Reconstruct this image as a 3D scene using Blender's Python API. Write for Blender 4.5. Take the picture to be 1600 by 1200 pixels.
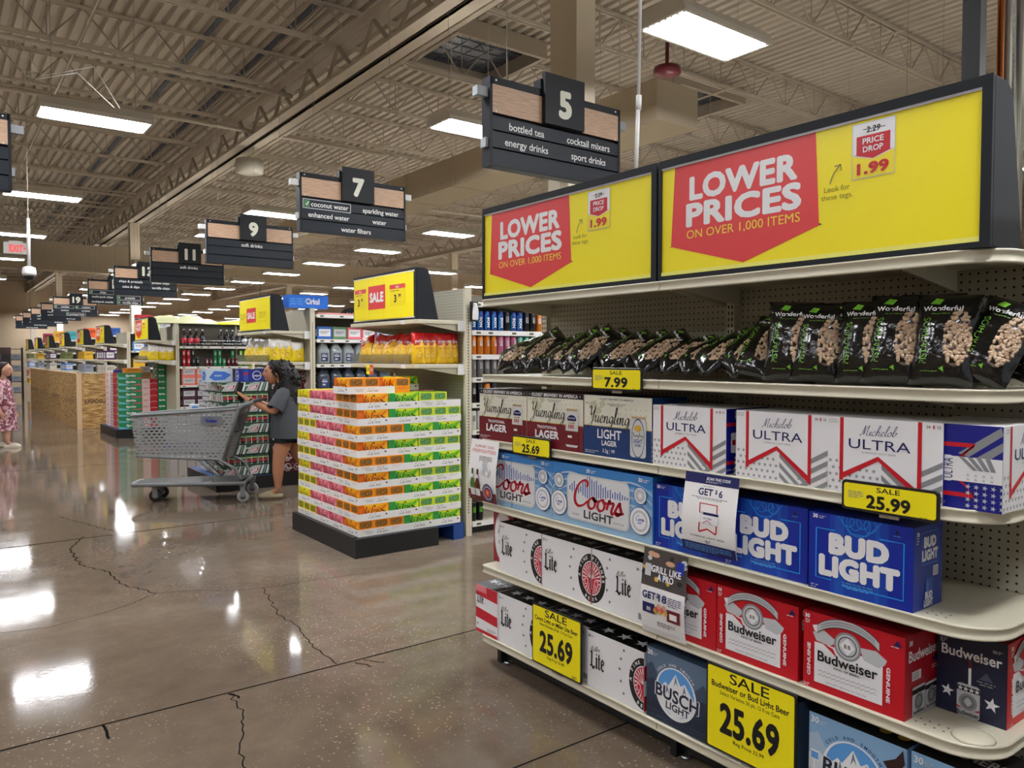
import bpy, bmesh, math, random
from mathutils import Vector, Matrix
random.seed(7)
PI = math.pi
scene = bpy.context.scene
COL = scene.collection
for o in list(bpy.data.objects):
    bpy.data.objects.remove(o)

# ---------------------------------------------------------------- camera, world, exposure
cam_data = bpy.data.cameras.new('camera')
cam_data.sensor_width = 36.0
cam_data.lens = 36.0 * 1203.0 / 1600.0
cam_data.clip_start = 0.05
cam_data.clip_end = 200
cam = bpy.data.objects.new('camera', cam_data)
COL.objects.link(cam)
cam.location = (0, 0, 1.55)
cam.rotation_euler = (math.radians(88.0), 0, math.radians(-36.95))
scene.camera = cam

world = bpy.data.worlds.new('added_ambient_fill')  # soft ambient fill, added and let in where the south side is open
scene.world = world
world.use_nodes = True
bg = world.node_tree.nodes['Background']
bg.inputs['Color'].default_value = (0.92, 0.96, 1.0, 1)
bg.inputs['Strength'].default_value = 0.45

scene.view_settings.view_transform = 'Standard'
scene.view_settings.look = 'None'
scene.view_settings.gamma = 1.0
scene.view_settings.use_curve_mapping = False
scene.view_settings.exposure = 0.14
LAMP = 60.0                                   # strength of the ceiling light panels
try:
    scene.cycles.use_light_tree = True
    scene.cycles.max_bounces = 7
    scene.cycles.diffuse_bounces = 4
    scene.cycles.glossy_bounces = 3
    scene.cycles.transmission_bounces = 4
    scene.cycles.transparent_max_bounces = 8
    scene.cycles.sample_clamp_indirect = 6.0
    scene.cycles.caustics_reflective = False
    scene.cycles.caustics_refractive = False
except Exception:
    pass

ORD = 'first second third fourth fifth sixth seventh eighth ninth tenth eleventh twelfth thirteenth fourteenth fifteenth sixteenth seventeenth eighteenth nineteenth twentieth'.split()

# ---------------------------------------------------------------- materials
def lin(c):
    c = c / 255.0
    return c / 12.92 if c <= 0.04045 else ((c + 0.055) / 1.055) ** 2.4
def rgb(r, g, b): return (lin(r), lin(g), lin(b), 1.0)
MATS = {}
def mat(name, col, rough=0.5, metal=0.0, coat=0.0, emit=0.0, noise=0.0, nscale=8.0, bump=0.0, trans=0.0, spec=0.5):
    """A principled material; noise mottles its colour a little, bump roughens it."""
    if name in MATS: return MATS[name]
    m = bpy.data.materials.new(name)
    m.use_nodes = True
    nt = m.node_tree
    b = nt.nodes['Principled BSDF']
    c = rgb(*col)
    b.inputs['Base Color'].default_value = c
    b.inputs['Roughness'].default_value = rough
    b.inputs['Metallic'].default_value = metal
    b.inputs['Specular IOR Level'].default_value = spec
    if coat: b.inputs['Coat Weight'].default_value = coat
    if trans:
        b.inputs['Transmission Weight'].default_value = trans
    if emit:
        b.inputs['Emission Color'].default_value = c
        b.inputs['Emission Strength'].default_value = emit
    if noise or bump:
        tc = nt.nodes.new('ShaderNodeTexCoord')
        n = nt.nodes.new('ShaderNodeTexNoise')
        n.inputs['Scale'].default_value = nscale
        n.inputs['Detail'].default_value = 4
        nt.links.new(tc.outputs['Object'], n.inputs['Vector'])
        if noise:
            r = nt.nodes.new('ShaderNodeMapRange')
            r.inputs['To Min'].default_value = 1 - noise
            r.inputs['To Max'].default_value = 1 + noise
            nt.links.new(n.outputs['Fac'], r.inputs['Value'])
            mx = nt.nodes.new('ShaderNodeMix'); mx.data_type = 'RGBA'; mx.blend_type = 'MULTIPLY'
            mx.inputs['Factor'].default_value = 1
            mx.inputs['A'].default_value = c
            nt.links.new(r.outputs['Result'], mx.inputs['B'])
            nt.links.new(mx.outputs['Result'], b.inputs['Base Color'])
        if bump:
            bp = nt.nodes.new('ShaderNodeBump')
            bp.inputs['Strength'].default_value = bump
            bp.inputs['Distance'].default_value = 0.01
            nt.links.new(n.outputs['Fac'], bp.inputs['Height'])
            nt.links.new(bp.outputs['Normal'], b.inputs['Normal'])
    MATS[name] = m
    return m

def ink(name, *col):                            # printed colour: semi-gloss carton ink
    return mat('ink_' + name, col, 0.38)
WHITE = ink('white', 236, 236, 238); BLACK = ink('black', 18, 18, 20); RED = ink('red', 200, 22, 40)
NAVY = ink('navy', 20, 28, 92); GREY = ink('grey', 140, 142, 146); YEL = ink('yellow', 250, 234, 20)
CREAM = ink('cream', 226, 224, 206); MAROON = ink('maroon', 112, 22, 34); GREEN = ink('green', 30, 140, 84)
LGREY = ink('pale_grey', 196, 198, 202); DGREY = ink('dark_grey', 62, 64, 68); SKY = ink('sky', 92, 160, 226)
BLUE = ink('blue', 12, 44, 160); CYAN = ink('cyan', 30, 150, 236); LIME = ink('lime', 140, 200, 40); GOLD = ink('gold', 214, 170, 60)
ORANGE = ink('orange', 250, 150, 20); PINK = ink('pink', 240, 128, 148); WARMRED = ink('warm_red', 226, 72, 74)

STEEL_CREAM = mat('painted_shelf_steel', (206, 200, 178), 0.32, noise=0.05, nscale=3)
BLACKPL = mat('black_plastic', (22, 23, 25), 0.35, noise=0.1)
SIGNFRAME = mat('charcoal_sign_frame', (34, 37, 42), 0.55, noise=0.12, nscale=14, spec=.22)
CHROME = mat('zinc_metal', (190, 192, 194), 0.25, metal=1.0)
WHITEPL = mat('white_plastic', (228, 228, 226), 0.4)
CARD = mat('white_tray_card', (232, 231, 228), 0.6, noise=0.03)
DARKGAP = mat('dark_interior', (16, 16, 17), 0.8)

def pegboard(name='pegboard_steel', col=(178, 174, 156)):
    """Painted steel back panel with punched round holes on a 1-inch grid."""
    if name in MATS: return MATS[name]
    m = bpy.data.materials.new(name); m.use_nodes = True
    nt = m.node_tree; b = nt.nodes['Principled BSDF']
    b.inputs['Roughness'].default_value = 0.45
    tc = nt.nodes.new('ShaderNodeTexCoord')
    sep = nt.nodes.new('ShaderNodeSeparateXYZ')
    nt.links.new(tc.outputs['Object'], sep.inputs[0])
    def math_(op, a, bb=None):
        n = nt.nodes.new('ShaderNodeMath'); n.operation = op
        for i, v in enumerate((a, bb)):
            if v is None: continue
            if isinstance(v, (int, float)): n.inputs[i].default_value = v
            else: nt.links.new(v, n.inputs[i])
        return n.outputs[0]
    def cell(s):
        f = math_('FRACT', math_('DIVIDE', s, 0.0254))
        return math_('SUBTRACT', f, 0.5)
    u = math_('ADD', sep.outputs['X'], sep.outputs['Y'])
    a, c = cell(u), cell(sep.outputs['Z'])
    d = math_('SQRT', math_('ADD', math_('MULTIPLY', a, a), math_('MULTIPLY', c, c)))
    hole = math_('LESS_THAN', d, 0.15)
    mx = nt.nodes.new('ShaderNodeMix'); mx.data_type = 'RGBA'
    mx.inputs['A'].default_value = rgb(*col); mx.inputs['B'].default_value = (0.006, 0.006, 0.006, 1)
    nt.links.new(hole, mx.inputs['Factor'])
    nt.links.new(mx.outputs['Result'], b.inputs['Base Color'])
    MATS[name] = m
    return m
PEG = pegboard()

# ---------------------------------------------------------------- mesh helpers
class MB:
    """Collects solid shapes into one bmesh; build() links them as ONE mesh object."""
    def __init__(s): s.bm = bmesh.new(); s.mats = []
    def mi(s, m):
        if m not in s.mats: s.mats.append(m)
        return s.mats.index(m)
    def box(s, x0, y0, z0, x1, y1, z1, m):
        k = s.mi(m)
        v = [s.bm.verts.new(p) for p in ((x0,y0,z0),(x1,y0,z0),(x1,y1,z0),(x0,y1,z0),(x0,y0,z1),(x1,y0,z1),(x1,y1,z1),(x0,y1,z1))]
        for f in ((3,2,1,0),(4,5,6,7),(0,1,5,4),(1,2,6,5),(2,3,7,6),(3,0,4,7)):
            s.bm.faces.new([v[i] for i in f]).material_index = k
        return s
    def prism(s, pts, y0, y1, m, axis='y'):
        """Extrudes a 2-D outline (counter-clockwise) along an axis."""
        k = s.mi(m)
        def P(p, t):
            return {'y': (p[0], t, p[1]), 'x': (t, p[0], p[1]), 'z': (p[0], p[1], t)}[axis]
        a = [s.bm.verts.new(P(p, y0)) for p in pts]; b = [s.bm.verts.new(P(p, y1)) for p in pts]
        n = len(pts); fs = []
        fs.append(s.bm.faces.new(a)); fs.append(s.bm.faces.new(b[::-1]))
        for i in range(n):
            fs.append(s.bm.faces.new((a[i], b[i], b[(i+1) % n], a[(i+1) % n])))
        for f in fs: f.material_index = k
        bmesh.ops.recalc_face_normals(s.bm, faces=fs)
        return s
    def tube(s, pts, r, m, n=8, closed=False, caps=True):
        k = s.mi(m); pts = [Vector(p) for p in pts]; rings = []
        rr = r if isinstance(r, (list, tuple)) else [r] * len(pts)
        for i, p in enumerate(pts):
            if closed: d = (pts[(i+1) % len(pts)] - pts[i-1])
            else: d = (pts[min(i+1, len(pts)-1)] - pts[max(i-1, 0)])
            d = d.normalized() if d.length > 1e-9 else Vector((0,0,1))
            a = d.cross(Vector((0,0,1)))
            if a.length < 1e-3: a = d.cross(Vector((1,0,0)))
            a.normalize(); b = d.cross(a)
            rings.append([s.bm.verts.new(p + (a*math.cos(2*PI*j/n) + b*math.sin(2*PI*j/n))*rr[i]) for j in range(n)])
        R = len(rings); fs = []
        for i in range(R if closed else R-1):
            q, w = rings[i], rings[(i+1) % R]
            for j in range(n): fs.append(s.bm.faces.new((q[j], q[(j+1)%n], w[(j+1)%n], w[j])))
        if caps and not closed:
            fs.append(s.bm.faces.new(rings[0])); fs.append(s.bm.faces.new(rings[-1]))
        for f in fs: f.material_index = k; f.smooth = n > 6
        bmesh.ops.recalc_face_normals(s.bm, faces=fs)
        return s
    def lathe(s, prof, m, n=16, c=(0,0,0), axis='z'):
        k = s.mi(m); rings = []
        for r, z in prof:
            ring = []
            for j in range(n):
                a = 2*PI*j/n; x, y = r*math.cos(a), r*math.sin(a)
                p = {'z': (x, y, z), 'y': (x, z, y), 'x': (z, x, y)}[axis]
                ring.append(s.bm.verts.new((p[0]+c[0], p[1]+c[1], p[2]+c[2])))
            rings.append(ring)
        fs = []
        for q, w in zip(rings, rings[1:]):
            for j in range(n): fs.append(s.bm.faces.new((q[j], q[(j+1)%n], w[(j+1)%n], w[j])))
        fs.append(s.bm.faces.new(rings[0])); fs.append(s.bm.faces.new(rings[-1]))
        for f in fs[:-2]: f.smooth = True
        for f in fs: f.material_index = k
        bmesh.ops.recalc_face_normals(s.bm, faces=fs)
        return s
    def loft(s, rings, m, caps=True, smooth=True, closed=True):
        k = s.mi(m); vr = [[s.bm.verts.new(p) for p in r] for r in rings]; fs = []
        n = len(vr[0])
        for q, w in zip(vr, vr[1:]):
            for j in range(n if closed else n-1): fs.append(s.bm.faces.new((q[j], q[(j+1)%n], w[(j+1)%n], w[j])))
        if caps and closed: fs.append(s.bm.faces.new(vr[0])); fs.append(s.bm.faces.new(vr[-1]))
        for f in fs: f.material_index = k; f.smooth = smooth
        bmesh.ops.recalc_face_normals(s.bm, faces=fs)
        return s
    def bevel(s, w, seg=2, ang=30):
        es = [e for e in s.bm.edges if len(e.link_faces) == 2 and e.calc_face_angle(0) > math.radians(ang)]
        bmesh.ops.bevel(s.bm, geom=es, offset=w, segments=seg, profile=0.5, affect='EDGES')
        return s
    def build(s, name, parent=None, loc=(0,0,0), rz=0):
        me = bpy.data.meshes.new(name); s.bm.to_mesh(me); s.bm.free()
        for m in s.mats: me.materials.append(m)
        return link(name, me, parent, loc, rz)

def link(name, data, parent=None, loc=(0,0,0), rz=0):
    o = bpy.data.objects.new(name, data); COL.objects.link(o)
    o.location = loc; o.rotation_euler = (0, 0, rz)
    if parent: o.parent = parent
    return o
def tag(o, label, cat, group=None, kind=None):
    o['label'] = label; o['category'] = cat
    if group: o['group'] = group
    if kind: o['kind'] = kind
    return o
def thing(name, label, cat, loc=(0,0,0), rz=0, group=None):
    o = link(name, None, None, loc, rz)
    o.empty_display_size = 0.05
    return tag(o, label, cat, group)
def struct(o): o['kind'] = 'structure'; return o
KIDS = {}
def dup(root, loc, rz=0, label=None, group=None, rot=None, scale=None):
    """A copy of a thing with copies of its parts and their sub-parts, sharing mesh data."""
    r = root.copy(); COL.objects.link(r); r.location = loc; r.rotation_euler = rot or (0, 0, rz)
    if scale: r.scale = scale
    if label: r['label'] = label
    if group: r['group'] = group
    if root not in KIDS: KIDS[root] = [(c, list(c.children)) for c in root.children]
    for ch, sub in KIDS[root]:
        c = ch.copy(); COL.objects.link(c); c.parent = r
        for g in sub:
            d = g.copy(); COL.objects.link(d); d.parent = c
    return r
class Maker:
    """First call builds the thing, later calls copy it."""
    def __init__(s, fn): s.fn = fn; s.root = None
    def __call__(s, loc, rz=0, label=None, group=None, rot=None, scale=None):
        if s.root is None:
            s.root = s.fn(); r = s.root
            KIDS[r] = [(c, list(c.children)) for c in r.children]
            r.location = loc; r.rotation_euler = rot or (0, 0, rz)
            if scale: r.scale = scale
            if label: r['label'] = label
            if group: r['group'] = group
            return r
        return dup(s.root, loc, rz, label, group, rot, scale)

# ---------------------------------------------------------------- printing: flat lettering and artwork
_txt = {}
def text_mesh(body, bold, shear):
    """Outline of a word; heavy weights are unions of slightly shifted copies."""
    key = (body, bold, shear)
    if key not in _txt:
        c = bpy.data.curves.new('t', 'FONT'); c.body = body; c.offset = bold if bold < .03 else 0; c.shear = shear; c.resolution_u = 3
        if bold > 0.02: c.space_character = 1 + bold * 1.2
        o = bpy.data.objects.new('t', c)
        me = o.to_mesh()
        vs = [(v.co.x, v.co.y) for v in me.vertices]; fs = [tuple(p.vertices) for p in me.polygons]
        o.to_mesh_clear(); bpy.data.objects.remove(o); bpy.data.curves.remove(c)
        _txt[key] = (vs, fs)
    return _txt[key]

def crom(pts, n=5):
    """Catmull-Rom curve through points."""
    out = []
    P = [pts[0]] + list(pts) + [pts[-1]]
    for i in range(1, len(P)-2):
        p0, p1, p2, p3 = P[i-1], P[i], P[i+1], P[i+2]
        for k in range(n):
            t = k / n
            out.append(tuple(0.5*((2*p1[d]) + (-p0[d]+p2[d])*t + (2*p0[d]-5*p1[d]+4*p2[d]-p3[d])*t*t + (-p0[d]+3*p1[d]-3*p2[d]+p3[d])*t**3) for d in (0,1)))
    out.append(pts[-1])
    return out

# cursive capitals and letters as pen strokes (em units, x-height 0.42); (advance, [strokes])
SCRIPT = {
 'a': (.40, [[(.34,.36),(.2,.43),(.07,.28),(.06,.1),(.17,.01),(.29,.16),(.35,.4),(.31,.1),(.36,.01),(.44,.08)]]),
 'b': (.38, [[(.03,.08),(.2,.7),(.2,.98),(.11,.9),(.08,.3),(.12,.03),(.25,.04),(.33,.22),(.28,.36),(.4,.34)]]),
 'c': (.34, [[(.28,.33),(.2,.43),(.08,.32),(.06,.1),(.16,.0),(.3,.07),(.38,.12)]]),
 'e': (.33, [[(.03,.12),(.2,.22),(.26,.34),(.18,.43),(.08,.3),(.06,.1),(.16,.0),(.28,.05),(.36,.12)]]),
 'g': (.40, [[(.33,.36),(.2,.43),(.07,.28),(.07,.1),(.18,.03),(.29,.18),(.35,.4),(.3,-.1),(.22,-.38),(.08,-.36),(.12,-.2),(.44,.1)]]),
 'h': (.42, [[(.03,.08),(.2,.7),(.2,.98),(.11,.9),(.07,.0),(.12,.28),(.24,.42),(.3,.32),(.28,.06),(.35,.0),(.45,.1)]]),
 'i': (.22, [[(.03,.12),(.13,.42),(.09,.08),(.14,.0),(.25,.1)], [(.16,.6),(.17,.64)]]),
 'l': (.24, [[(.03,.1),(.2,.7),(.2,.98),(.12,.9),(.08,.2),(.13,.0),(.27,.1)]]),
 'n': (.44, [[(.03,.3),(.1,.42),(.07,.0),(.13,.28),(.26,.42),(.31,.3),(.29,.06),(.36,.0),(.47,.1)]]),
 'o': (.38, [[(.22,.43),(.08,.32),(.06,.1),(.17,.0),(.3,.1),(.31,.3),(.22,.43),(.28,.33),(.42,.33)]]),
 'p': (.42, [[(.03,.3),(.11,.42),(.06,-.38),(.1,.2),(.22,.42),(.34,.3),(.32,.08),(.2,.0),(.12,.1)]]),
 'r': (.32, [[(.03,.1),(.1,.46),(.14,.36),(.27,.38),(.22,.1),(.27,.0),(.36,.1)]]),
 's': (.32, [[(.02,.08),(.16,.44),(.2,.32),(.26,.12),(.16,.0),(.05,.06),(.2,.06),(.36,.12)]]),
 't': (.26, [[(.16,.75),(.09,.1),(.14,.0),(.28,.1)], [(.02,.46),(.26,.5)]]),
 'u': (.44, [[(.03,.32),(.1,.42),(.07,.1),(.15,.0),(.28,.14),(.34,.42),(.3,.08),(.37,.0),(.47,.1)]]),
 'x': (.40, [[(.04,.36),(.1,.42),(.18,.2),(.28,.0),(.4,.1)], [(.38,.46),(.2,.2),(.02,-.04)]]),
 'k': (.40, [[(.05,.0),(.14,.98)], [(.34,.44),(.1,.2),(.24,.1),(.36,.0),(.44,.08)]]),
 'd': (.42, [[(.34,.36),(.2,.43),(.07,.28),(.06,.1),(.17,.01),(.29,.16),(.42,.98),(.31,.1),(.37,.01),(.45,.08)]]),
 'y': (.42, [[(.04,.34),(.11,.42),(.09,.12),(.18,.03),(.3,.2),(.36,.42),(.3,-.1),(.2,-.38),(.08,-.32),(.2,-.1),(.46,.1)]]),
 'w': (.55, [[(.03,.34),(.1,.42),(.08,.1),(.16,.0),(.26,.14),(.3,.4),(.28,.1),(.35,.0),(.46,.2),(.46,.42),(.58,.38)]]),
 'f': (.28, [[(.03,.1),(.22,.7),(.22,.98),(.14,.9),(.08,-.36),(.16,-.2),(.16,.06),(.3,.12)]]),
 ' ': (.25, []),
 'Y': (.56, [[(.02,.8),(.12,.96),(.2,.8),(.2,.5),(.3,.42),(.44,.6),(.56,1.0),(.46,.4),(.32,-.2),(.14,-.4),(.08,-.28),(.22,-.1),(.52,.12)]]),
 'M': (.80, [[(.02,.1),(.1,.0),(.2,.3),(.3,.98),(.34,.1),(.42,.5),(.62,1.0),(.6,.3),(.64,.02),(.82,.12)]]),
 'C': (.58, [[(.5,.76),(.52,.92),(.4,1.0),(.2,.86),(.06,.5),(.08,.16),(.24,.0),(.44,.08),(.6,.26)]]),
 'L': (.56, [[(.1,.72),(.2,.9),(.36,1.0),(.38,.84),(.24,.5),(.18,.16),(.06,.0),(.02,.1),(.18,.1),(.4,.0),(.58,.12)]]),
 'D': (.66, [[(.16,.9),(.14,.1),(.04,.06),(.3,.0),(.56,.24),(.6,.62),(.4,.94),(.1,.96),(.02,.8)]]),
 'P': (.56, [[(.2,.92),(.12,.0)], [(.02,.74),(.14,.94),(.38,1.0),(.56,.82),(.46,.56),(.2,.46)]]),
 'S': (.50, [[(.46,.82),(.36,1.0),(.18,.9),(.2,.62),(.38,.4),(.36,.1),(.18,.0),(.02,.14),(.14,.22)]]),
 'K': (.60, [[(.18,1.0),(.1,.0)], [(.54,.98),(.18,.5),(.34,.2),(.5,.0),(.62,.1)]]),
 'W': (.80, [[(.02,.8),(.12,.98),(.16,.4),(.22,.0),(.4,.5),(.44,.8),(.46,.3),(.52,.0),(.72,.5),(.78,1.0)]]),
 'B': (.60, [[(.18,.94),(.12,.0)], [(.04,.8),(.2,1.0),(.44,.94),(.42,.62),(.22,.52),(.5,.44),(.52,.1),(.26,.0),(.06,.1)]]),
}

class Pr:
    """Flat artwork on a face: u to the right, v up, drawn in layers a hair apart.
    frame = (origin, u-axis, v-axis, normal) in the parent's coordinates, or a function (u, v, lift) -> point."""
    EPS = 0.00022
    def __init__(s, o=(0,0,0), u=(1,0,0), v=(0,0,1), n=(0,-1,0), warp=None, base=0.0003):
        s.bm = bmesh.new(); s.mats = []; s.k = 0; s.base = base; s.warp = warp
        s.frame(o, u, v, n)
    def frame(s, o, u, v, n):
        s.o, s.u, s.v, s.n = Vector(o), Vector(u), Vector(v), Vector(n); s.k = 0
        return s
    def mi(s, m):
        if m not in s.mats: s.mats.append(m)
        return s.mats.index(m)
    def put(s, p):
        lift = s.base + s.EPS * s.k
        if s.warp: return s.warp(p[0], p[1], lift)
        return s.o + s.u*p[0] + s.v*p[1] + s.n*lift
    def faces(s, vs, fs, m):
        k = s.mi(m); s.k += 1
        v = [s.bm.verts.new(s.put(p)) for p in vs]
        for f in fs:
            try: s.bm.faces.new([v[i] for i in f]).material_index = k
            except ValueError: pass
        return s
    def poly(s, pts, m): return s.faces(pts, [tuple(range(len(pts)))], m)
    def rect(s, x0, z0, x1, z1, m):
        if s.warp and x1-x0 > .05: return s.grid(x0, z0, x1, z1, m, 8, 3)
        return s.poly([(x0,z0),(x1,z0),(x1,z1),(x0,z1)], m)
    def grid(s, x0, z0, x1, z1, m, nx, nz):
        vs = [(x0+(x1-x0)*i/nx, z0+(z1-z0)*j/nz) for j in range(nz+1) for i in range(nx+1)]
        w = nx+1
        return s.faces(vs, [(j*w+i, j*w+i+1, (j+1)*w+i+1, (j+1)*w+i) for j in range(nz) for i in range(nx)], m)
    def rrpts(s, x0, z0, x1, z1, r, n=4):
        out = []
        for cx, cz, a0 in ((x1-r,z0+r,-PI/2),(x1-r,z1-r,0),(x0+r,z1-r,PI/2),(x0+r,z0+r,PI)):
            for i in range(n+1):
                a = a0 + PI/2*i/n; out.append((cx+r*math.cos(a), cz+r*math.sin(a)))
        return out
    def rrect(s, x0, z0, x1, z1, r, m): return s.poly(s.rrpts(x0,z0,x1,z1,r), m)
    def outline(s, x0, z0, x1, z1, r, w, m):
        a = s.rrpts(x0,z0,x1,z1,r); b = s.rrpts(x0+w,z0+w,x1-w,z1-w,max(r-w,0.0005)); n = len(a)
        return s.faces(a+b, [(i, (i+1)%n, n+(i+1)%n, n+i) for i in range(n)], m)
    def disc(s, cx, cz, r, m, n=24, rz=None):
        rz = rz or r
        return s.poly([(cx+r*math.cos(2*PI*i/n), cz+rz*math.sin(2*PI*i/n)) for i in range(n)], m)
    def ring(s, cx, cz, r0, r1, m, n=28, sq=1.0, a0=0.0, a1=2*PI):
        vs = []
        for i in range(n+1):
            a = a0 + (a1-a0)*i/n
            vs += [(cx+r0*math.cos(a), cz+r0*sq*math.sin(a)), (cx+r1*math.cos(a), cz+r1*sq*math.sin(a))]
        return s.faces(vs, [(2*i, 2*i+1, 2*i+3, 2*i+2) for i in range(n)], m)
    def star(s, cx, cz, r, m, inner=0.4, rot=0.0):
        return s.poly([(cx+(r if i%2==0 else r*inner)*math.sin(PI*i/5+rot), cz+(r if i%2==0 else r*inner)*math.cos(PI*i/5+rot)) for i in range(10)], m)
    def line(s, pts, w, m, nib=None):
        """A pen stroke; nib=(angle, thin) makes it a broad-nib stroke."""
        L, R = [], []
        for i, p in enumerate(pts):
            a = pts[max(i-1,0)]; b = pts[min(i+1,len(pts)-1)]
            dx, dz = b[0]-a[0], b[1]-a[1]; d = math.hypot(dx,dz) or 1
            ww = w
            if nib: ww = w*(nib[1] + (1-nib[1])*abs(math.sin(math.atan2(dz,dx)-nib[0])))
            nx, nz = -dz/d*ww/2, dx/d*ww/2
            L.append((p[0]+nx,p[1]+nz)); R.append((p[0]-nx,p[1]-nz))
        n = len(pts)
        return s.faces(L+R, [(n+i, n+i+1, i+1, i) for i in range(n-1)], m)
    def text(s, body, x, z, h, m, w=None, al='C', bold=0.0, shear=0.0, rot=0.0, cap=True, maxw=None):
        """Lettering of height h (cap height) with its baseline-left/centre at (x, z); w squeezes it to a width."""
        vs, fs = text_mesh(body, bold, shear)
        if not vs: return s
        x0 = min(v[0] for v in vs); x1 = max(v[0] for v in vs)
        sc = h / 0.729; W = (x1-x0)*sc; sx = sc
        if w: sx = w/(x1-x0)
        elif maxw and W > maxw: sx = maxw/(x1-x0)
        W = (x1-x0)*sx
        ox = {'C': -W/2, 'L': 0, 'R': -W}[al]
        copies = [(0, 0)]
        if bold >= .03: copies += [(bold*1.1*math.cos(2*PI*i/8+.39), bold*1.1*math.sin(2*PI*i/8+.39)) for i in range(8)]
        c, sn = math.cos(rot), math.sin(rot)
        k0 = s.k
        for i, (dx, dz) in enumerate(copies):
            pts = []
            for vx, vz in vs:
                a, b = (vx+dx-x0)*sx+ox, (vz+dz)*sc
                pts.append((x+a*c-b*sn, z+a*sn+b*c))
            s.k = k0+.1*i; s.faces(pts, fs, m)
        s.k = k0+1
        return s
    def arc(s, body, cx, cz, r, h, m, a_mid=PI/2, bold=0.02, spread=None, inward=False, sq=1.0, wide=1.0):
        """Letters set one by one round an arc."""
        n = len(body); step = spread/(n-1) if spread and n > 1 else h*1.02*wide/r
        for i, ch in enumerate(body):
            if ch == ' ': continue
            off = (i-(n-1)/2)*step
            a = a_mid + off if inward else a_mid - off
            rot = a + PI/2 if inward else a - PI/2
            k = s.k
            s.text(ch, cx+r*math.cos(a), cz+r*sq*math.sin(a), h, m, bold=bold, rot=rot, w=None if wide == 1.0 else None)
            s.k = k
        s.k += 1
        return s
    def script(s, body, x, z, h, m, w=0.09, width=None, slant=0.25, al='L', rise=0.0, nib=(0.6, 0.25), rot=0.0):
        """Cursive lettering drawn with pen strokes; h is the capital's height."""
        tot = sum(SCRIPT[c][0] for c in body); sx = h
        if width: sx = width/tot
        ox = {'L': 0, 'C': -tot*sx/2, 'R': -tot*sx}[al]; px = 0
        c_, s_ = math.cos(rot), math.sin(rot)
        k = s.k
        for n_, ch in enumerate(body):
            adv, st = SCRIPT[ch]; s.k = k+.12*(n_ % 3)
            for q in st:
                pts = []
                for p in crom(q, 4):
                    a = ox+(px+p[0]+slant*p[1])*sx; b = p[1]*h+rise*(px+p[0])*sx
                    pts.append((x+a*c_-b*s_, z+a*s_+b*c_))
                s.line(pts, w*h, m, nib); s.k = k+.12*(n_ % 3)+.05
            px += adv
        s.k = k+1
        return s
    def fine(s, x, z, w, h, rows, m, al='L'):
        """Lines of print too small to read in the photograph."""
        r = random.Random(int(x*1e4)+rows)
        for i in range(rows):
            zz = z - h*i; ww = w*(1 if i < rows-1 else 0.7); px = x - (ww/2 if al == 'C' else 0); e = px+ww
            k = s.k
            while px < e:
                l = min(h*(0.8+2.2*r.random()), e-px)
                s.rect(px, zz, px+l, zz+h*0.42, m); s.k = k; px += l+h*0.5
        s.k += 1
        return s
    def build(s, name, parent):
        me = bpy.data.meshes.new(name); s.bm.to_mesh(me); s.bm.free()
        for m in s.mats: me.materials.append(m)
        return link(name, me, parent)
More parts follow.
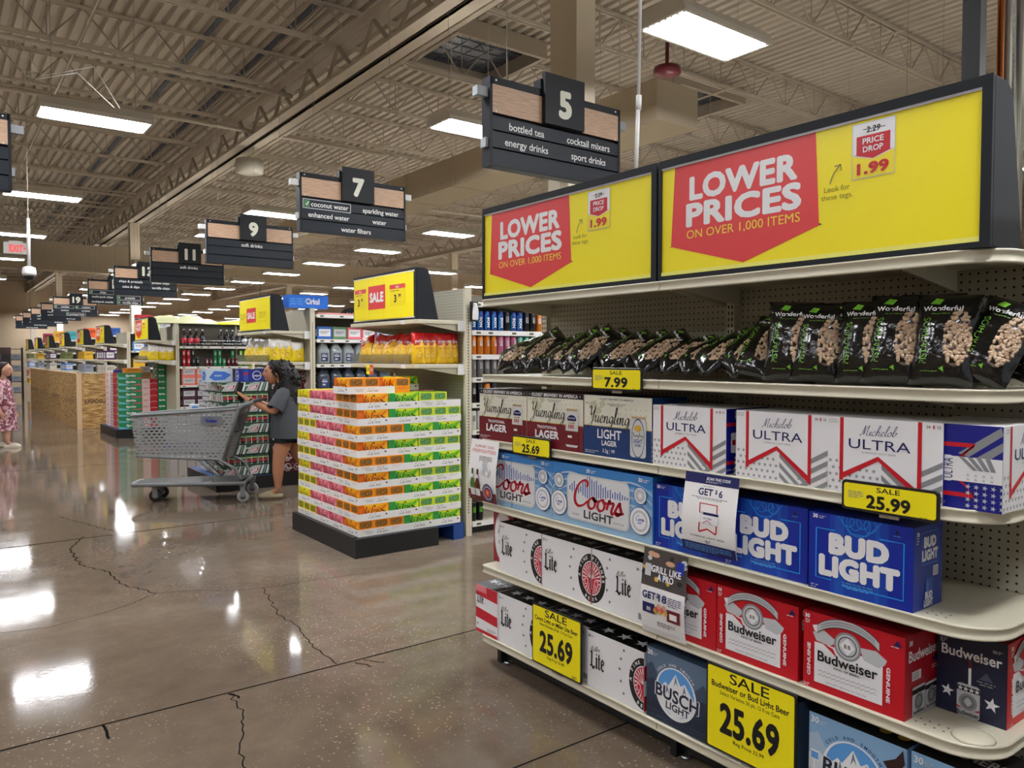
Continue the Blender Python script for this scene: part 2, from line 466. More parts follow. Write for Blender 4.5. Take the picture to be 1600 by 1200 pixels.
# ================================================================= THE SETTING
def floor_material():
    m = bpy.data.materials.new('polished_concrete'); m.use_nodes = True
    nt = m.node_tree; b = nt.nodes['Principled BSDF']; L = nt.links.new
    tc = nt.nodes.new('ShaderNodeTexCoord')
    def noise(scale, detail=4, rough=0.55, dist=0.0):
        n = nt.nodes.new('ShaderNodeTexNoise'); n.inputs['Scale'].default_value = scale
        n.inputs['Detail'].default_value = detail; n.inputs['Roughness'].default_value = rough
        n.inputs['Distortion'].default_value = dist
        L(tc.outputs['Object'], n.inputs['Vector']); return n
    def ramp(src, stops):
        r = nt.nodes.new('ShaderNodeValToRGB'); e = r.color_ramp.elements
        while len(e) < len(stops): e.new(0.5)
        for el, (p, c) in zip(e, stops): el.position = p; el.color = c
        L(src, r.inputs[0]); return r
    def mix(f, a, c, blend='MIX'):
        x = nt.nodes.new('ShaderNodeMix'); x.data_type = 'RGBA'; x.blend_type = blend
        for sock, v in (('Factor', f), ('A', a), ('B', c)):
            if isinstance(v, (int, float)): x.inputs[sock].default_value = v
            elif isinstance(v, tuple): x.inputs[sock].default_value = v
            else: L(v, x.inputs[sock])
        return x.outputs['Result']
    big = noise(0.55, 5, 0.6, 0.6)
    base = ramp(big.outputs['Fac'], [(0.3, rgb(92, 80, 68)), (0.5, rgb(110, 97, 84)), (0.7, rgb(128, 115, 101))])
    mid = noise(7, 6, 0.7)
    c1 = mix(0.35, base.outputs[0], ramp(mid.outputs['Fac'], [(0.35, (0.35,0.33,0.3,1)), (0.65, (0.62,0.6,0.56,1))]).outputs[0], 'OVERLAY')
    # exposed aggregate: pale chips where the grinding went deeper
    vor = nt.nodes.new('ShaderNodeTexVoronoi'); vor.inputs['Scale'].default_value = 75
    L(tc.outputs['Object'], vor.inputs['Vector'])
    chip = ramp(vor.outputs['Color'], [(0.70, (0,0,0,1)), (0.78, (1,1,1,1))])
    near = ramp(vor.outputs['Distance'], [(0.25, (1,1,1,1)), (0.42, (0,0,0,1))])
    patch = ramp(noise(0.8, 3, 0.5).outputs['Fac'], [(0.44, (0.05,0.05,0.05,1)), (0.62, (0.75,0.75,0.75,1))])
    f = mix(1.0, mix(1.0, chip.outputs[0], near.outputs[0], 'MULTIPLY'), patch.outputs[0], 'MULTIPLY')
    c2 = mix(f, c1, rgb(176, 164, 146))
    L(c2, b.inputs['Base Color'])
    rr = nt.nodes.new('ShaderNodeMapRange'); rr.inputs['From Min'].default_value = 0.3; rr.inputs['From Max'].default_value = 0.7
    rr.inputs['To Min'].default_value = 0.045; rr.inputs['To Max'].default_value = 0.10
    L(noise(3.0, 5, 0.6).outputs['Fac'], rr.inputs['Value'])
    L(rr.outputs[0], b.inputs['Roughness'])
    b.inputs['Specular IOR Level'].default_value = 0.24
    bp = nt.nodes.new('ShaderNodeBump'); bp.inputs['Strength'].default_value = 0.035; bp.inputs['Distance'].default_value = 0.004
    L(noise(38, 3).outputs['Fac'], bp.inputs['Height']); L(bp.outputs[0], b.inputs['Normal'])
    return m
FLOOR = floor_material()
JOINT = mat('joint_filler', (30, 27, 24), 0.95, spec=0.0)
f = MB()
f.box(-9, -7, -0.2, 34, 66, 0, FLOOR)
struct(f.build('floor'))
# saw-cut joints and cracks lie in the slab's surface
def strip(pts, w, m, z=0.0008):
    p = Pr(o=(0,0,0), u=(1,0,0), v=(0,1,0), n=(0,0,1), base=z); p.line(pts, w, m); return p
jn = Pr(u=(1,0,0), v=(0,1,0), n=(0,0,1), base=0.0008)
for y, w in ((2.27, .009), (3.58, .011), (7.42, .013), (12.4, .01), (17.4, .012), (22.4, .012), (27.4, .012), (-1.2, .008)):
    jn.line([(-9, y+.07), (-2, y+.02), (3, y), (30, y)], w, JOINT); jn.k = 0
for x in (-4.3, 0.2, 9.9, 15.0):
    jn.line([(x, 7.42), (x, 60)], .008, JOINT); jn.k = 0
struct(jn.build('floor_marking_lines', None))
rc = random.Random(4)
def crack(pts, w):
    out = []
    for a, b in zip(pts, pts[1:]):
        w_ = rc.uniform(.004, .012); n = max(3, int(math.hypot(b[0]-a[0], b[1]-a[1])/.035))
        for i in range(n):
            t = i/n; out.append((a[0]+(b[0]-a[0])*t+w_*math.sin(9*t+i)+rc.uniform(-.006,.006), a[1]+(b[1]-a[1])*t+rc.uniform(-.008,.008)))
    out.append(pts[-1]); cr.line(out, w, JOINT); cr.k = 0
cr = Pr(u=(1,0,0), v=(0,1,0), n=(0,0,1), base=0.0008)
CRACKS = [
 ([(1.01, 7.50), (0.85, 7.07), (0.85, 6.48), (0.98, 6.15), (1.00, 5.77), (1.14, 5.40)], .009),
 ([(1.14, 5.40), (0.94, 5.25), (0.74, 5.15), (0.48, 5.09), (0.27, 5.14), (-.4, 5.1)], .006),
 ([(1.14, 5.40), (1.32, 5.34), (1.57, 5.15), (1.74, 5.10), (2.04, 5.07), (2.5, 5.0)], .005),
 ([(1.74, 5.10), (1.63, 4.48), (1.65, 4.24), (1.60, 3.96), (1.60, 3.6)], .006),
 ([(1.07, 3.58), (1.04, 3.33), (0.99, 3.16), (0.92, 3.00), (0.90, 2.6)], .006),
 ([(0.54, 3.60), (0.54, 3.44)], .012), ([(1.06, 3.58), (1.08, 3.5)], .012), ([(1.68, 3.57), (1.72, 3.46)], .008), ([(1.73, 3.57), (1.80, 3.47)], .007),
 ([(0.95, 8.6), (1.1, 8.1), (1.3, 7.42)], .006)]
for pts, w in CRACKS: crack(pts, w)
struct(cr.build('floor_surface_lines', None))

# ---- walls
WALL = mat('wall_paint_tan', (168, 150, 126), 0.8, noise=0.04)
WALLF = mat('wall_paint_cream', (206, 192, 168), 0.8, noise=0.04)
struct(MB().box(33.0, -7, 0, 33.3, 66, 7.4, WALLF).build('wall_east'))
struct(MB().box(-9.3, -7, 0, -9.0, 66, 7.4, WALL).build('wall_west'))
struct(MB().box(-9, 60.0, 0, 33, 60.3, 7.4, WALL).build('wall_north'))
struct(MB().box(-9, -7.3, 4.6, 33, -7.0, 7.4, WALL).build('wall_south'))

# ---- ceiling: corrugated deck, bar joists, joist girders, columns
DECK = mat('painted_roof_deck', (190, 180, 166), 0.7, noise=0.05, nscale=2)
STEEL = mat('painted_roof_steel', (192, 181, 165), 0.6, noise=0.05, nscale=2)
STEELD = mat('roof_steel_web', (170, 158, 142), 0.65, noise=0.05, nscale=2)
ZD = 7.05
dk = MB()
x, prof = -9.0, []
while x < 33.2:
    prof += [(x, ZD), (x+.10, ZD), (x+.125, ZD+.075), (x+.175, ZD+.075)]; x += .20
k = dk.mi(DECK)
SKY_HOLES = [(6.9, 8.6, 10.6, 12.3), (11.6, 13.4, 10.0, 11.6)]
va = [dk.bm.verts.new((p[0], -7.3, p[1])) for p in prof]; vb = [dk.bm.verts.new((p[0], 66, p[1])) for p in prof]
for i in range(len(prof)-1): dk.bm.faces.new((va[i], va[i+1], vb[i+1], vb[i])).material_index = k
dk.box(-9.3, -7.3, ZD+.15, 33.3, 66, ZD+.3, DECK)
struct(dk.build('ceiling'))
seam = MB()
SEAMM = mat('blue_grey_deck_seam', (64, 68, 84), 0.6)
for xx in (3.85, 4.88): seam.box(xx-.045, 3.0, ZD-.02, xx+.045, 60, ZD-.004, SEAMM)
struct(seam.build('ceiling_strip'))
# skylights: dark square wells with a gridded pane
SKYM = mat('skylight_glazing', (44, 54, 70), 0.25)
for i, (x0, x1, y0, y1) in enumerate(SKY_HOLES):
    w = MB()
    w.box(x0-.08, y0-.08, ZD-.30, x0, y1+.08, ZD-.01, STEELD); w.box(x1, y0-.08, ZD-.30, x1+.08, y1+.08, ZD-.01, STEELD)
    w.box(x0, y0-.08, ZD-.30, x1, y0, ZD-.01, STEELD); w.box(x0, y1, ZD-.30, x1, y1+.08, ZD-.01, STEELD)
    wo = struct(w.build('window_%d' % (i+1)))
    p = MB(); p.box(x0, y0, ZD-.06, x1, y1, ZD-.03, SKYM)
    for j in range(1, 6): p.box(x0+(x1-x0)*j/6-.008, y0, ZD-.07, x0+(x1-x0)*j/6+.008, y1, ZD-.06, DGREY)
    for j in range(1, 6): p.box(x0, y0+(y1-y0)*j/6-.008, ZD-.07, x1, y0+(y1-y0)*j/6+.008, ZD-.06, DGREY)
    struct(p.build('skylight_pane', wo))

def joist_mesh(length, depth, pitch, t, name, chord=.05, webr=.014):
    """An open-web joist lying along x from 0 to length, top chord at z=0."""
    j = MB()
    for z0 in (0, -depth):
        for y in (-t, t-.022): j.box(0, y, z0-chord if z0 == 0 else z0, length, y+.022, z0 if z0 == 0 else z0+chord, STEEL)
    n = int(length/pitch)
    for i in range(n):
        a = i*pitch; top = -chord*.5; bot = -depth+chord*.5
        j.tube([(a, 0, top), (a+pitch/2, 0, bot)], webr, STEELD, 5, caps=False)
        j.tube([(a+pitch/2, 0, bot), (a+pitch, 0, top)], webr, STEELD, 5, caps=False)
        j.tube([(a+pitch/2, 0, bot), (a+pitch/2, 0, top)], webr*.7, STEELD, 5, caps=False)
    o = j.build(name); return o
first = joist_mesh(42.0, .62, 1.0, .05, 'ceiling_beam')
first.location = (-9, 1.75, ZD-.01); struct(first)
for i in range(25):
    y = 1.75 + 2.42*(i+1)
    o = first.copy(); COL.objects.link(o); o.location = (-9, y, ZD-.01); o['kind'] = 'structure'
for y in (-.67, -3.1):
    o = first.copy(); COL.objects.link(o); o.location = (-9, y, ZD-.01)
# joist girders carried by the columns
def girder(x):
    g = MB()
    zb, zt = 5.80, 6.42
    for s in (-1, 1): g.box(x+min(s*.02, s*.22), -7, zb, x+max(s*.02, s*.22), 62, zb+.022, STEEL); g.box(x+min(s*.02, s*.045), -7, zb, x+max(s*.02, s*.045), 62, zb+.20, STEEL)
    for s in (-1, 1): g.box(x+min(s*.02, s*.2), -7, zt, x+max(s*.02, s*.2), 62, zt+.02, STEEL)
    n = int(68/1.21)
    for i in range(n):
        a = -6.7 + 1.21*i
        g.tube([(x, a, zt), (x, a+.6, zb+.05)], .035, STEELD, 6, caps=False)
        g.tube([(x, a+.6, zb+.05), (x, a+1.21, zt)], .035, STEELD, 6, caps=False)
    return struct(g.build('ceiling_girder_beam'))
for x in (5.2, 17.2, 28.6): girder(x)
# slender bridging rods running along the joists
br = MB()
for x in (-1.4, 1.9, 8.4, 11.6, 14.6): br.tube([(x, -6, ZD-.66), (x, 60, ZD-.66)], .016, STEEL, 5, caps=False)
struct(br.build('ceiling_bridging_beam'))
COLW = mat('column_paint_white', (214, 206, 190), 0.6, noise=0.03); COLT = mat('column_paint_tan', (208, 196, 174), 0.6, noise=0.03)
for (x, y, s) in ((5.2, 26.9, .14), (5.2, 45.2, .14), (17.2, 8, .14), (17.2, 26.9, .14), (17.2, 45.2, .14), (28.6, 26.9, .14), (5.2, 58, .14)):
    c = MB(); c.box(x-s, y-s, 0, x+s, y+s, 3.6, COLW); c.box(x-s, y-s, 3.6, x+s, y+s, 5.8, COLT); struct(c.build('column'))
c = MB(); c.box(5.48, 6.42, 0, 5.76, 6.62, 3.5, COLW); c.box(5.34, 6.0, 3.45, 5.60, 6.42, 5.79, COLT); struct(c.build('column'))

# ---- ducts, pipes, conduits
DUCT = mat('painted_duct_sheet', (196, 182, 158), 0.55, noise=0.04, nscale=1.5)
def duct(box, seams, axis, label):
    d = MB(); d.box(*box, DUCT)
    x0, y0, z0, x1, y1, z1 = box; e = .012
    for s in seams:
        if axis == 'y': d.box(x0-e, s, z0-e, x1+e, s+.03, z1+e, DUCT)
        else: d.box(s, y0-e, z0-e, s+.03, y1+e, z1+e, DUCT)
    o = tag(d.build('air_duct'), label, 'air duct')
    for s in seams[::2]:
        h = MB()
        if axis == 'y': h.tube([(x0, s+.05, z1), (x0, s+.05, ZD)], .006, STEEL, 5); h.tube([(x1, s+.05, z1), (x1, s+.05, ZD)], .006, STEEL, 5)
        else: h.tube([(s+.05, y0, z1), (s+.05, y0, ZD)], .006, STEEL, 5); h.tube([(s+.05, y1, z1), (s+.05, y1, ZD)], .006, STEEL, 5)
        h.build('duct_hanger_rope', o)
    return o
duct((6.6, 6.05, 4.24, 7.3, 24.0, 4.70), [7.3+1.5*i for i in range(11)], 'y', 'long tan rectangular duct hanging behind the aisle five and seven signs')
duct((-8.9, 32.1, 4.68, 25.0, 32.8, 5.66), [-7+2.4*i for i in range(13)], 'x', 'deep tan duct crossing the whole hall below the roof joists')
pipe = MB()
for k, (dx, dz) in enumerate(((.30, 5.98), (.38, 6.0), (.46, 5.96), (.56, 6.02))):
    pipe.tube([(5.2+dx, -6, dz), (5.2+dx, 60, dz)], .022 if k < 3 else .035, STEEL, 7, caps=False)
tag(pipe.build('electrical_conduit'), 'bundle of painted conduits running along the roof girder', 'conduit')
def fire_pipe(x0, x1, y, z, label, r=.04):
    p = MB(); p.tube([(x0, y, z), (x1, y, z)], r, STEEL, 9)
    t = tag(p.build('sprinkler_pipe'), label, 'sprinkler pipe')
    x = x0 + .6
    while x < x1:
        h = MB(); h.lathe([(.012, -.10), (.03, -.10), (.012, -.085), (.012, 0)], STEEL, 8, (x, y, z-r)); h.build('sprinkler_nozzle', t); x += 3.2
fire_pipe(-2.0, 8.0, 15.3, 5.98, 'painted sprinkler pipe passing over the aisle nine sign')
fire_pipe(-6.0, 5.0, 12.9, 6.0, 'painted sprinkler pipe above the long light over the main aisle')
fire_pipe(5.6, 20.0, 20.2, 6.0, 'painted sprinkler pipe beyond the end of the tan duct')
fire_pipe(-8.0, 4.9, 8.0, 6.05, 'painted sprinkler pipe highest over the shopper with the cart')
sag = MB()
for (pts, r) in (([(1.3,12.9,5.6),(1.0,12.1,5.3),(1.1,11.3,5.0),(1.5,10.9,5.05),(1.9,10.7,4.62)], .005), ([(1.0,12.6,5.9),(1.2,11.6,5.15),(1.7,11.0,5.2),(1.95,10.7,4.62)], .005)):
    sag.tube(pts, r, WHITEPL, 5)
tag(sag.build('power_cord'), 'white power cord looped above the long light over the main aisle', 'power cord')

# ---- ceiling light panels
DIFF = mat('lit_light_diffuser', (250, 251, 255), 0.5, emit=LAMP)
UPL = mat('added_uplight_glow', (255, 250, 240), 0.5, emit=LAMP*.22)  # glowing strips added on top of the housings to brighten the roof
TROFF = mat('white_light_housing', (226, 222, 212), 0.45)
TRIM = mat('light_reflector_edge', (206, 214, 226), 0.3)
def make_light():
    t = thing('ceiling_light', 'ceiling light', 'ceiling light')
    h = MB(); w, d = .61, .27
    sec = [(-d, 0), (d, 0), (d, .035), (d*.72, .13), (-d*.72, .13), (-d, .035)]
    h.prism(sec, -w, w, TROFF, axis='x'); h.build('housing', t)
    k = MB(); k.box(-w+.03, -d+.03, -.006, w-.03, d-.03, -.001, DIFF); k.build('diffuser', t)
    r = MB()
    for i in range(8):
        y = -d+.04+(2*d-.08)*i/7
        for s in (-1, 1): r.box(s*(w-.045)-.012, y-.012, -.0105, s*(w-.045)+.012, y+.012, -.006, TRIM)
    for s in (-1, 1): r.box(-w, s*(d-.015)-.015, -.012, w, s*(d-.015)+.015, 0, TROFF); r.box(s*(w-.015)-.015, -d, -.012, s*(w-.015)+.015, d, 0, TROFF)
    r.build('lamp_frame_trim', t)
    g = MB()
    for i in range(4): g.box(-w+.12+.27*i, -d*.5, .1305, -w+.30+.27*i, d*.5, .1325, UPL)
    g.build('added_uplight', t)
    q = MB()
    for sx in (-.45, .45): q.tube([(sx, 0, .13), (sx, 0, 2.64)], .003, CHROME, 4, caps=False)
    q.build('hanging_wire', t)
    return t
light = Maker(make_light)
ZL = 4.42
MAIN = {10.56: 'bright long light panel hanging over the main aisle, closest to the camera', 16.09: 'light panel over the main aisle, just above the exit sign', 21.5: 'light panel over the main aisle, behind the exit sign',
        5.16: 'light panel over the main aisle above the camera', -.25: 'light panel over the main aisle behind the camera', 26.9: 'light panel over the main aisle before the crossing duct', 34.0: 'light panel over the main aisle beyond the crossing duct'}
for y in (-.25, 5.16, 10.56, 16.09, 21.5, 26.9, 34.0, 40.0, 46.0, 52.0):
    light((1.63, y, ZL), 0, MAIN.get(y, 'light panel far down the main aisle over the distant racks'), 'lights over the main aisle')
COLN = ['over the ends of the aisles', 'in the line past the duct', 'in the second line past the duct', 'in the third line past the duct', 'in the line along the far wall', 'against the far wall']
for c, x in enumerate((5.60, 9.70, 13.85, 18.0, 22.2, 26.4)):
    for k in range(16):
        y = 4.55 + 3.6*k
        if c == 0 and k in (2,): continue
        if abs(y-31.2) < 1.0: y = 30.1
        if c >= 3 and k < 3: continue
        if c == 0 and k == 0: lab = 'large light panel hanging above the price banner, showing its lamps'
        elif c == 0 and k == 1: lab = 'light panel half hidden behind the aisle five sign'
        elif c == 0 and k == 3: lab = 'light panel behind the upper corner of the aisle nine sign'
        elif k < 20: lab = 'white ceiling light %s, %s one down the hall' % (COLN[c], ORD[k])
        light((x, y, ZL), 0, lab, 'ceiling lights over the aisles')
for y in (.95, -2.65):
    for x in (5.6, 9.7, 13.85): light((x, y, ZL), 0, 'white ceiling light above the racks behind the price banner', 'ceiling lights over the aisles')
for (x, y) in ((-2.6, -1.0), (-2.6, 4.4), (-2.6, 9.8), (-6.6, 2.0), (-6.6, 9.0), (-2.6, 15.4), (-2.6, 21)):
    light((x, y, ZL), 0, 'ceiling light over the other side of the main aisle', 'lights over the other side of the main aisle')
# ================================================================= THE BEER RACK (front faces -X; local x runs along the shelf, y goes back)
R90 = -PI/2
FX, FY = 2.2, 3.19                               # world X of the shelf edges, world Y of the far end
def rack(y, x=0.0, z=0.0):                       # a point on the rack front: y = world Y, x = set back from the shelf edge
    return (FX + x, y, z)
SHELF_Z = (.147, .500, .823, 1.139, 1.462, 1.835)
def shelf_outline(x0, x1, d, r0, r1):
    p = []
    def arc(cx, cy, r, a0, a1):
        if r <= 0: p.append((cx, cy)); return
        for i in range(9):
            a = a0+(a1-a0)*i/8; p.append((cx+r*math.cos(a), cy+r*math.sin(a)))
    arc(x0+r0, r0, r0, PI, 1.5*PI); arc(x1-r1, r1, r1, 1.5*PI, 2*PI)
    p += [(x1, d), (x0, d)]
    return p
HOLE = mat('punched_hole', (14, 14, 14), 0.8)
def beer_rack():
    t = thing('gondola_shelving', 'cream steel gondola rack of five stocked shelves with beer cartons and pistachio bags', 'shelving unit', (FX, FY, 0), R90)
    L, D = 2.36, .46
    for i, z in enumerate(SHELF_Z):
        for a, b, r0, r1 in ((0, 1.19, .035, 0), (1.193, L, 0, .13)):
            m = MB(); o = shelf_outline(a, b, D, r0, r1)
            m.prism(o, z-.006, z, STEEL_CREAM, axis='z')
            # rolled front edge: face, top bead and lower return follow the outline
            edge = o[:-2]; rim = []
            path = [(p[0], p[1]) for p in edge]
            if r0: path = [(a, D)] + path
            if r1: path = path + [(b, D)]
            prof = [(0.0, .002), (-.004, 0.0), (-.004, -.005), (.001, -.008), (.001, -.026), (-.004, -.030), (-.003, -.035), (.010, -.036)]
            rings = []
            for k, p in enumerate(path):
                q0 = path[max(k-1, 0)]; q1 = path[min(k+1, len(path)-1)]
                dx, dy = q1[0]-q0[0], q1[1]-q0[1]; dd = math.hypot(dx, dy) or 1
                nx, ny = dy/dd, -dx/dd                   # outward
                rings.append([(p[0]-nx*e, p[1]-ny*e, z+h) for e, h in prof])
            m.loft(rings, STEEL_CREAM, caps=False, smooth=True, closed=False)
            s = m.build('shelf', t)
            if i in (2, 1) and b > 2:
                q = Pr(o=(0, 0, z), u=(1,0,0), v=(0,1,0), n=(0,0,1), base=.0004)
                for k in range(46):
                    for j in range(2):
                        q.disc(b-.14-.0254*k, .045+.03*j+(0.0), .0035, HOLE, 8); q.k = 0
                q.build('punched_dot_pattern', s)
            if i == 1 and b > 2:
                q = MB(); q.lathe([(.055, .0), (.05, .006), (.03, .011), (.001, .012)], STEEL_CREAM, 18, (b-.075, .075, z)); q.build('corner_cap', s)
            if i > 0:
                for x in (a+.03, b-.03 if b < 2 else b-.30):
                    g = MB(); g.prism([(.10, z-.03), (D-.02, z-.075), (D-.02, z-.006), (.10, z-.006)], x-.004, x+.004, STEEL_CREAM, axis='x'); g.build('shelf_bracket', s)
    for a, b in ((0, 1.19), (1.193, 2.9)):
        m = MB(); m.box(a, D, .1, b, D+.03, 1.86, PEG); m.build('back_panel', t)
    for x in (-.02, 1.19, 2.40):
        m = MB(); m.box(x-.02, D-.03, 0, x+.02, D+.035, 2.0, STEEL_CREAM)
        for k in range(60):
            z = .25+.0254*k
            m.box(x-.011, D-.0315, z, x-.006, D-.0295, z+.014, HOLE); m.box(x+.006, D-.0315, z, x+.011, D-.0295, z+.014, HOLE)
        m.build('upright_slotted_frame', t)
    m = MB(); m.box(.06, .10, .02, L-.04, D+.4, .108, BLACKPL); m.build('kick_plate', t)
    for x in (.05, 1.2, 2.25):
        m = MB(); m.box(x, .07, 0, x+.03, .12, .11, BLACKPL); m.lathe([(.014, 0), (.02, .004), (.02, .014), (.008, .018)], CHROME, 10, (x+.06, .09, 0)); m.build('levelling_foot', t)
    return t
beer_rack()

# ---- the two long banners on top
def banner_art(q, W, H, full=True):
    X = lambda f: f*W; Z = lambda f: f*H
    q.rect(0, 0, W, H, YEL)
    q.poly([(X(.032), Z(.262)), (X(.075), Z(.262)), (X(.075), Z(.30))], DGREY)
    q.poly([(X(.55), Z(.26)), (X(.592), Z(.265)), (X(.568), Z(.30))], DGREY)
    q.poly([(X(.056), Z(1)), (X(.040), Z(.262)), (X(.33), Z(.045)), (X(.582), Z(.262)), (X(.568), Z(1))], ink('poster_red', 226, 62, 66))
    q.text('LOWER', X(.315), Z(.665), Z(.2), WHITE, w=X(.385), bold=.045)
    q.text('PRICES', X(.315), Z(.43), Z(.2), WHITE, w=X(.41), bold=.045)
    q.text('ON OVER 1,000 ITEMS', X(.315), Z(.315), Z(.078), ink('poster_gold', 246, 216, 70), w=X(.415), bold=0.0)
    # price tag
    x0, x1, z0, z1 = X(.678), X(.792), Z(.56), Z(.955)
    tw = x1-x0
    q.rect(x0-.002, z0-.002, x1+.002, z1+.002, LGREY)
    q.rect(x0, z0, x1, z1, ink('tag_yellow', 244, 226, 40))
    q.poly([(x0, Z(.73)), ((x0+x1)/2, Z(.685)), (x1, Z(.73)), (x1, z1), (x0, z1)], WHITE)
    q.poly([(x0+tw*.04, Z(.735)), ((x0+x1)/2, Z(.69)), (x1-tw*.04, Z(.735)), (x1-tw*.1, Z(.735)), (x1-tw*.1, Z(.865)), (x0+tw*.1, Z(.865)), (x0+tw*.1, Z(.735))], RED)
    q.text('2.29', (x0+x1)/2, Z(.885), Z(.042), BLACK, bold=.03, shear=.12); q.line([(x0+tw*.26, Z(.91)), (x1-tw*.22, Z(.903))], .0022, BLACK)
    q.text('PRICE', (x0+x1)/2, Z(.805), Z(.042), WHITE, bold=.02, w=tw*.5); q.text('DROP', (x0+x1)/2, Z(.745), Z(.042), WHITE, bold=.02, w=tw*.48)
    q.text('1.99', (x0+x1)/2, Z(.588), Z(.08), RED, bold=.04, w=tw*.72)
    q.text('Look for', X(.635), Z(.50), Z(.042), ink('poster_olive', 120, 108, 20), w=X(.075)); q.text('these tags.', X(.635), Z(.44), Z(.042), ink('poster_olive', 120, 108, 20), w=X(.092))
    q.line(crom([(X(.615), Z(.56)), (X(.625), Z(.63)), (X(.645), Z(.69))]), .0028, DGREY); q.line([(X(.628), Z(.685)), (X(.646), Z(.692)), (X(.648), Z(.645))], .0028, DGREY)
def side_profile(h, d):
    p = [(0, 0), (d, 0)]
    tx = d*.55
    for i in range(7):
        a = PI/2*i/6; p.append((tx-.05+.05*math.cos(a)+(d-tx)*.12*(1-i/6), h-.05+.05*math.sin(a)))
    p += [(0, h)]
    return p
POSTER = mat('poster_plastic_edge', (236, 236, 222), 0.2)
def long_banner(label, x0, W):
    H = .445
    t = thing('price_banner', label, 'banner sign', (FX+.01, FY-x0, 1.8375), R90)
    b = MB(); b.prism(side_profile(H, .20), 0, W, SIGNFRAME, axis='x'); b.bevel(.004, 1, 40); b.build('housing', t)
    e = MB()
    for (a, c, u, v) in ((0, W, 0, .016), (0, W, H-.028, H), (0, .014, .016, H-.028), (W-.026, W, .016, H-.028)): e.box(a, -.012, u, c, .0005, v, SIGNFRAME)
    e.build('front_frame', t)
    pw, ph = W-.04, H-.044
    p = MB(); p.box(.014, -.004, .016, .014+pw, -.0005, .016+ph, YEL); po = p.build('poster', t)
    q = Pr(o=(.014, -.004, .016)); banner_art(q, pw, ph); 
    q.rect(0, 0, pw, .014, ink('poster_rail', 246, 240, 120)); q.rect(0, ph-.008, pw, ph, LGREY)
    q.build('poster_lettering', po)
    return t
long_banner('yellow and red price banner at the beer rack end below the aisle five sign', .02, 1.155)
long_banner('larger looking yellow and red price banner at the close end of the beer rack', 1.185, 1.145)
p = MB(); p.tube([(2.36, 2.28, 2.26), (2.36, 2.28, 2.285)], .022, WHITEPL, 12); p.tube([(2.36, 2.28, 2.285), (2.375, 2.28, 2.62)], .0085, WHITEPL, 10); p.tube([(2.375, 2.28, 2.58), (2.377, 2.28, 2.64)], .012, WHITEPL, 10); p.tube([(2.375, 2.28, 2.62), (2.44, 2.28, 6.4)], .007, WHITEPL, 10)
tag(p.build('ceiling_pole'), 'thin white pole rising from the banner to the roof', 'pole')
p = MB(); p.box(2.46, 1.0, 1.90, 2.50, 1.05, 6.4, BLACKPL); tag(p.build('utility_pole'), 'black square pole behind the close end of the banner', 'pole')
p = MB(); p.tube([(2.60, 1.0, 1.90), (2.60, 1.0, 6.4)], .011, mat('copper_pipe', (176, 108, 66), .3, metal=1), 8); tag(p.build('copper_pipe'), 'copper pipe beside the black square pole', 'pipe')
for i, (x, y) in enumerate(((2.70, 1.02), (2.80, 1.02))):
    p = MB(); p.tube([(x, y, 1.90), (x, y, 6.4)], .016, CHROME, 10); tag(p.build('metal_conduit'), ('galvanised conduit next to the copper pipe', 'galvanised conduit farther from the copper pipe')[i], 'conduit')

# ---- price cards in black frames, standing on the shelf edge
def price_card(label, y0, y1, z0, z1, draw, tilt=0.0, x=-.012):
    W, H = y0-y1, z1-z0
    t = thing('price_sign', label, 'price sign', (FX+x, y0, z0), R90, 'yellow sale price signs')
    f = MB(); q = Pr(); o = q.rrpts(0, 0, W, H, .012); q.bm.free()
    f.prism(o, -.002, .006, BLACKPL); f.bevel(.0015, 1, 50); f.build('frame', t)
    b = .008
    c = Pr(o=(0, -.002, 0)); c.rrect(b, b, W-b, H-b, .008, YEL)
    draw(c, W, H); c.build('card_lettering', t)
    g = MB(); g.box(W*.4, .004, -.01, W*.6, .010, .02, CHROME); g.build('clip', t)
    return t
def small_price(price):
    def d(c, W, H):
        c.text('SALE', W*.5, H*.70, H*.17, BLACK, w=W*.24, bold=.01)
        c.text(price, W*.5, H*.17, H*.42, BLACK, w=W*.44, bold=.035)
        c.fine(W*.08, H*.62, W*.16, H*.06, 4, GREY); c.fine(W*.82, H*.1, W*.1, H*.04, 1, DGREY)
    return d
price_card('small yellow sale sign reading 7.99 below the pistachio bags', 2.356, 2.072, 1.415, 1.507, small_price('7.99'))
price_card('small yellow sale sign reading 25.69 below the maroon lager cartons', 2.905, 2.622, 1.094, 1.184, small_price('25.69'))
price_card('small yellow sale sign reading 25.99 below the white and red cartons', 1.25, .967, 1.094, 1.183, small_price('25.99'))
def big_price(l1, h2=.078):
    def d(c, W, H):
        c.text('SALE', W*.5, H*.84, H*.12, BLACK, w=W*.44, bold=.01)
        c.text(l1, W*.5, H*.745, H*.07, BLACK, w=W*.86, bold=.02)
        c.text('Select Varieties 30 pk, 12 fl oz Cans', W*.5, H*.675, H*.045, BLACK, w=W*.66)
        c.text('25.69', W*.5, H*.25, H*.34, BLACK, w=W*.64, bold=.035)
        c.text('Reg Price 32.99', W*.5, H*.16, H*.045, BLACK, w=W*.34); c.fine(W*.82, H*.07, W*.1, H*.03, 2, DGREY)
    return d
price_card('big yellow sale sign on the bottom shelf before the white cartons', 2.748, 2.408, .150, .425, big_price('Coors Light or Miller Lite Beer'), x=-.016)
price_card('big yellow sale sign on the bottom shelf between the two mountain cartons', 1.748, 1.388, .165, .470, big_price('Budweiser or Bud Light Beer'), x=-.016)

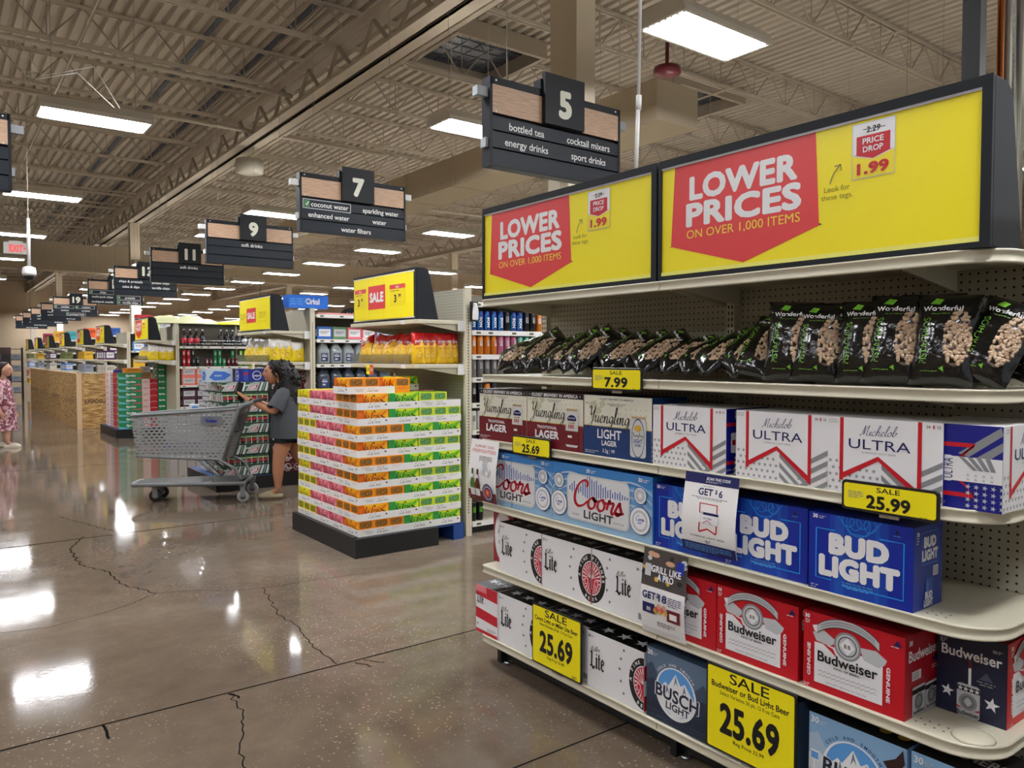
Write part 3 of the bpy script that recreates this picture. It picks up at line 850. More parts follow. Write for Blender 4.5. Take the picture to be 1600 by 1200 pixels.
# ---- paper flyers hanging from the shelf edges
PAPER = mat('flyer_paper', (238, 237, 236), 0.55)
def flyer(label, y0, y1, z0, z1, draw, x=-.014, curl=.03):
    W, H = y0-y1, z1-z0
    t = thing('paper_flyer', label, 'flyer', (FX+x, y0, z0), R90)
    def yo(z): s = 1-z/H; return -curl*math.sin(s*PI*.9)*(.4+.6*s)
    m = MB(); N = 10
    front = [[(W*i/6, yo(H*j/N), H*j/N) for i in range(7)] for j in range(N+1)]
    m.loft(front, PAPER, closed=False); back = [[(a, b+.0006, c) for a, b, c in r] for r in front]; m.loft(back, PAPER, closed=False)
    s = m.build('sheet', t)
    c = Pr(warp=lambda u, v, l: Vector((u, yo(v)-l, v)))
    draw(c, W, H); c.build('print_lettering', s)
    return t
def fly_fire(c, W, H):
    c.text('SUPPORT OUR', W*.5, H*.87, H*.045, RED, w=W*.68, rot=.0); c.text('FIREFIGHTERS', W*.5, H*.79, H*.055, RED, w=W*.84)
    c.fine(W*.36, H*.73, W*.46, H*.02, 5, DGREY)
    r = random.Random(2)
    for i in range(10): c.disc(W*(.4+.5*r.random()), H*(.42+.2*r.random()), W*(.05+.07*r.random()), (LGREY, PAPER)[i%2], 14)
    c.grid(0, 0, W, H*.17, MAROON, 4, 3)
    for cx, g, cap in ((.17, ink('bottle_green', 88, 128, 40), ink('bottle_dark_green', 40, 84, 34)), (.36, ink('bottle_brown', 96, 46, 28), ink('bottle_cap_brown', 60, 30, 22))):
        cx *= W
        c.poly([(cx-W*.08, H*.03), (cx+W*.08, H*.03), (cx+W*.085, H*.27), (cx+W*.035, H*.38), (cx+W*.03, H*.5), (cx-W*.03, H*.5), (cx-W*.035, H*.38), (cx-W*.085, H*.27)], g)
        c.rect(cx-W*.032, H*.46, cx+W*.032, H*.52, cap); c.rect(cx-W*.08, H*.08, cx+W*.08, H*.2, WHITE); c.rect(cx-W*.03, H*.37, cx+W*.03, H*.43, WHITE)
    c.disc(W*.72, H*.16, W*.19, NAVY); c.ring(W*.72, H*.16, W*.12, W*.135, WHITE); c.disc(W*.72, H*.16, W*.09, WARMRED); c.disc(W*.72, H*.165, W*.04, GOLD)
    c.ring(W*.72, H*.16, W*.155, W*.165, LGREY)
flyer('white flyer with two beer bottles hanging at the far end of the rack', 3.245, 3.008, .834, 1.138, fly_fire)
def fly_get6(c, W, H):
    c.grid(0, H*.87, W, H, NAVY, 4, 2); c.text('SCAN THIS CODE', W*.63, H*.925, H*.035, WHITE, w=W*.44, bold=.02, shear=.2); c.fine(W*.4, H*.905, W*.3, H*.012, 2, LGREY)
    c.fine(W*.36, H*.84, W*.28, H*.018, 1, GREY)
    c.text('GET', W*.42, H*.735, H*.085, NAVY, w=W*.27, bold=.02); c.text('$', W*.615, H*.77, H*.05, NAVY, bold=.02); c.text('6', W*.70, H*.735, H*.085, NAVY, bold=.02)
    c.fine(W*.5, H*.70, W*.66, H*.018, 2, GREY, al='C')
    x0, x1, z0, z1 = W*.34, W*.66, H*.27, H*.63
    c.line([(x0, z0+.002), (x0, z1), (x1, z1), (x1, z0+.002)], W*.022, RED); c.line([(x0, z0), (W*.5, z0+H*.05), (x1, z0)], W*.022, RED)
    c.rect(W*.37, H*.38, W*.70, H*.53, LGREY); c.rect(W*.375, H*.385, W*.695, H*.50, WHITE); c.rect(W*.42, H*.495, W*.70, H*.525, NAVY); c.text('ULTRA', W*.5, H*.44, H*.025, NAVY, w=W*.16); c.line([(W*.42, H*.39), (W*.5, H*.43), (W*.58, H*.39)], W*.01, RED)
    c.text('SUPERIOR LIGHT BEER', W*.5, H*.20, H*.022, DGREY, w=W*.64); c.fine(W*.5, H*.16, W*.1, H*.02, 2, NAVY, al='C')
    c.grid(0, 0, W, H*.125, NAVY, 4, 2); c.fine(W*.06, H*.09, W*.86, H*.022, 4, SKY)
flyer('white and navy flyer about six dollars hanging before the blue cartons', 1.845, 1.612, .858, 1.138, fly_get6, x=-.020)
def fly_grill(c, W, H):
    c.grid(0, H*.56, W, H, ink('grill_photo', 74, 68, 66), 4, 4)
    r = random.Random(5)
    for i in range(16):
        x, z = W*r.random(), H*(.6+.36*r.random()); s = W*(.04+.08*r.random())
        x = min(max(x, s), W-s)
        c.disc(x, z, s, (ink('skin_tone_print', 206, 160, 130), LGREY, GOLD, ink('grill_black', 36, 34, 34), ink('jeans_print', 70, 90, 130), DGREY)[i % 6], 10, H*.03)
    c.rect(W*.08, H*.68, W*.22, H*.82, LGREY); c.rect(W*.78, H*.78, W*.94, H*.92, BLUE)
    c.text('GRILL LIKE', W*.56, H*.74, H*.075, WHITE, w=W*.66, bold=.03); c.text('A PRO', W*.56, H*.655, H*.075, WHITE, w=W*.36, bold=.03)
    c.text('GET', W*.22, H*.42, H*.085, NAVY, w=W*.3, bold=.03); c.text('$', W*.42, H*.455, H*.055, NAVY, bold=.02); c.text('18', W*.535, H*.42, H*.085, NAVY, w=W*.17, bold=.03)
    c.fine(W*.66, H*.485, W*.30, H*.022, 5, NAVY)
    c.rect(W*.08, H*.25, W*.36, H*.37, NAVY); c.text('88', W*.22, H*.28, H*.045, LGREY, bold=.03); c.rect(W*.64, H*.22, W*.93, H*.36, MAROON); c.rect(W*.70, H*.25, W*.86, H*.32, WHITE)
    for i in range(7): c.disc(W*(.38+.04*i), H*(.30+.03*(i%3)), W*.045, (GOLD, WARMRED, ink('skin_tone_print', 206, 160, 130))[i % 3], 10)
    c.fine(W*.42, H*.17, W*.4, H*.02, 3, DGREY); c.fine(W*.1, H*.075, W*.8, H*.013, 4, LGREY)
flyer('white flyer with a barbecue photograph hanging between the white and red cartons', 2.048, 1.832, .500, .822, fly_grill, x=-.018)
# ================================================================= BEER CARTONS
def clip_u(q, lo, hi, axis=0):
    """Cuts printed artwork at the carton's edges."""
    for x, s in ((lo, -1), (hi, 1)):
        n = Vector((0, 0, 0)); n[axis] = s; c = Vector((0, 0, 0)); c[axis] = x
        g = q.bm.verts[:] + q.bm.edges[:] + q.bm.faces[:]
        bmesh.ops.bisect_plane(q.bm, geom=g, plane_co=c, plane_no=n, clear_outer=True)
def carton(name, W, H, D, body, front=None, side=None, top=None, left=None, cat='beer carton', topm=None, clip=True):
    def fn():
        t = thing(name, name.replace('_', ' '), cat)
        m = MB(); m.box(0, 0, 0, W, D, H, body)
        m.bevel(.0025, 2)
        if topm:
            k = m.mi(topm)
            for f in m.bm.faces:
                if f.normal.z > .9: f.material_index = k
        m.build('carton_body', t)
        q = Pr()
        if front:
            front(q, W, H)
            if clip: clip_u(q, .0005, W-.0005); clip_u(q, .0008, H-.0008, 2)
        if side: q.frame((W, 0, 0), (0,1,0), (0,0,1), (1,0,0)); side(q, D, H)
        if left: q.frame((0, D, 0), (0,-1,0), (0,0,1), (-1,0,0)); left(q, D, H)
        if top: q.frame((0, 0, H), (1,0,0), (0,1,0), (0,0,1)); top(q, W, D)
        q.build('print_lettering', t)
        return t
    return Maker(fn)
# shelf placement
def put(mk, y_left, z, label, x=.012, rz=R90, group=None):
    return mk((FX+x, y_left, z+.0004), rz, label, group)

# ---- white and maroon / white and blue eagle lagers
def can_art(q, cx, z0, w, h, body, band=None):
    r = w/2
    q.poly([(cx-r*.78, z0), (cx+r*.78, z0), (cx+r, z0+h*.05), (cx+r, z0+h*.86), (cx+r*.8, z0+h*.95), (cx-r*.8, z0+h*.95), (cx-r, z0+h*.86), (cx-r, z0+h*.05)], body)
    q.poly([(cx-r*.8, z0+h*.94), (cx+r*.8, z0+h*.94), (cx+r*.84, z0+h), (cx-r*.84, z0+h)], ink('can_rim', 190, 160, 120))
    if band: q.rect(cx-r, z0+h*.06, cx+r, z0+h*.42, band)
def yuengling(dark, name, lager, light=False):
    def front(q, W, H):
        q.rect(0, 0, W, H, CREAM)
        for (a, b, s) in ((.08, .86, .10), (.16, .76, .09), (.24, .88, .07), (.10, .68, .06)): q.poly([(W*a, H*b), (W*(a+s), H*(b+.06)), (W*(a+s*1.4), H*(b-.03)), (W*(a+s*.4), H*(b-.1))], ink('faded_hop', 204, 204, 176))
        for i in range(7):
            for j in range(3): q.star(W*(.5+.07*i), H*(.62+.09*j), .006, ink('faded_star', 206, 204, 196)); q.k -= 1
        q.k += 1
        if not light:
            q.rect(0, H*.905, W, H, BLACK); q.text('OLDEST BREWERY IN AMERICA', W*.5, H*.925, H*.058, WHITE, w=W*.82, bold=.03)
            q.star(W*.05, H*.953, .005, WHITE); q.star(W*.95, H*.953, .005, WHITE)
        else: q.text('OLDEST BREWERY IN AMERICA', W*.5, H*.93, H*.03, GREY, w=W*.5, bold=.02)
        q.fine(W*.5, H*.86, W*.26, H*.025, 2, GREY, al='C'); q.fine(W*.03, H*.86, W*.07, H*.025, 1, DGREY)
        q.rect(0, 0, W, H*(.46 if not light else .5), dark); q.rect(0, H*(.45 if not light else .49), W, H*(.46 if not light else .5), GOLD)
        q.script('Yuengling', W*.07, H*.56, H*.27, BLACK, w=.085, width=W*.62, slant=.16, rise=-.02)
        if light:
            q.text('LIGHT', W*.40, H*.30, H*.15, WHITE, w=W*.36, bold=.02); q.text('LAGER', W*.40, H*.185, H*.085, WHITE, w=W*.22, bold=.03)
            q.text('3.2g', W*.345, H*.07, H*.06, WHITE, w=W*.09, bold=.01); q.text('99', W*.46, H*.07, H*.06, WHITE, bold=.01); q.rect(W*.41, H*.04, W*.412, H*.14, WHITE)
        else:
            q.text('TRADITIONAL', W*.38, H*.35, H*.052, WHITE, w=W*.36, bold=.02); q.text(lager, W*.38, H*.185, H*.135, WHITE, w=W*.42, bold=.04)
        q.fine(W*.03, H*.07, W*.22, H*.03, 2, LGREY)
        if light:
            can_art(q, W*.82, H*.06, W*.22, H*.64, ink('can_silver', 208, 208, 206)); q.ring(W*.82, H*.36, W*.085, W*.092, ink('can_blue', 60, 90, 150), sq=2.2); q.disc(W*.82, H*.52, W*.05, GOLD, 14, H*.05)
            q.script('Yuengling', W*.735, H*.385, H*.07, BLACK, width=W*.16, slant=.1); q.text('LIGHT', W*.82, H*.29, H*.06, ink('can_blue', 60, 90, 150), w=W*.13, bold=.02); q.text('LAGER', W*.82, H*.235, H*.04, ink('can_blue', 60, 90, 150), w=W*.09, bold=.02)
        else:
            can_art(q, W*.82, H*.08, W*.21, H*.66, ink('can_silver', 208, 208, 206), dark); q.disc(W*.82, H*.56, W*.075, NAVY, 16, H*.075)
            for i in range(4): q.star(W*(.775+.03*i), H*.58, .0045, WHITE)
            q.rect(W*.735, H*.47, W*.905, H*.53, CREAM); q.text('LAGER', W*.82, H*.485, H*.03, BLACK, w=W*.12, bold=.02)
            for i in range(3): q.rect(W*(.77+.035*i), H*.40, W*(.785+.035*i), H*.47, RED)
            q.rect(W*.76, H*.24, W*.83, H*.28, CREAM)
    def side(q, W, H):
        q.rect(0, 0, W, H, dark); q.text('LAGER', W*.5, H*.2, W*.25, CREAM, rot=PI/2, bold=.03); q.fine(W*.3, H*.85, W*.4, H*.03, 3, CREAM)
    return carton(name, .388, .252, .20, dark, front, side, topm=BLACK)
y1 = yuengling(MAROON, 'lager_carton', 'LAGER')
y2 = yuengling(ink('lager_blue', 20, 56, 110), 'light_lager_carton', 'LAGER', True)
put(y1, 3.212, 1.139, 'maroon and cream lager carton at the far end of the second shelf down')
put(y1, 2.822, 1.139, 'maroon and cream lager carton between its twin and the blue light lager carton')
put(y2, 2.430, 1.139, 'blue and cream light lager carton with a silver can on it')

# ---- white cartons with the red ribbon
DENIM = ink('ultra_blue', 16, 24, 132)
def ultra_front(q, W, H):
    q.rect(0, 0, W, H, WHITE)
    for i in range(9):                                         # star field and slanted stripes cut to shape
        for j in range(6):
            x, z = W*(.03+.062*i+(.03 if j % 2 else 0)), H*(.05+.09*j)
            if x < W*.49 and z < H*(.62-.95*abs(x/W-.0)) + (H*.12 if x > W*.12 else 0) and z < H*.47: q.star(x, z, .0075, ink('star_grey', 150, 150, 154)); q.k -= 1
    q.k += 1
    for i in range(5):
        z = H*(.36-.14*i)
        q.poly([(W*.5, z), (W*.78, z-H*.36), (W*.78, z-H*.29), (W*.5, z+H*.07)], GREY); q.k -= 1
    q.k += 1
    for i in range(5):
        z = H*(.38-.14*i)
        q.poly([(W*.70, z-H*.17), (W*1.02, z+H*.10), (W*1.02, z+H*.17), (W*.70, z-H*.10)], GREY); q.k -= 1
    q.k += 1
    q.poly([(W*.15, H*.22), (W*.15, H*1.0), (W*.82, H*1.0), (W*.82, H*.10), (W*.48, H*.5)], WHITE)
    w = W*.034
    q.rect(W*.12, H*.16, W*.12+w, H, RED); q.rect(W*.80, H*.10, W*.80+w, H, RED)
    q.poly([(W*.12, H*.16), (W*.47, H*.46), (W*.47, H*.52), (W*.12, H*.24)], RED); q.poly([(W*.47, H*.46), (W*.834, H*.02), (W*.834, H*.12), (W*.47, H*.52)], RED)
    q.script('Michelob', W*.30, H*.775, H*.135, NAVY, w=.075, width=W*.32, slant=.3, rise=.03)
    q.text('ULTRA', W*.475, H*.60, H*.135, NAVY, w=W*.54, bold=.0)
    q.text('SUPERIOR LIGHT BEER', W*.475, H*.545, H*.022, GREY, w=W*.30)
    q.text('24', W*.885, H*.93, H*.035, DGREY, bold=.02); q.rect(W*.922, H*.925, W*.934, H*.97, RED); q.text('12', W*.97, H*.93, H*.035, DGREY, bold=.02)
    q.text('LIMITED', W*.06, H*.95, H*.02, GREY, w=W*.08); q.text('EDITION', W*.06, H*.92, H*.02, GREY, w=W*.08)
def ultra_side(q, W, H):
    q.rect(0, 0, W, H, DENIM)
    # artwork lies on its side
    q.poly([(W*.55, H*.66), (W*.98, H*.99), (W*1.0, H*.90), (W*.66, H*.62)], GREY)
    q.poly([(W*.74, H*.62), (W, H*.82), (W, H*.72), (W*.86, H*.60)], GREY)
    q.line([(0, H*.76), (W*.72, H*.76), (W*.52, H*.55)], W*.05, RED); q.line([(0, H*.17), (W*.72, H*.17), (W*.52, H*.4)], W*.05, RED)
    r = random.Random(3)
    for i in range(5):
        for j in range(4): q.star(W*(.66+.085*i), H*(.05+.075*j), .0075, LGREY, rot=.3); q.k -= 1
    q.k += 1
    q.rect(W*.1, H*.33, W, H*.62, WHITE); q.rrect(W*.1, H*.32, W*.5, H*.63, .008, WHITE)
    q.rect(W*.13, H*.44, W*.32, H*.52, RED); q.poly([(W*.32, H*.44), (W*.29, H*.48), (W*.32, H*.52)], WHITE)
    q.text('ULTRA', W*.50, H*.475, W*.11, NAVY, rot=PI/2, w=None, maxw=H*.24); q.script('Michelob', W*.38, H*.37, W*.14, NAVY, w=.08, width=H*.2, rot=PI/2)
    for i in range(4): q.poly([(W*(.56+.09*i), H*.62), (W*(.61+.09*i), H*.62), (W*(.76+.06*i), H*.47), (W*(.71+.06*i), H*.47)], GREY); q.k -= 1
    q.k += 1
    for i in range(4):
        for j in range(2): q.star(W*(.66+.08*i), H*(.36+.05*j), .006, LGREY); q.k -= 1
    q.text('24', W*.22, H*.865, H*.045, WHITE, rot=PI/2, bold=.02); q.text('12', W*.22, H*.945, H*.045, WHITE, rot=PI/2, bold=.02); q.rect(W*.17, H*.90, W*.225, H*.915, RED)
    q.text('LIMITED EDITION', W*.12, H*.05, H*.025, LGREY, rot=0, w=W*.26)
ultra = carton('white_beer_carton', .342, .2285, .245, WHITE, ultra_front, ultra_side, left=ultra_side)
put(ultra, 2.037, 1.139, 'white carton with a red ribbon, next to the blue light lager')
put(ultra, 1.653, 1.139, 'white carton with a red ribbon, middle one of the three')
put(ultra, 1.313, 1.139, 'white carton with a red ribbon, above the small 25.99 sign')
# the fourth is turned: its blue end faces out and its white front faces the near end of the rack
ultra((FX+.02, .826, 1.1394), 0, 'carton turned so its navy blue end shows, last on its shelf')

# ---- blue music edition cans, artwork running over two cartons
def coors_art(q, ox, H):
    W2 = .604; X = lambda f: ox + f*W2
    q.rect(X(0), 0, X(1), H, ink('ice_blue', 150, 190, 222)); q.rect(X(0), H*.80, X(1), H, ink('coors_blue', 66, 140, 214)); q.rect(X(0), H*.52, X(1), H*.80, ink('mid_ice', 112, 168, 220)); 
    for i in range(6): q.ring(X(.22), H*.05, .06+.03*i, .068+.03*i, ink('wave_grey', 176, 200, 220), n=20, a0=.1, a1=3); q.ring(X(.8), H*.05, .06+.03*i, .068+.03*i, ink('wave_grey', 176, 200, 220), n=20, a0=.1, a1=3)
    q.rrect(X(.17), H*.10, X(.80), H*.86, .03, ink('frost', 206, 210, 212)); q.rrect(X(.185), H*.13, X(.785), H*.83, .025, ink('frost_light', 222, 224, 226))
    r = random.Random(9); hs = [.2,.35,.5,.3,.45,.25,.62,.75,.9,.95,.82,.7,.78,.55,.6,.42,.5,.3,.38,.2,.3,.24,.34,.2,.15,.1]
    for i, h in enumerate(hs):
        x = X(.20+.575*i/25); q.rect(x, H*(.60-.13*h), x+.0055, H*(.60+.26*h), ink('wave_blue', 34, 82, 170)); q.k -= 1
    q.k += 1
    q.text('LIGHT', X(.50), H*.16, H*.13, DGREY, w=W2*.29, bold=.03); q.text('MUSIC', X(.27), H*.17, H*.035, GREY, w=W2*.07); q.text('EDITION', X(.70), H*.17, H*.035, GREY, w=W2*.1)
    for m, w, d in ((WHITE, .19, 0), (ink('coors_red', 176, 16, 40), .145, 0)):
        q.script('Coors', X(.235), H*.34, H*.44, m, w=w, width=W2*.50, slant=.12, nib=(.5, .5), rise=-.02)
    for cx in (.085, .90):
        q.disc(X(cx), H*.70, .035, ink('speaker_rim', 230, 234, 238)); q.ring(X(cx), H*.70, .032, .0355, ink('speaker_blue', 40, 90, 160)); q.disc(X(cx), H*.70, .026, LGREY); q.disc(X(cx), H*.70, .011, WHITE)
        q.disc(X(cx), H*.32, .056, ink('speaker_blue', 40, 90, 160)); q.disc(X(cx), H*.32, .053, WHITE); q.disc(X(cx), H*.32, .042, LGREY); q.disc(X(cx), H*.32, .033, WHITE)
        q.script('Coors', X(cx)-.022, H*.32, .022, ink('wave_blue', 34, 82, 170), w=.14, width=.044); q.text('LIGHT', X(cx), H*.275, .008, ink('wave_blue', 34, 82, 170), w=.024, bold=.02)
    for a in (.425, .925):
        q.text('30', X(a)-.012, H*.91, H*.06, WHITE, bold=.04); q.fine(X(a)+.004, H*.94, .032, H*.028, 2, WHITE)
COORSB = ink('coors_box', 40, 110, 190)
coL = carton('light_beer_carton', .301, .262, .20, COORSB, lambda q, W, H: coors_art(q, 0, H))
coR = carton('light_beer_carton', .301, .262, .20, COORSB, lambda q, W, H: coors_art(q, -.302, H))
for k, y in enumerate((3.243, 2.940, 2.638, 2.337)):
    put((coL, coR)[k % 2], y, .823, ('blue speaker carton at the shelf end, mostly behind the bottle flyer', 'blue speaker carton whose print ends in ors, beside the bottle flyer', 'blue speaker carton showing the first half of the big red name', 'blue speaker carton showing the last half of the big red name')[k])

# ---- bright blue cartons
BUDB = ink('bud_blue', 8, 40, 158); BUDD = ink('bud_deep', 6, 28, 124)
def bud_front(q, W, H):
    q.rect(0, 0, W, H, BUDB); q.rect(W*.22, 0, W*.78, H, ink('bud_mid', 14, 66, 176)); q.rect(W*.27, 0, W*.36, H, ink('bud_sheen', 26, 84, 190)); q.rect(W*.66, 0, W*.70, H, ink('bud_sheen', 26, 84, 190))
    for i in range(4): q.ring(W*(.40+.07*i), H*(.96-.03*(i % 2)), .018, .020, CYAN, n=20); q.k -= 1
    q.k += 1
    q.line([(W*.3, H), (W*.42, H*.80), (W*.58, H*.80), (W*.72, H)], .002, CYAN); q.ring(W*.5, H*.93, .036, .038, CYAN)
    q.line([(W*.27, H*.80), (W*.08, H*.80), (W*.08, H*.16), (W*.24, H*.16)], .0042, CYAN); q.line([(W*.70, H*.80), (W*.92, H*.80), (W*.92, H*.12), (W*.35, H*.12)], .0042, CYAN)
    q.text('BUD', W*.5, H*.52, H*.24, WHITE, w=W*.54, bold=.075); q.text('LIGHT', W*.5, H*.225, H*.24, WHITE, w=W*.74, bold=.075)
    q.fine(W*.5, H*.16, W*.3, H*.03, 3, SKY, al='C'); q.text('30', W*.07, H*.93, H*.05, WHITE, bold=.04); q.fine(W*.11, H*.955, W*.07, H*.022, 2, LGREY)
    q.fine(W*.03, H*.05, W*.08, H*.03, 2, LGREY); q.poly([(W*.84, H*.90), (W*.88, H*.90), (W*.86, H*.94)], BLACK); q.fine(W*.83, H*.87, W*.1, H*.02, 1, SKY)
def bud_side(q, W, H):
    q.rect(0, 0, W, H, ink('bud_side', 22, 52, 148)); q.outline(W*.27, H*.53, W*.84, H*.92, .003, .0015, SKY)
    q.text('BUD', W*.55, H*.74, H*.12, WHITE, w=W*.40, bold=.07); q.text('LIGHT', W*.55, H*.585, H*.12, WHITE, w=W*.52, bold=.07)
    q.text('30', W*.13, H*.89, H*.05, WHITE, bold=.04, rot=0); q.fine(W*.08, H*.86, W*.1, H*.03, 3, LGREY)
    q.rect(W*.66, H*.37, W*.84, H*.49, WHITE)
    for i in range(7): q.rect(W*(.675+.022*i), H*.38, W*(.683+.022*i), H*.48, BLACK); q.k -= 1
    q.k += 1
    q.rrect(W*.40, H*.02, W*.64, H*.36, .006, ink('bud_can', 40, 84, 170)); q.rrect(W*.44, H*.04, W*.5, H*.33, .003, ink('bud_can_light', 70, 120, 200))
    q.text('BUD', W*.51, H*.12, H*.08, WHITE, w=W*.24, bold=.06); q.text('LIGHT', W*.50, H*.03, H*.08, WHITE, w=W*.3, bold=.06)
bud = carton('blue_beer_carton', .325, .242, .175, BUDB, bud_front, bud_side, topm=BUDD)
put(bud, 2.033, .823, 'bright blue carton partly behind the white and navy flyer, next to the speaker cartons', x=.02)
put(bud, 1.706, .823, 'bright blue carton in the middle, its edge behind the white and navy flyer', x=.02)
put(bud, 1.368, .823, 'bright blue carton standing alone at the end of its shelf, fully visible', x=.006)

# ---- white cartons with the round pilsner seal
LRED = ink('lite_red', 204, 34, 54)
LITE = {  # blackletter-like outlines in a unit box
 'L': (.52, [[(.10,1.0),(.22,1.04),(.26,.96),(.24,.22),(.36,.10),(.52,.20),(.54,.14),(.38,-.06),(.30,-.06),(.12,.10),(.02,.04),(.0,.10),(.10,.20),(.12,.86),(.04,.90)]]),
 'i': (.22, [[(.02,.62),(.14,.74),(.20,.68),(.20,.14),(.24,.08),(.14,.0),(.06,.08),(.06,.58)], [(.08,.88),(.15,.96),(.21,.88),(.14,.80)]]),
 't': (.28, [[(.04,.66),(.08,.72),(.08,.86),(.20,.98),(.20,.72),(.28,.72),(.26,.64),(.20,.64),(.20,.16),(.28,.12),(.16,.0),(.08,.08),(.08,.64)]]),
 'e': (.36, [[(.02,.16),(.02,.56),(.20,.76),(.36,.58),(.34,.46),(.16,.32),(.16,.18),(.24,.10),(.34,.18),(.36,.12),(.20,-.02)], ]),
}
def lite_word(q, x, z, h, m):
    for ch in 'Lite':
        adv, ps = LITE[ch]; k = q.k
        for p in ps: q.poly([(x+a*h*.82, z+b*h) for a, b in p], m); q.k = k
        if ch == 'e': q.k += 1; q.poly([(x+.17*h*.82, z+.44*h), (x+.24*h*.82, z+.50*h), (x+.22*h*.82, z+.60*h), (x+.16*h*.82, z+.54*h)], WHITE); q.k = k
        x += adv*h*.82+.02*h
    q.k += 2
def seal(q, cx, cz, R):
    sq = 1.28
    q.disc(cx, cz, R, BLACK, 40, R*sq); q.disc(cx, cz, R*.70, WHITE, 36, R*.70*sq); q.disc(cx, cz, R*.655, LRED, 36, R*.655*sq)
    for i in range(22):
        a = 2*PI*i/22; q.poly([(cx+R*.2*math.cos(a), cz+R*.2*sq*math.sin(a)), (cx+R*.61*math.cos(a-.06), cz+R*.61*sq*math.sin(a-.06)), (cx+R*.61*math.cos(a+.06), cz+R*.61*sq*math.sin(a+.06))], WHITE); q.k -= 1
    q.k += 1
    q.disc(cx, cz+R*.2, R*.3, LRED, 20); q.rect(cx-R*.07, cz-R*.75, cx+R*.07, cz+R*.2, LRED)
    for s in (-1, 1): q.rrect(cx+s*R*.33-R*.17, cz-R*.42, cx+s*R*.33+R*.17, cz-R*.02, R*.06, LRED); q.outline(cx+s*R*.33-R*.13, cz-R*.38, cx+s*R*.33+R*.13, cz-R*.06, R*.04, R*.035, WHITE)
    for i in range(9): a = PI*(.1+.8*i/8); q.line([(cx, cz), (cx+R*.5*math.cos(a), cz+R*.6*math.sin(a))], R*.03, WHITE); q.k -= 1
    q.k += 1
    k = q.k
    for body, am, sp, inv in (('A FINE PILSNER', PI/2, 3.1, False), ('BEER', -PI/2, .85, True)):
        n = len(body)
        for i, ch in enumerate(body):
            if ch == ' ': continue
            off = (i-(n-1)/2)*sp/(n-1); a = am+off if inv else am-off
            rr = R*(.79 if not inv else .91)
            q.text(ch, cx+rr*math.cos(a), cz+rr*sq*math.sin(a), R*.17, WHITE, bold=.035, rot=(a+PI/2 if inv else a-PI/2)); q.k = k
    q.k += 1
GREEN_STAR = ink('olive_star', 96, 100, 80)
def lite_panel(q, W, H, seal_x, word_x, star_x):
    q.rect(0, 0, W, H, WHITE)
    seal(q, seal_x, H*.47, H*.335)
    q.script('Miller', word_x, H*.66, H*.085, ink('miller_olive', 120, 112, 84), w=.12, width=W*.18, slant=.2, rise=.12)
    lite_word(q, word_x-.0, H*.36, H*.30, BLACK)
    for dx, z in ((.004, .90), (-.012, .74), (-.02, .56), (-.012, .36), (.004, .17)): q.star(star_x+dx, H*z, .0085, GREEN_STAR); q.k -= 1
    q.k += 1
def lite_top(q, W, D):
    q.rect(0, 0, W, D, BLACK)
    for i in range(3): q.star(W*(.2+.3*i), D*.28, .036, LGREY, rot=.4+i); q.star(W*(.05+.3*i), D*.7, .03, DGREY, rot=i)
def stripes_side(q, D, H):
    for i, m in enumerate((RED, WHITE, RED, WHITE)): q.rect(0, H*(.25*i+.02), D, H*(.25*i+.27) if i < 3 else H, m)
def lite_end(q, W, H):
    q.rect(0, 0, W, H, WHITE); q.poly([(0, H*.78), (W, H*.74), (W, H), (0, H)], LRED); q.poly([(0, H*.30), (W, H*.26), (W, H*.46), (0, H*.52)], LRED); q.rect(0, 0, W, H*.07, LRED)
    q.rect(0, H*.86, W*.5, H*.99, ink('lite_pink', 232, 130, 140)); lite_word(q, W*.06, H*.62, H*.20, BLACK); q.rect(W*.5, H*.54, W*.505, H*.98, LGREY); q.text('30', W*.1, H*.16, H*.04, BLACK, bold=.03); q.fine(W*.55, H*.14, W*.38, H*.025, 3, GREY)
liteA = carton('pilsner_carton', .328, .241, .22, WHITE, lambda q, W, H: (lite_panel(q, W, H, W, W*.06, W*.66), q.text('30', W*.05, H*.90, H*.045, DGREY, bold=.02), q.fine(W*.09, H*.925, W*.05, H*.02, 2, GREY)), stripes_side, lite_top, lite_end)
liteB = carton('pilsner_carton', .310, .241, .22, WHITE, lambda q, W, H: (lite_panel(q, W, H, 0, W*.46, W*.34), q.text('30', W*.86, H*.86, H*.045, DGREY, bold=.02), q.rect(W*.87, H*.06, W*.97, H*.17, LGREY), [q.rect(W*(.88+.012*i), H*.07, W*(.886+.012*i), H*.16, DGREY) for i in range(7)]), stripes_side, lite_top, lite_end)
put(liteA, 3.043, .500, 'white pilsner carton, outermost on the middle shelf, half a round seal on its edge')
put(liteA, 2.711, .500, 'white pilsner carton with the other carton completing its round seal, middle shelf')
put(liteB, 2.376, .500, 'white pilsner carton beside the barbecue flyer on the middle shelf')
def lite_turned():
    t = carton('pilsner_carton', .188, .243, .32, WHITE, lite_end, None, lite_top)
    return t
lt = lite_turned()
put(lt, 3.24, .147, 'pilsner carton turned to show its red and white striped end, bottom shelf corner', x=.006)
put(liteA, 3.049, .147, 'white pilsner carton on the bottom shelf next to the red striped end', x=.012)
put(liteB, 2.716, .147, 'white pilsner carton hidden behind the big yellow sign', x=.03)
put(liteA, 2.404, .147, 'white pilsner carton on the bottom shelf next to the mountain carton', x=.012)
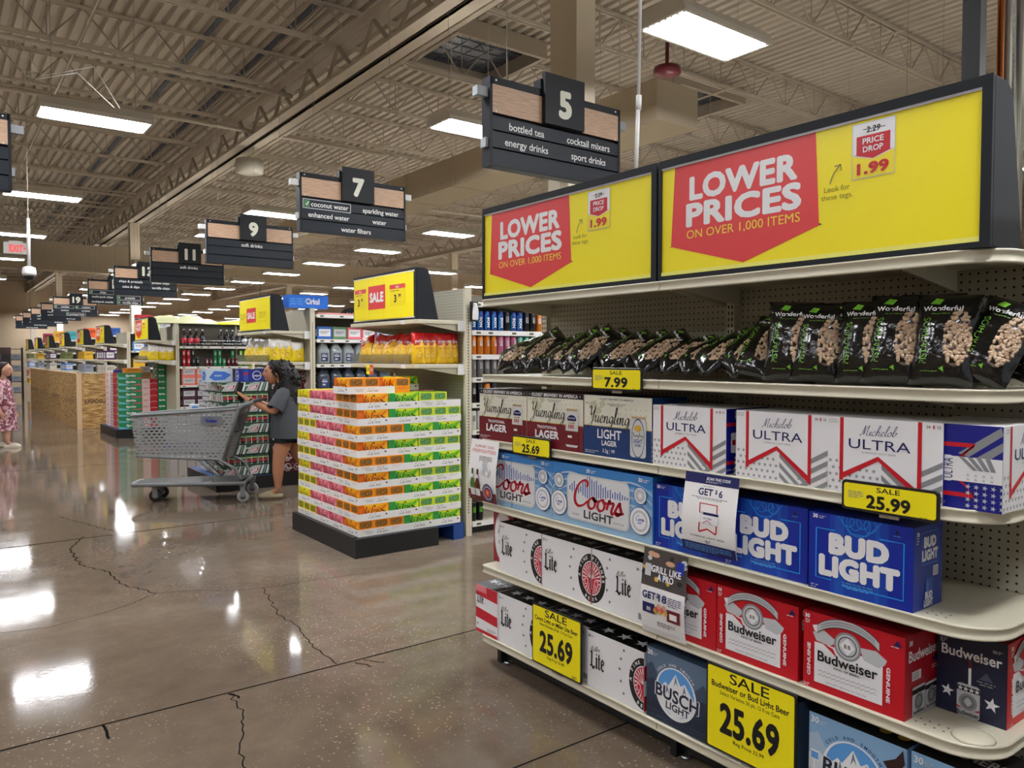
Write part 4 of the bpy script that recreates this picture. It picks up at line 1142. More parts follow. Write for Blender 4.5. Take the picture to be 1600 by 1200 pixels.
# a tall red and white oval carton standing back at the far end of the middle shelf
def oval_front(q, W, H):
    q.rect(0, 0, W, H, ink('oval_red', 150, 34, 48)); q.disc(W*.5, H*.5, W*.42, WHITE, 30, H*.47); q.ring(W*.5, H*.5, W*.42, W*.45, LGREY, sq=H/W*1.1)
    q.script('Michelob', W*.2, H*.55, H*.10, NAVY, width=W*.62); q.disc(W*.5, H*.70, W*.1, GOLD, 12); q.rect(W*.28, H*.36, W*.72, H*.42, NAVY); q.fine(W*.5, H*.28, W*.4, H*.03, 2, GREY, al='C')
ov = carton('oval_label_carton', .17, .27, .13, ink('oval_red', 150, 34, 48), oval_front, lambda q, W, H: q.rect(W*.2, 0, W, H, WHITE), cat='beer carton')
put(ov, 3.215, .500, 'red carton with a white oval label at the far middle shelf end', x=.10)

# ---- red cartons with the white label
BRED = ink('bow_red', 196, 14, 34)
def bow_front(q, W, H):
    q.rect(0, 0, W, H, BRED); q.rect(W*.12, H*.10, W*.80, H*.62, WHITE)
    cx = W*.46
    q.poly([(W*.10, H*.74), (W*.14, H*.64), (W*.28, H*.62), (W*.36, H*.70), (W*.22, H*.80)], LGREY); q.poly([(W*.82, H*.60), (W*.84, H*.66), (W*.74, H*.74), (W*.58, H*.72), (W*.62, H*.58), (W*.76, H*.54)], LGREY)
    q.disc(cx, H*.68, W*.135, GREY, 28, W*.135); q.disc(cx, H*.68, W*.115, LGREY, 28); q.ring(cx, H*.68, W*.085, W*.095, DGREY)
    q.poly([(cx, H*.79), (cx+W*.075, H*.68), (cx, H*.57), (cx-W*.075, H*.68)], WHITE); q.text('B', cx-W*.018, H*.655, H*.05, DGREY, bold=.02); q.text('B', cx+W*.02, H*.655, H*.05, DGREY, bold=.02)
    n = 12; up = []; dn = []
    for i in range(n+1):
        t = i/n; a = PI*(.78-.56*t); x = cx+W*.40*math.cos(a)*1.0; z = H*.50+H*.42*math.sin(a)
        up.append((x+W*.0, z+H*.085)); dn.append((x, z-H*.02))
    q.poly(dn+up[::-1], LGREY); q.line(up, .0025, DGREY); q.line(dn, .0025, DGREY); q.poly([dn[0], up[0], (up[0][0]-W*.05, up[0][1]-H*.02), (dn[0][0]-W*.03, dn[0][1]+H*.02)], WHITE)
    q.line([(a[0], (a[1]+b[1])/2+H*.015) for a, b in zip(up[1:-1], dn[1:-1])], H*.012, GREY); q.line([(a[0], (a[1]+b[1])/2-H*.015) for a, b in zip(up[1:-1], dn[1:-1])], H*.012, GREY)
    q.poly([(W*.2, H*.64), (W*.32, H*.60), (W*.36, H*.50), (W*.3, H*.56)], BRED)
    q.text('Budweiser', W*.46, H*.395, H*.135, BLACK, w=W*.60, bold=.02); q.text('KING OF BEERS.', W*.46, H*.345, H*.028, BLACK, w=W*.26, bold=.02)
    for z in (.265, .215): q.line(crom([(W*(.17+.58*i/24), H*(z+(.012 if i % 2 else -.008))) for i in range(25)], 2), .0016, GREY)
    q.text('PROUDLY BREWED IN THE USA', W*.46, H*.135, H*.022, GREY, w=W*.40)
    for x, r in ((W*.075, PI/2), (W*.855, -PI/2)): q.text('GENUINE', x+(H*.015 if r > 0 else -H*.015), H*.38, H*.045, WHITE, rot=r, bold=.04, w=H*.42)
    q.text('30', W*.05, H*.92, H*.05, WHITE, bold=.04); q.fine(W*.03, H*.89, W*.05, H*.02, 3, WHITE); q.poly([(W*.90, H*.88), (W*.98, H*.88), (W*.94, H*.95)], NAVY); q.fine(W*.88, H*.86, W*.1, H*.02, 1, WHITE); q.fine(W*.02, H*.05, W*.07, H*.025, 2, WHITE)
def bow_side(q, W, H):
    q.rect(0, 0, W, H, ink('bow_side_red', 160, 12, 28)); q.text('Budweiser', W*.5, H*.68, H*.14, WHITE, w=W*.82, bold=.02); q.text('30', W*.14, H*.88, H*.06, WHITE, bold=.04)
    q.rect(W*.18, H*.44, W*.42, H*.55, WHITE)
    for i in range(6): q.rect(W*(.2+.03*i), H*.45, W*(.212+.03*i), H*.54, BLACK); q.k -= 1
    q.k += 1
    q.poly([(W*.70, H*.58), (W*.90, H*.58), (W*.80, H*.66)], NAVY); q.fine(W*.72, H*.52, W*.2, H*.03, 2, WHITE)
    for x, s in ((.36, 1), (.70, .95)):
        q.rrect(W*(x-.17), 0.002, W*(x+.17), H*.36*s, .006, LGREY); q.rect(W*(x-.17), H*.27*s, W*(x+.17), H*.33*s, BLACK); q.disc(W*x, H*.17, W*.12, GREY, 18); q.ring(W*x, H*.17, W*.07, W*.085, DGREY); q.text('Budweiser', W*x, H*.03, H*.045, BLACK, w=W*.28, bold=.02)
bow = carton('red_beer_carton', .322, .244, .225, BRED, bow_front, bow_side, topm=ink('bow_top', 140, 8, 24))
put(bow, 2.052, .500, 'red carton behind the barbecue flyer on the middle shelf')
put(bow, 1.727, .500, 'red carton with a white label, middle one of the three')
put(bow, 1.386, .500, 'red carton with a white label and its can-printed end showing')
def patriot(q, W, H):
    q.rect(0, 0, W, H, ink('patriot_navy', 18, 24, 52)); q.text('Budweiser', W*.5, H*.70, H*.125, WHITE, w=W*.86, bold=.02); q.text('30', W*.1, H*.92, H*.05, LGREY, bold=.03); q.fine(W*.05, H*.88, W*.1, H*.02, 3, LGREY); q.fine(W*.8, H*.88, W*.14, H*.02, 2, LGREY)
    q.star(W*.17, H*.26, W*.10, WHITE, rot=.15); q.star(W*.80, H*.24, W*.115, WHITE, rot=.15)
    q.rect(W*.47, H*.38, W*.51, H*.66, WHITE); q.rect(W*.47, H*.60, W*.51, H*.70, MAROON); q.poly([(W*.62, H*.50), (W*.82, H*.50), (W*.72, H*.60)], ink('patriot_navy2', 70, 76, 100)); q.fine(W*.72, H*.47, W*.26, H*.03, 2, GREY, al='C')
    q.rrect(W*.31, .001, W*.64, H*.40, .01, LGREY); q.rect(W*.31, H*.31, W*.64, H*.37, BLACK)
    for i in range(4): q.star(W*(.36+.08*i), H*.34, .008, WHITE)
    q.disc(W*.475, H*.19, W*.13, GREY, 20); q.ring(W*.475, H*.19, W*.075, W*.085, DGREY); q.poly([(W*.475, H*.25), (W*.53, H*.19), (W*.475, H*.13), (W*.42, H*.19)], LGREY)
    q.text('Budweiser', W*.475, H*.025, H*.06, BLACK, w=W*.32, bold=.02); q.poly([(W*.31, H*.13), (W*.40, H*.10), (W*.31, H*.10)], RED); q.poly([(W*.64, H*.13), (W*.55, H*.10), (W*.64, H*.10)], RED)
pat = carton('red_beer_carton', .322, .244, .19, BRED, bow_front, left=patriot, topm=ink('bow_top', 140, 8, 24))
pat((FX+.19, .866, .5004), 0, 'carton turned so its dark navy end with two white stars shows')

# ---- mountain cartons on the bottom shelf
def mountain(dark):
    sky = ink('mt_sky_d', 98, 120, 146) if dark else ink('mt_sky', 136, 178, 216)
    def fr(q, W, H):
        q.rect(0, 0, W, H, sky)
        a = ink('mt_far', 62, 80, 104) if dark else ink('mt_far_l', 170, 192, 214); b = ink('mt_near', 40, 54, 76) if dark else ink('mt_near_l', 214, 222, 230); c = ink('mt_base', 30, 42, 62) if dark else ink('field_green', 76, 110, 52)
        q.poly([(0, H*.3), (0, H*.74), (W*.10, H*.80), (W*.2, H*.62), (W*.3, H*.72), (W*.42, H*.56), (W*.6, H*.70), (W*.74, H*.60), (W*.9, H*.76), (W, H*.66), (W, H*.3)], a)
        q.poly([(0, 0), (0, H*.52), (W*.12, H*.58), (W*.25, H*.44), (W*.5, H*.5), (W*.75, H*.44), (W*.9, H*.54), (W, H*.48), (W, 0)], b)
        q.poly([(0, 0), (0, H*.22), (W*.3, H*.30), (W*.6, H*.24), (W, H*.30), (W, 0)], c)
        r = random.Random(8)
        for i in range(10):
            x, z = W*(.02+.1*i), H*(.1+.3*r.random()); h = H*(.1+.1*r.random()); q.poly([(x-.007, z), (x+.007, z), (x, z+h)], (ink('pine', 26, 38, 56) if dark else ink('pine_l', 50, 84, 50))); q.k -= 1
        for i in range(8):
            z = H*(.03+.025*i); x = W*r.random()*.7; q.rect(x, z, x+W*.25, z+.0025, a); q.k -= 1
        q.k += 1
        cx, cz, R = W*.48, H*.47, H*.36
        q.disc(cx, cz, R, WHITE, 36); q.disc(cx, cz+R*.05, R*.90, SKY, 36)
        q.poly([(cx-R*.9, cz-R*.05), (cx-R*.5, cz+R*.35), (cx-R*.35, cz+R*.25), (cx, cz+R*.78), (cx+R*.25, cz+R*.4), (cx+R*.45, cz+R*.55), (cx+R*.9, cz), (cx+R*.7, cz-R*.6), (cx, cz-R*.9), (cx-R*.7, cz-R*.6)], WHITE)
        for (ax, az) in ((0, .74), (-.42, .3), (.42, .5)): q.poly([(cx+R*ax, cz+R*az), (cx+R*(ax+.12), cz+R*(az-.4)), (cx+R*(ax+.02), cz+R*(az-.25)), (cx+R*(ax-.08), cz+R*(az-.45))], ink('mt_rock', 110, 130, 150)); q.k -= 1
        q.k += 1
        for m, o in ((WHITE, .06), (ink('busch_navy', 24, 32, 54), .025)):
            q.text('BUSCH', cx+R*.05, cz-R*.32, R*.50, m, w=R*2.1, bold=o, rot=-.06); q.text('LIGHT', cx+R*.1, cz-R*.66, R*.28, m, w=R*1.15, bold=o, rot=-.06)
        q.arc('COLD AND SMOOTH', cx, cz, R*1.06, R*.10, WHITE if dark else NAVY, bold=.02, spread=1.75)
        q.text('30', W*.07, H*.90, H*.07, WHITE, bold=.03); q.fine(W*.12, H*.93, W*.08, H*.025, 2, LGREY)
        if not dark:
            q.poly([(W*.78, H*.78), (W*.9, H*.86), (W*.97, H*.98), (W*.99, H*.84), (W*.93, H*.72), (W*.86, H*.68)], ink('eagle_brown', 50, 30, 26)); q.poly([(W*.86, H*.68), (W*.90, H*.66), (W*.88, H*.6)], WHITE)
            q.rect(W*.06, H*.22, W*.08, H*.5, WHITE); q.rect(W*.03, H*.46, W*.12, H*.58, WHITE); q.rect(W*.035, H*.48, W*.115, H*.56, SKY)
            for x in (.05, .14, .9): q.disc(W*x, H*.10, .012, GOLD, 12); q.poly([(W*x-.004, 0), (W*x+.004, 0), (W*x, H*.16)], ink('corn_leaf', 50, 110, 40))
    def tp(q, W, D):
        if dark: q.rect(0, 0, W, D, ink('mt_top', 58, 74, 96)); return
        q.rect(0, 0, W, D, BLACK); q.text('FARMERS', W*.4, D*.35, D*.22, WHITE, w=W*.6, bold=.02)
        for i in range(4): q.disc(W*(.7+.09*i), D*(.3+.2*(i % 2)), .018, GOLD, 12)
    return carton('mountain_beer_carton', .308, .276, .2, ink('mt_body_d', 70, 92, 120) if dark else ink('mt_body', 130, 172, 212), fr, top=tp)
mt_d, mt_l = mountain(True), mountain(False)
put(mt_d, 2.062, .147, 'dark grey blue mountain carton on the bottom shelf')
put(mt_d, 1.72, .147, 'dark mountain carton hidden behind the big yellow sign', x=.03)
put(mt_l, 1.362, .147, 'light blue mountain carton with an eagle, beside the big yellow sign')
put(mt_l, 1.045, .147, 'light blue mountain carton at the near bottom corner of the rack', x=.02)
# ================================================================= PISTACHIO BAGS
FILM = mat('black_glossy_film', (14, 15, 14), 0.16, bump=0.5, nscale=22, coat=.3)
NUT = mat('pistachio_shell', (200, 172, 144), 0.55, noise=.45, nscale=70)
LEAF = ink('leaf_green', 112, 178, 48)
def bag_surface(W, H, T, seed):
    r = random.Random(seed); ph = [r.uniform(0, 6) for _ in range(4)]
    def yo(u, v):
        a = max(0.0, 1-(2*u/W-1)**2); b = max(0.0, 1-abs(2*v/H-1)**3.2)
        return T/2*(a**.55)*(b**.75)*(1+.10*math.sin(23*u/W*1.3+ph[0])*math.sin(9*v/H+ph[1])+.05*math.sin(31*v/H+ph[2]))
    return yo
def snack_bag(W, H, T, film, seed, draw, foot=True, nx=12, nz=16, back=None):
    """A pillow bag standing on its lower seal; front faces -y, centred on x."""
    yo = bag_surface(W, H, T, seed); r = random.Random(seed+50)
    m = MB(); ed = [r.uniform(-.003, .003) for _ in range(nz+1)]
    def ring(j):
        v = H*j/nz; pinch = 1-.05*math.sin(PI*j/nz)
        f = [(((W*i/nx)-W/2)*pinch+ed[j], -yo(W*i/nx, v), v) for i in range(nx+1)]
        b = [(((W*i/nx)-W/2)*pinch+ed[j], yo(W*i/nx, v)+.0012, v) for i in range(nx, -1, -1)]
        return f+b
    m.loft([ring(j) for j in range(nz+1)], film)
    def warp(u, v, l): return Vector(((u-W/2)*(1-.05*math.sin(PI*v/H)), -yo(u, v)-l-.0006, v))
    return m, Pr(warp=warp), warp, yo
def make_pistachio():
    W, H, T = .165, .255, .075
    t = thing('pistachio_bag', 'black bag of pistachios', 'snack bag')
    m, q, warp, yo = snack_bag(W, H, T, FILM, 11, None)
    b = m.build('bag_film', t)
    q.text('PISTACHIOS', W*.30, H*.22, W*.13, LEAF, rot=PI/2, al='L', w=H*.50); q.text('Wonderful', W*.45, H*.80, H*.055, WHITE, w=W*.62, bold=.02); q.poly([(W*.25, H*.88), (W*.32, H*.95), (W*.45, H*.93), (W*.40, H*.87)], LEAF)
    q.fine(W*.2, H*.14, W*.4, H*.016, 1, LEAF); q.fine(W*.3, H*.76, W*.4, H*.016, 1, LEAF); q.poly([(W*.5, H*.17), (W*.56, H*.2), (W*.57, H*.14)], LEAF)
    q.k = 0; q.faces([(W*.73, H*.5)]+[(W*.73+W*.205*math.cos(2*PI*i/20), H*.5+H*.305*math.sin(2*PI*i/20)) for i in range(20)], [(0, i+1, (i+1)%20+1) for i in range(20)], ink('nut_shadow', 84, 62, 48))
    q.build('print_lettering', b)
    n = MB(); r = random.Random(3); k = n.mi(NUT)
    for i in range(150):
        while True:
            a, c = r.uniform(-1, 1), r.uniform(-1, 1)
            if a*a+c*c < 1: break
        u, v = W*.73+a*W*.19, H*.50+c*H*.29
        p = warp(u, v, .000)
        M = Matrix.Translation(p) @ Matrix.Rotation(r.uniform(0, PI), 4, 'Y') @ Matrix.Rotation(r.uniform(-.5, .5), 4, 'X') @ Matrix.Diagonal((.0082, .0038, .0052, 1))
        g = bmesh.ops.create_icosphere(n.bm, subdivisions=1, radius=1, matrix=M)
        for f in {f for v_ in g['verts'] for f in v_.link_faces}: f.smooth = True
    nuts = n.build('pistachio_nut_print', t); nuts['kind'] = 'stuff'
    return t
pistachio = Maker(make_pistachio)
# (world Y, set back, height factor, lean sideways, tip back, turn)
BAGS = [(3.13,.12,.95,1.05,.55,.1),(3.03,.12,1,.75,.55,.2),(2.95,.12,1,.62,.5,.1),(2.84,.14,1,.8,.6,.2),(2.75,.12,.95,.9,.6,.1),(2.68,.12,1,.72,.5,.2),(2.58,.11,1,.62,.5,.1),(2.51,.15,1,.55,.55,.2),
        (2.40,.12,1,.72,.6,.1),(2.31,.15,1,.7,.6,.2),(2.20,.12,1,.75,.6,.1),(2.08,.13,1,.82,.7,.1),(1.98,.13,1,.85,.7,.2),(1.88,.12,.95,.75,.6,.1),(1.77,.13,1,.62,.5,.1),(1.66,.12,1,.22,.45,.15),(1.575,.15,1,.25,.4,.1)]
for i, (y, x, s, lean, tip, turn) in enumerate(BAGS):
    lift = .075*math.sin(lean)+.012
    M = Matrix.Rotation(R90+turn, 4, 'Z') @ Matrix.Rotation(-min(1.05, tip*1.45), 4, 'X') @ Matrix.Rotation(lean, 4, 'Y')
    pistachio((FX+x-.05, y, 1.468+lift*.75), rot=M.to_euler(), scale=(s, s, s), label='%s black pistachio bag counted from the far shelf end, %s' % (ORD[i], 'slumped sideways' if lean > .5 else 'leaning a little'), group='pistachio bags on the top product shelf')
UP = [(1.485,.10,1.05,.05,.15,.3),(1.39,.10,1.0,.06,.2,.25),(1.325,.13,1.02,.04,.2,.2),(1.235,.10,1.02,.02,.2,.15),(1.145,.10,1.06,.06,.22,.2),(1.075,.16,1.08,.02,.2,.15),(1.005,.10,1.04,.03,.22,.15),(.925,.12,.96,.35,.35,.1),(.86,.22,.9,.5,.4,.3)]
for i, (y, x, s, lean, tip, turn) in enumerate(UP):
    M = Matrix.Rotation(R90+turn, 4, 'Z') @ Matrix.Rotation(-tip, 4, 'X') @ Matrix.Rotation(lean, 4, 'Y')
    pistachio((FX+x-.04, y, 1.466+.05*math.sin(lean)), rot=M.to_euler(), scale=(s, s, s), label='upright black pistachio bag, %s from the close end of the top product shelf' % ORD[len(UP)-1-i], group='upright pistachio bags')
# ================================================================= AISLE SIGNS
WIRE = mat('grey_wire', (150, 146, 140), .6)
SLAT = mat('sign_slat_charcoal', (36, 42, 50), 0.42, noise=.05, spec=.25); SLATD = mat('sign_frame_dark', (26, 29, 34), 0.45, spec=.25)
def wood_mat(name, col):
    m = bpy.data.materials.new(name); m.use_nodes = True; nt = m.node_tree; b = nt.nodes['Principled BSDF']
    tc = nt.nodes.new('ShaderNodeTexCoord'); mp = nt.nodes.new('ShaderNodeMapping'); mp.inputs['Scale'].default_value = (3, 3, 60)
    n = nt.nodes.new('ShaderNodeTexNoise'); n.inputs['Scale'].default_value = 3; n.inputs['Detail'].default_value = 6
    nt.links.new(tc.outputs['Object'], mp.inputs[0]); nt.links.new(mp.outputs[0], n.inputs['Vector'])
    r = nt.nodes.new('ShaderNodeValToRGB'); a = rgb(*[c*.86 for c in col]); d = rgb(*[min(255, c*1.1) for c in col])
    r.color_ramp.elements[0].color = a; r.color_ramp.elements[1].color = d; r.color_ramp.elements[0].position = .3; r.color_ramp.elements[1].position = .7
    nt.links.new(n.outputs['Fac'], r.inputs[0]); nt.links.new(r.outputs[0], b.inputs['Base Color']); b.inputs['Roughness'].default_value = .45
    return m
WOODS = mat_w = wood_mat('sign_wood_veneer', (206, 170, 140))
SIGNTXT = ink('sign_letter', 240, 242, 240); NUMB = ink('number_ivory', 232, 232, 214)
def aisle_sign(num, x0, y, z0, rows, label, wires=True):
    W, H = 1.215, .605
    t = thing('aisle_sign', label, 'aisle sign', (x0, y, z0), 0, 'hanging aisle signs')
    f = MB()
    f.box(-.012, -.012, 0, .010, .085, H, SLATD); f.box(W-.010, -.012, 0, W+.012, .085, H, SLATD)
    f.box(0, -.012, H-.05, W, .085, H, SLATD); f.box(0, -.008, 0, W, .08, .012, SLATD); f.box(.01, .02, .01, W-.01, .06, H-.04, SLATD)
    f.build('frame', t)
    w = MB(); w.box(.006, -.010, .365, W-.006, .004, H-.05, WOODS); w.build('wood_band', t)
    for k in range(3):
        s = MB(); zt = .362-.12*k; s.box(.006, -.009, zt-.112, W-.006, .004, zt-.022 if k == 0 else zt-.004, SLAT); s.build('message_slat', t)
    b = MB(); nx = .445; b.box(nx, -.05, .36, nx+.375, -.012, H+.115, SLATD); b.box(nx-.02, -.02, H+.0, nx+.02, .06, H+.07, SLATD); nb = b.build('number_panel', t)
    q = Pr(o=(0, -.05, 0))
    if num: q.text(num, nx+.1875, .43, .185, NUMB, bold=.05, maxw=.3)
    q.build('number_lettering', nb)
    for k, row in enumerate(rows):
        z = .27-.12*k+(-.005 if k == 0 else .004)
        for (txt, cx, boxed) in row:
            h = .052; q = Pr(o=(0, -.0095, 0))
            if boxed: q.outline(cx-.27, z-.026, cx+.27, z+h+.022, .004, .008, LGREY); q.rect(cx-.255, z-.012, cx-.195, z+h+.008, ink('logo_green', 70, 130, 80)); q.line([(cx-.24, z+.02), (cx-.228, z+.008), (cx-.205, z+.045)], .008, SIGNTXT)
            q.text(txt, cx+(.03 if boxed else 0), z, h, SIGNTXT, bold=.012, maxw=.42 if boxed else .5)
            q.build('message_lettering', t)
    for sx in (.04, W-.04):
        for sz in (.372, H-.022): q = Pr(o=(0, -.0125, 0)); q.disc(sx, sz, .007, SIGNTXT, 10); q.build('screw_cap', t)
    for s in (-1, 1):
        xx = 0 if s < 0 else W
        for zz, ln in ((.50, .10), (.16, .035)):
            k = MB(); k.box(min(xx, xx+s*ln)-.0, .01, zz-.032, max(xx, xx+s*ln), .07, zz+.032, WHITEPL if num not in ('5', '') else mat('grey_arm', (150, 156, 160), .4)); k.build('edge_arm', t)
    if wires:
        for sx in (.16, W-.16):
            k = MB(); k.tube([(sx, .03, H), (sx, .03, 7.06-z0)], .0022, WIRE, 4, caps=False); k.build('hanging_wire', t)
    return t
XL, XR = .31, .90
L5 = [[('bottled tea', XL, 0), ('cocktail mixers', XR, 0)], [('energy drinks', XL, 0), ('sport drinks', XR, 0)], []]
L7 = [[('coconut water', .29, 1), ('sparkling water', XR+.02, 0)], [('enhanced water', XL, 0), ('water', XR, 0)], [('water filters', .62, 0)]]
L9 = [[('soft drinks', .62, 0)], [], []]
L13 = [[('chips & pretzels', XL, 0), ('potato chips', XR, 0)], [('salsa & dips', XL, 0), ('tortilla chips', XR, 0)], []]
L15 = [[('chips', .29, 1), ('popcorn', XR, 0)], [('multi-pack chips', XL, 0), ('pretzels', XR, 1)], [('multipack snacks', XL, 0), ('tortilla chips', XR, 1)]]
L19 = [[('cookies', .29, 1), ('crackers', .88, 1)], [('cookies', XL, 0), ('crackers', XR, 0)], [('packaged bulk', .62, 1)]]
LD = [[('dog food', XL, 0), ('dog treats', XR, 0)], [('cat food', XL, 0), ('cat litter', XR, 0)], [('bird food', XR, 0)]]
LS = [[('salsa', XL, 0), ('rice', XR, 0)], [('beans', XL, 0), ('salt bars', XR, 0)], [('seasoning mixes', .62, 0)]]
aisle_sign('5', 3.08, 4.34, 2.86, L5, 'large hanging sign with the number 5 listing bottled tea and energy drinks')
aisle_sign('7', 3.08, 7.74, 2.86, L7, 'hanging sign with the number 7 listing coconut water and water filters')
aisle_sign('9', 3.08, 11.14, 2.86, L9, 'hanging sign with the number 9 reading soft drinks only')
aisle_sign('11', 3.08, 14.54, 2.86, L9, 'hanging sign with the number 11 reading soft drinks, partly behind the nine sign')
aisle_sign('13', 3.08, 17.94, 2.86, L13, 'hanging sign with the number 13 listing chips and pretzels')
aisle_sign('15', 3.08, 21.34, 2.86, L15, 'hanging sign listing multi-pack chips and multipack snacks')
aisle_sign('19', 3.08, 28.14, 2.86, L19, 'hanging sign with the number 19 listing cookies and crackers')
for k, l in ((8, LD), (9, LD), (10, LS), (11, LS)):
    aisle_sign(str(5+2*k), 3.08, 4.34+3.4*k, 2.86, l, 'small far hanging aisle sign, %s one behind the cookies sign' % ORD[k-8])
aisle_sign('', -.695, 7.3, 2.86, [[('greeting cards', XL, 0), ('books', XR-.05, 1)], [], []], 'hanging sign across the main aisle, only its wooden edge showing')
aisle_sign('26', -1.0, 44.0, 2.75, L9, 'far hanging sign with the number ending in six across the main aisle')

# exit sign and camera hanging over the main aisle
t = thing('exit_sign', 'small red and white exit sign hanging over the main aisle', 'exit sign', (1.053, 14, 3.21))
m = MB(); m.box(-.16, -.02, -.085, .16, .02, .085, WHITEPL); m.bevel(.006, 1); b = m.build('sign_body', t)
q = Pr(o=(0, -.02, 0)); EXR = mat('exit_red_glow', (236, 60, 60), .4, emit=.6); q.rect(-.10, -.07, .14, .07, ink('exit_pale', 238, 206, 204)); q.text('EXIT', 0.0, -.05, .10, EXR, w=.17, bold=.04); q.poly([(.10, .02), (.135, 0), (.10, -.02)], EXR); q.build('exit_lettering', b)
m = MB(); m.box(-.09, -.02, .085, .09, .02, .11, WHITEPL); m.tube([(0, 0, .1), (0, 0, 3.84)], .004, STEEL, 6); m.build('mount', t)
t = thing('security_camera', 'white dome camera on a ceiling pole over the main aisle', 'camera', (1.045, 12, 2.63))
m = MB(); m.lathe([(.03, .12), (.075, .10), (.085, .03), (.08, 0), (.06, -.005)], WHITEPL, 18); m.build('housing', t)
m = MB(); m.lathe([(.062, 0), (.058, -.03), (.04, -.058), (.005, -.068)], mat('smoked_dome', (20, 22, 24), .1), 18); m.build('dome', t)
m = MB(); m.tube([(0, 0, .11), (0, 0, .75)], .022, WHITEPL, 9); m.tube([(0, 0, .75), (0, 0, 4.42)], .006, STEEL, 6); m.build('pole', t)
t = thing('wireless_router', 'grey white round wireless unit hanging below the roof girder', 'wifi unit', (5.25, 15.9, 5.35))
m = MB(); m.lathe([(.05, .28), (.26, .22), (.29, .1), (.27, -.04), (.2, -.06)], mat('dome_grey', (188, 184, 174), .4), 20); m.build('housing', t)
t = thing('smoke_detector', 'dark red sprinkler flow bell under a roof joist above the banner', 'bell', (9.0, 8.05, 5.88))
m = MB(); m.lathe([(.03, .5), (.03, .10), (.2, .06), (.21, -.03), (.06, -.06)], mat('dark_red_bell', (110, 30, 44), .35), 16); m.build('bell_body', t)
# round department signs far back
for i, (x, y, z, txt) in enumerate(((15.5, 33, 3.3, 'drinks'), (13.7, 40, 3.5, 'cheese'), (21.0, 27.5, 3.3, 'drinks'))):
    t = thing('department_sign', 'small dark arched department sign hanging far back, %s one' % ('drinks', 'cheese', 'second drinks')[i], 'hanging sign', (x, y, z))
    m = MB(); m.prism([(-.55, 0), (.55, 0), (.5, .3), (.3, .46), (0, .52), (-.3, .46), (-.5, .3)], -.03, .03, SLATD); m.build('sign_panel', t)
    q = Pr(o=(0, -.03, 0)); q.text(txt, 0, .16, .15, SIGNTXT, bold=.02, maxw=.8); q.build('sign_lettering', t)
    m = MB(); m.tube([(0, 0, .52), (0, 0, 7.05-z)], .006, WIRE, 4); m.build('hanging_wire', t)
t = thing('pendant_lamp', 'small green grey bell pendant lamp hanging far back', 'pendant lamp', (13.2, 38.5, 4.2))
m = MB(); m.lathe([(.05, .55), (.10, .45), (.16, .3), (.32, .05), (.34, 0)], mat('pendant_green', (150, 168, 160), .35), 16); m.build('shade', t)
m = MB(); m.tube([(0, 0, .55), (0, 0, 2.85)], .01, BLACKPL, 5); m.build('cord', t)
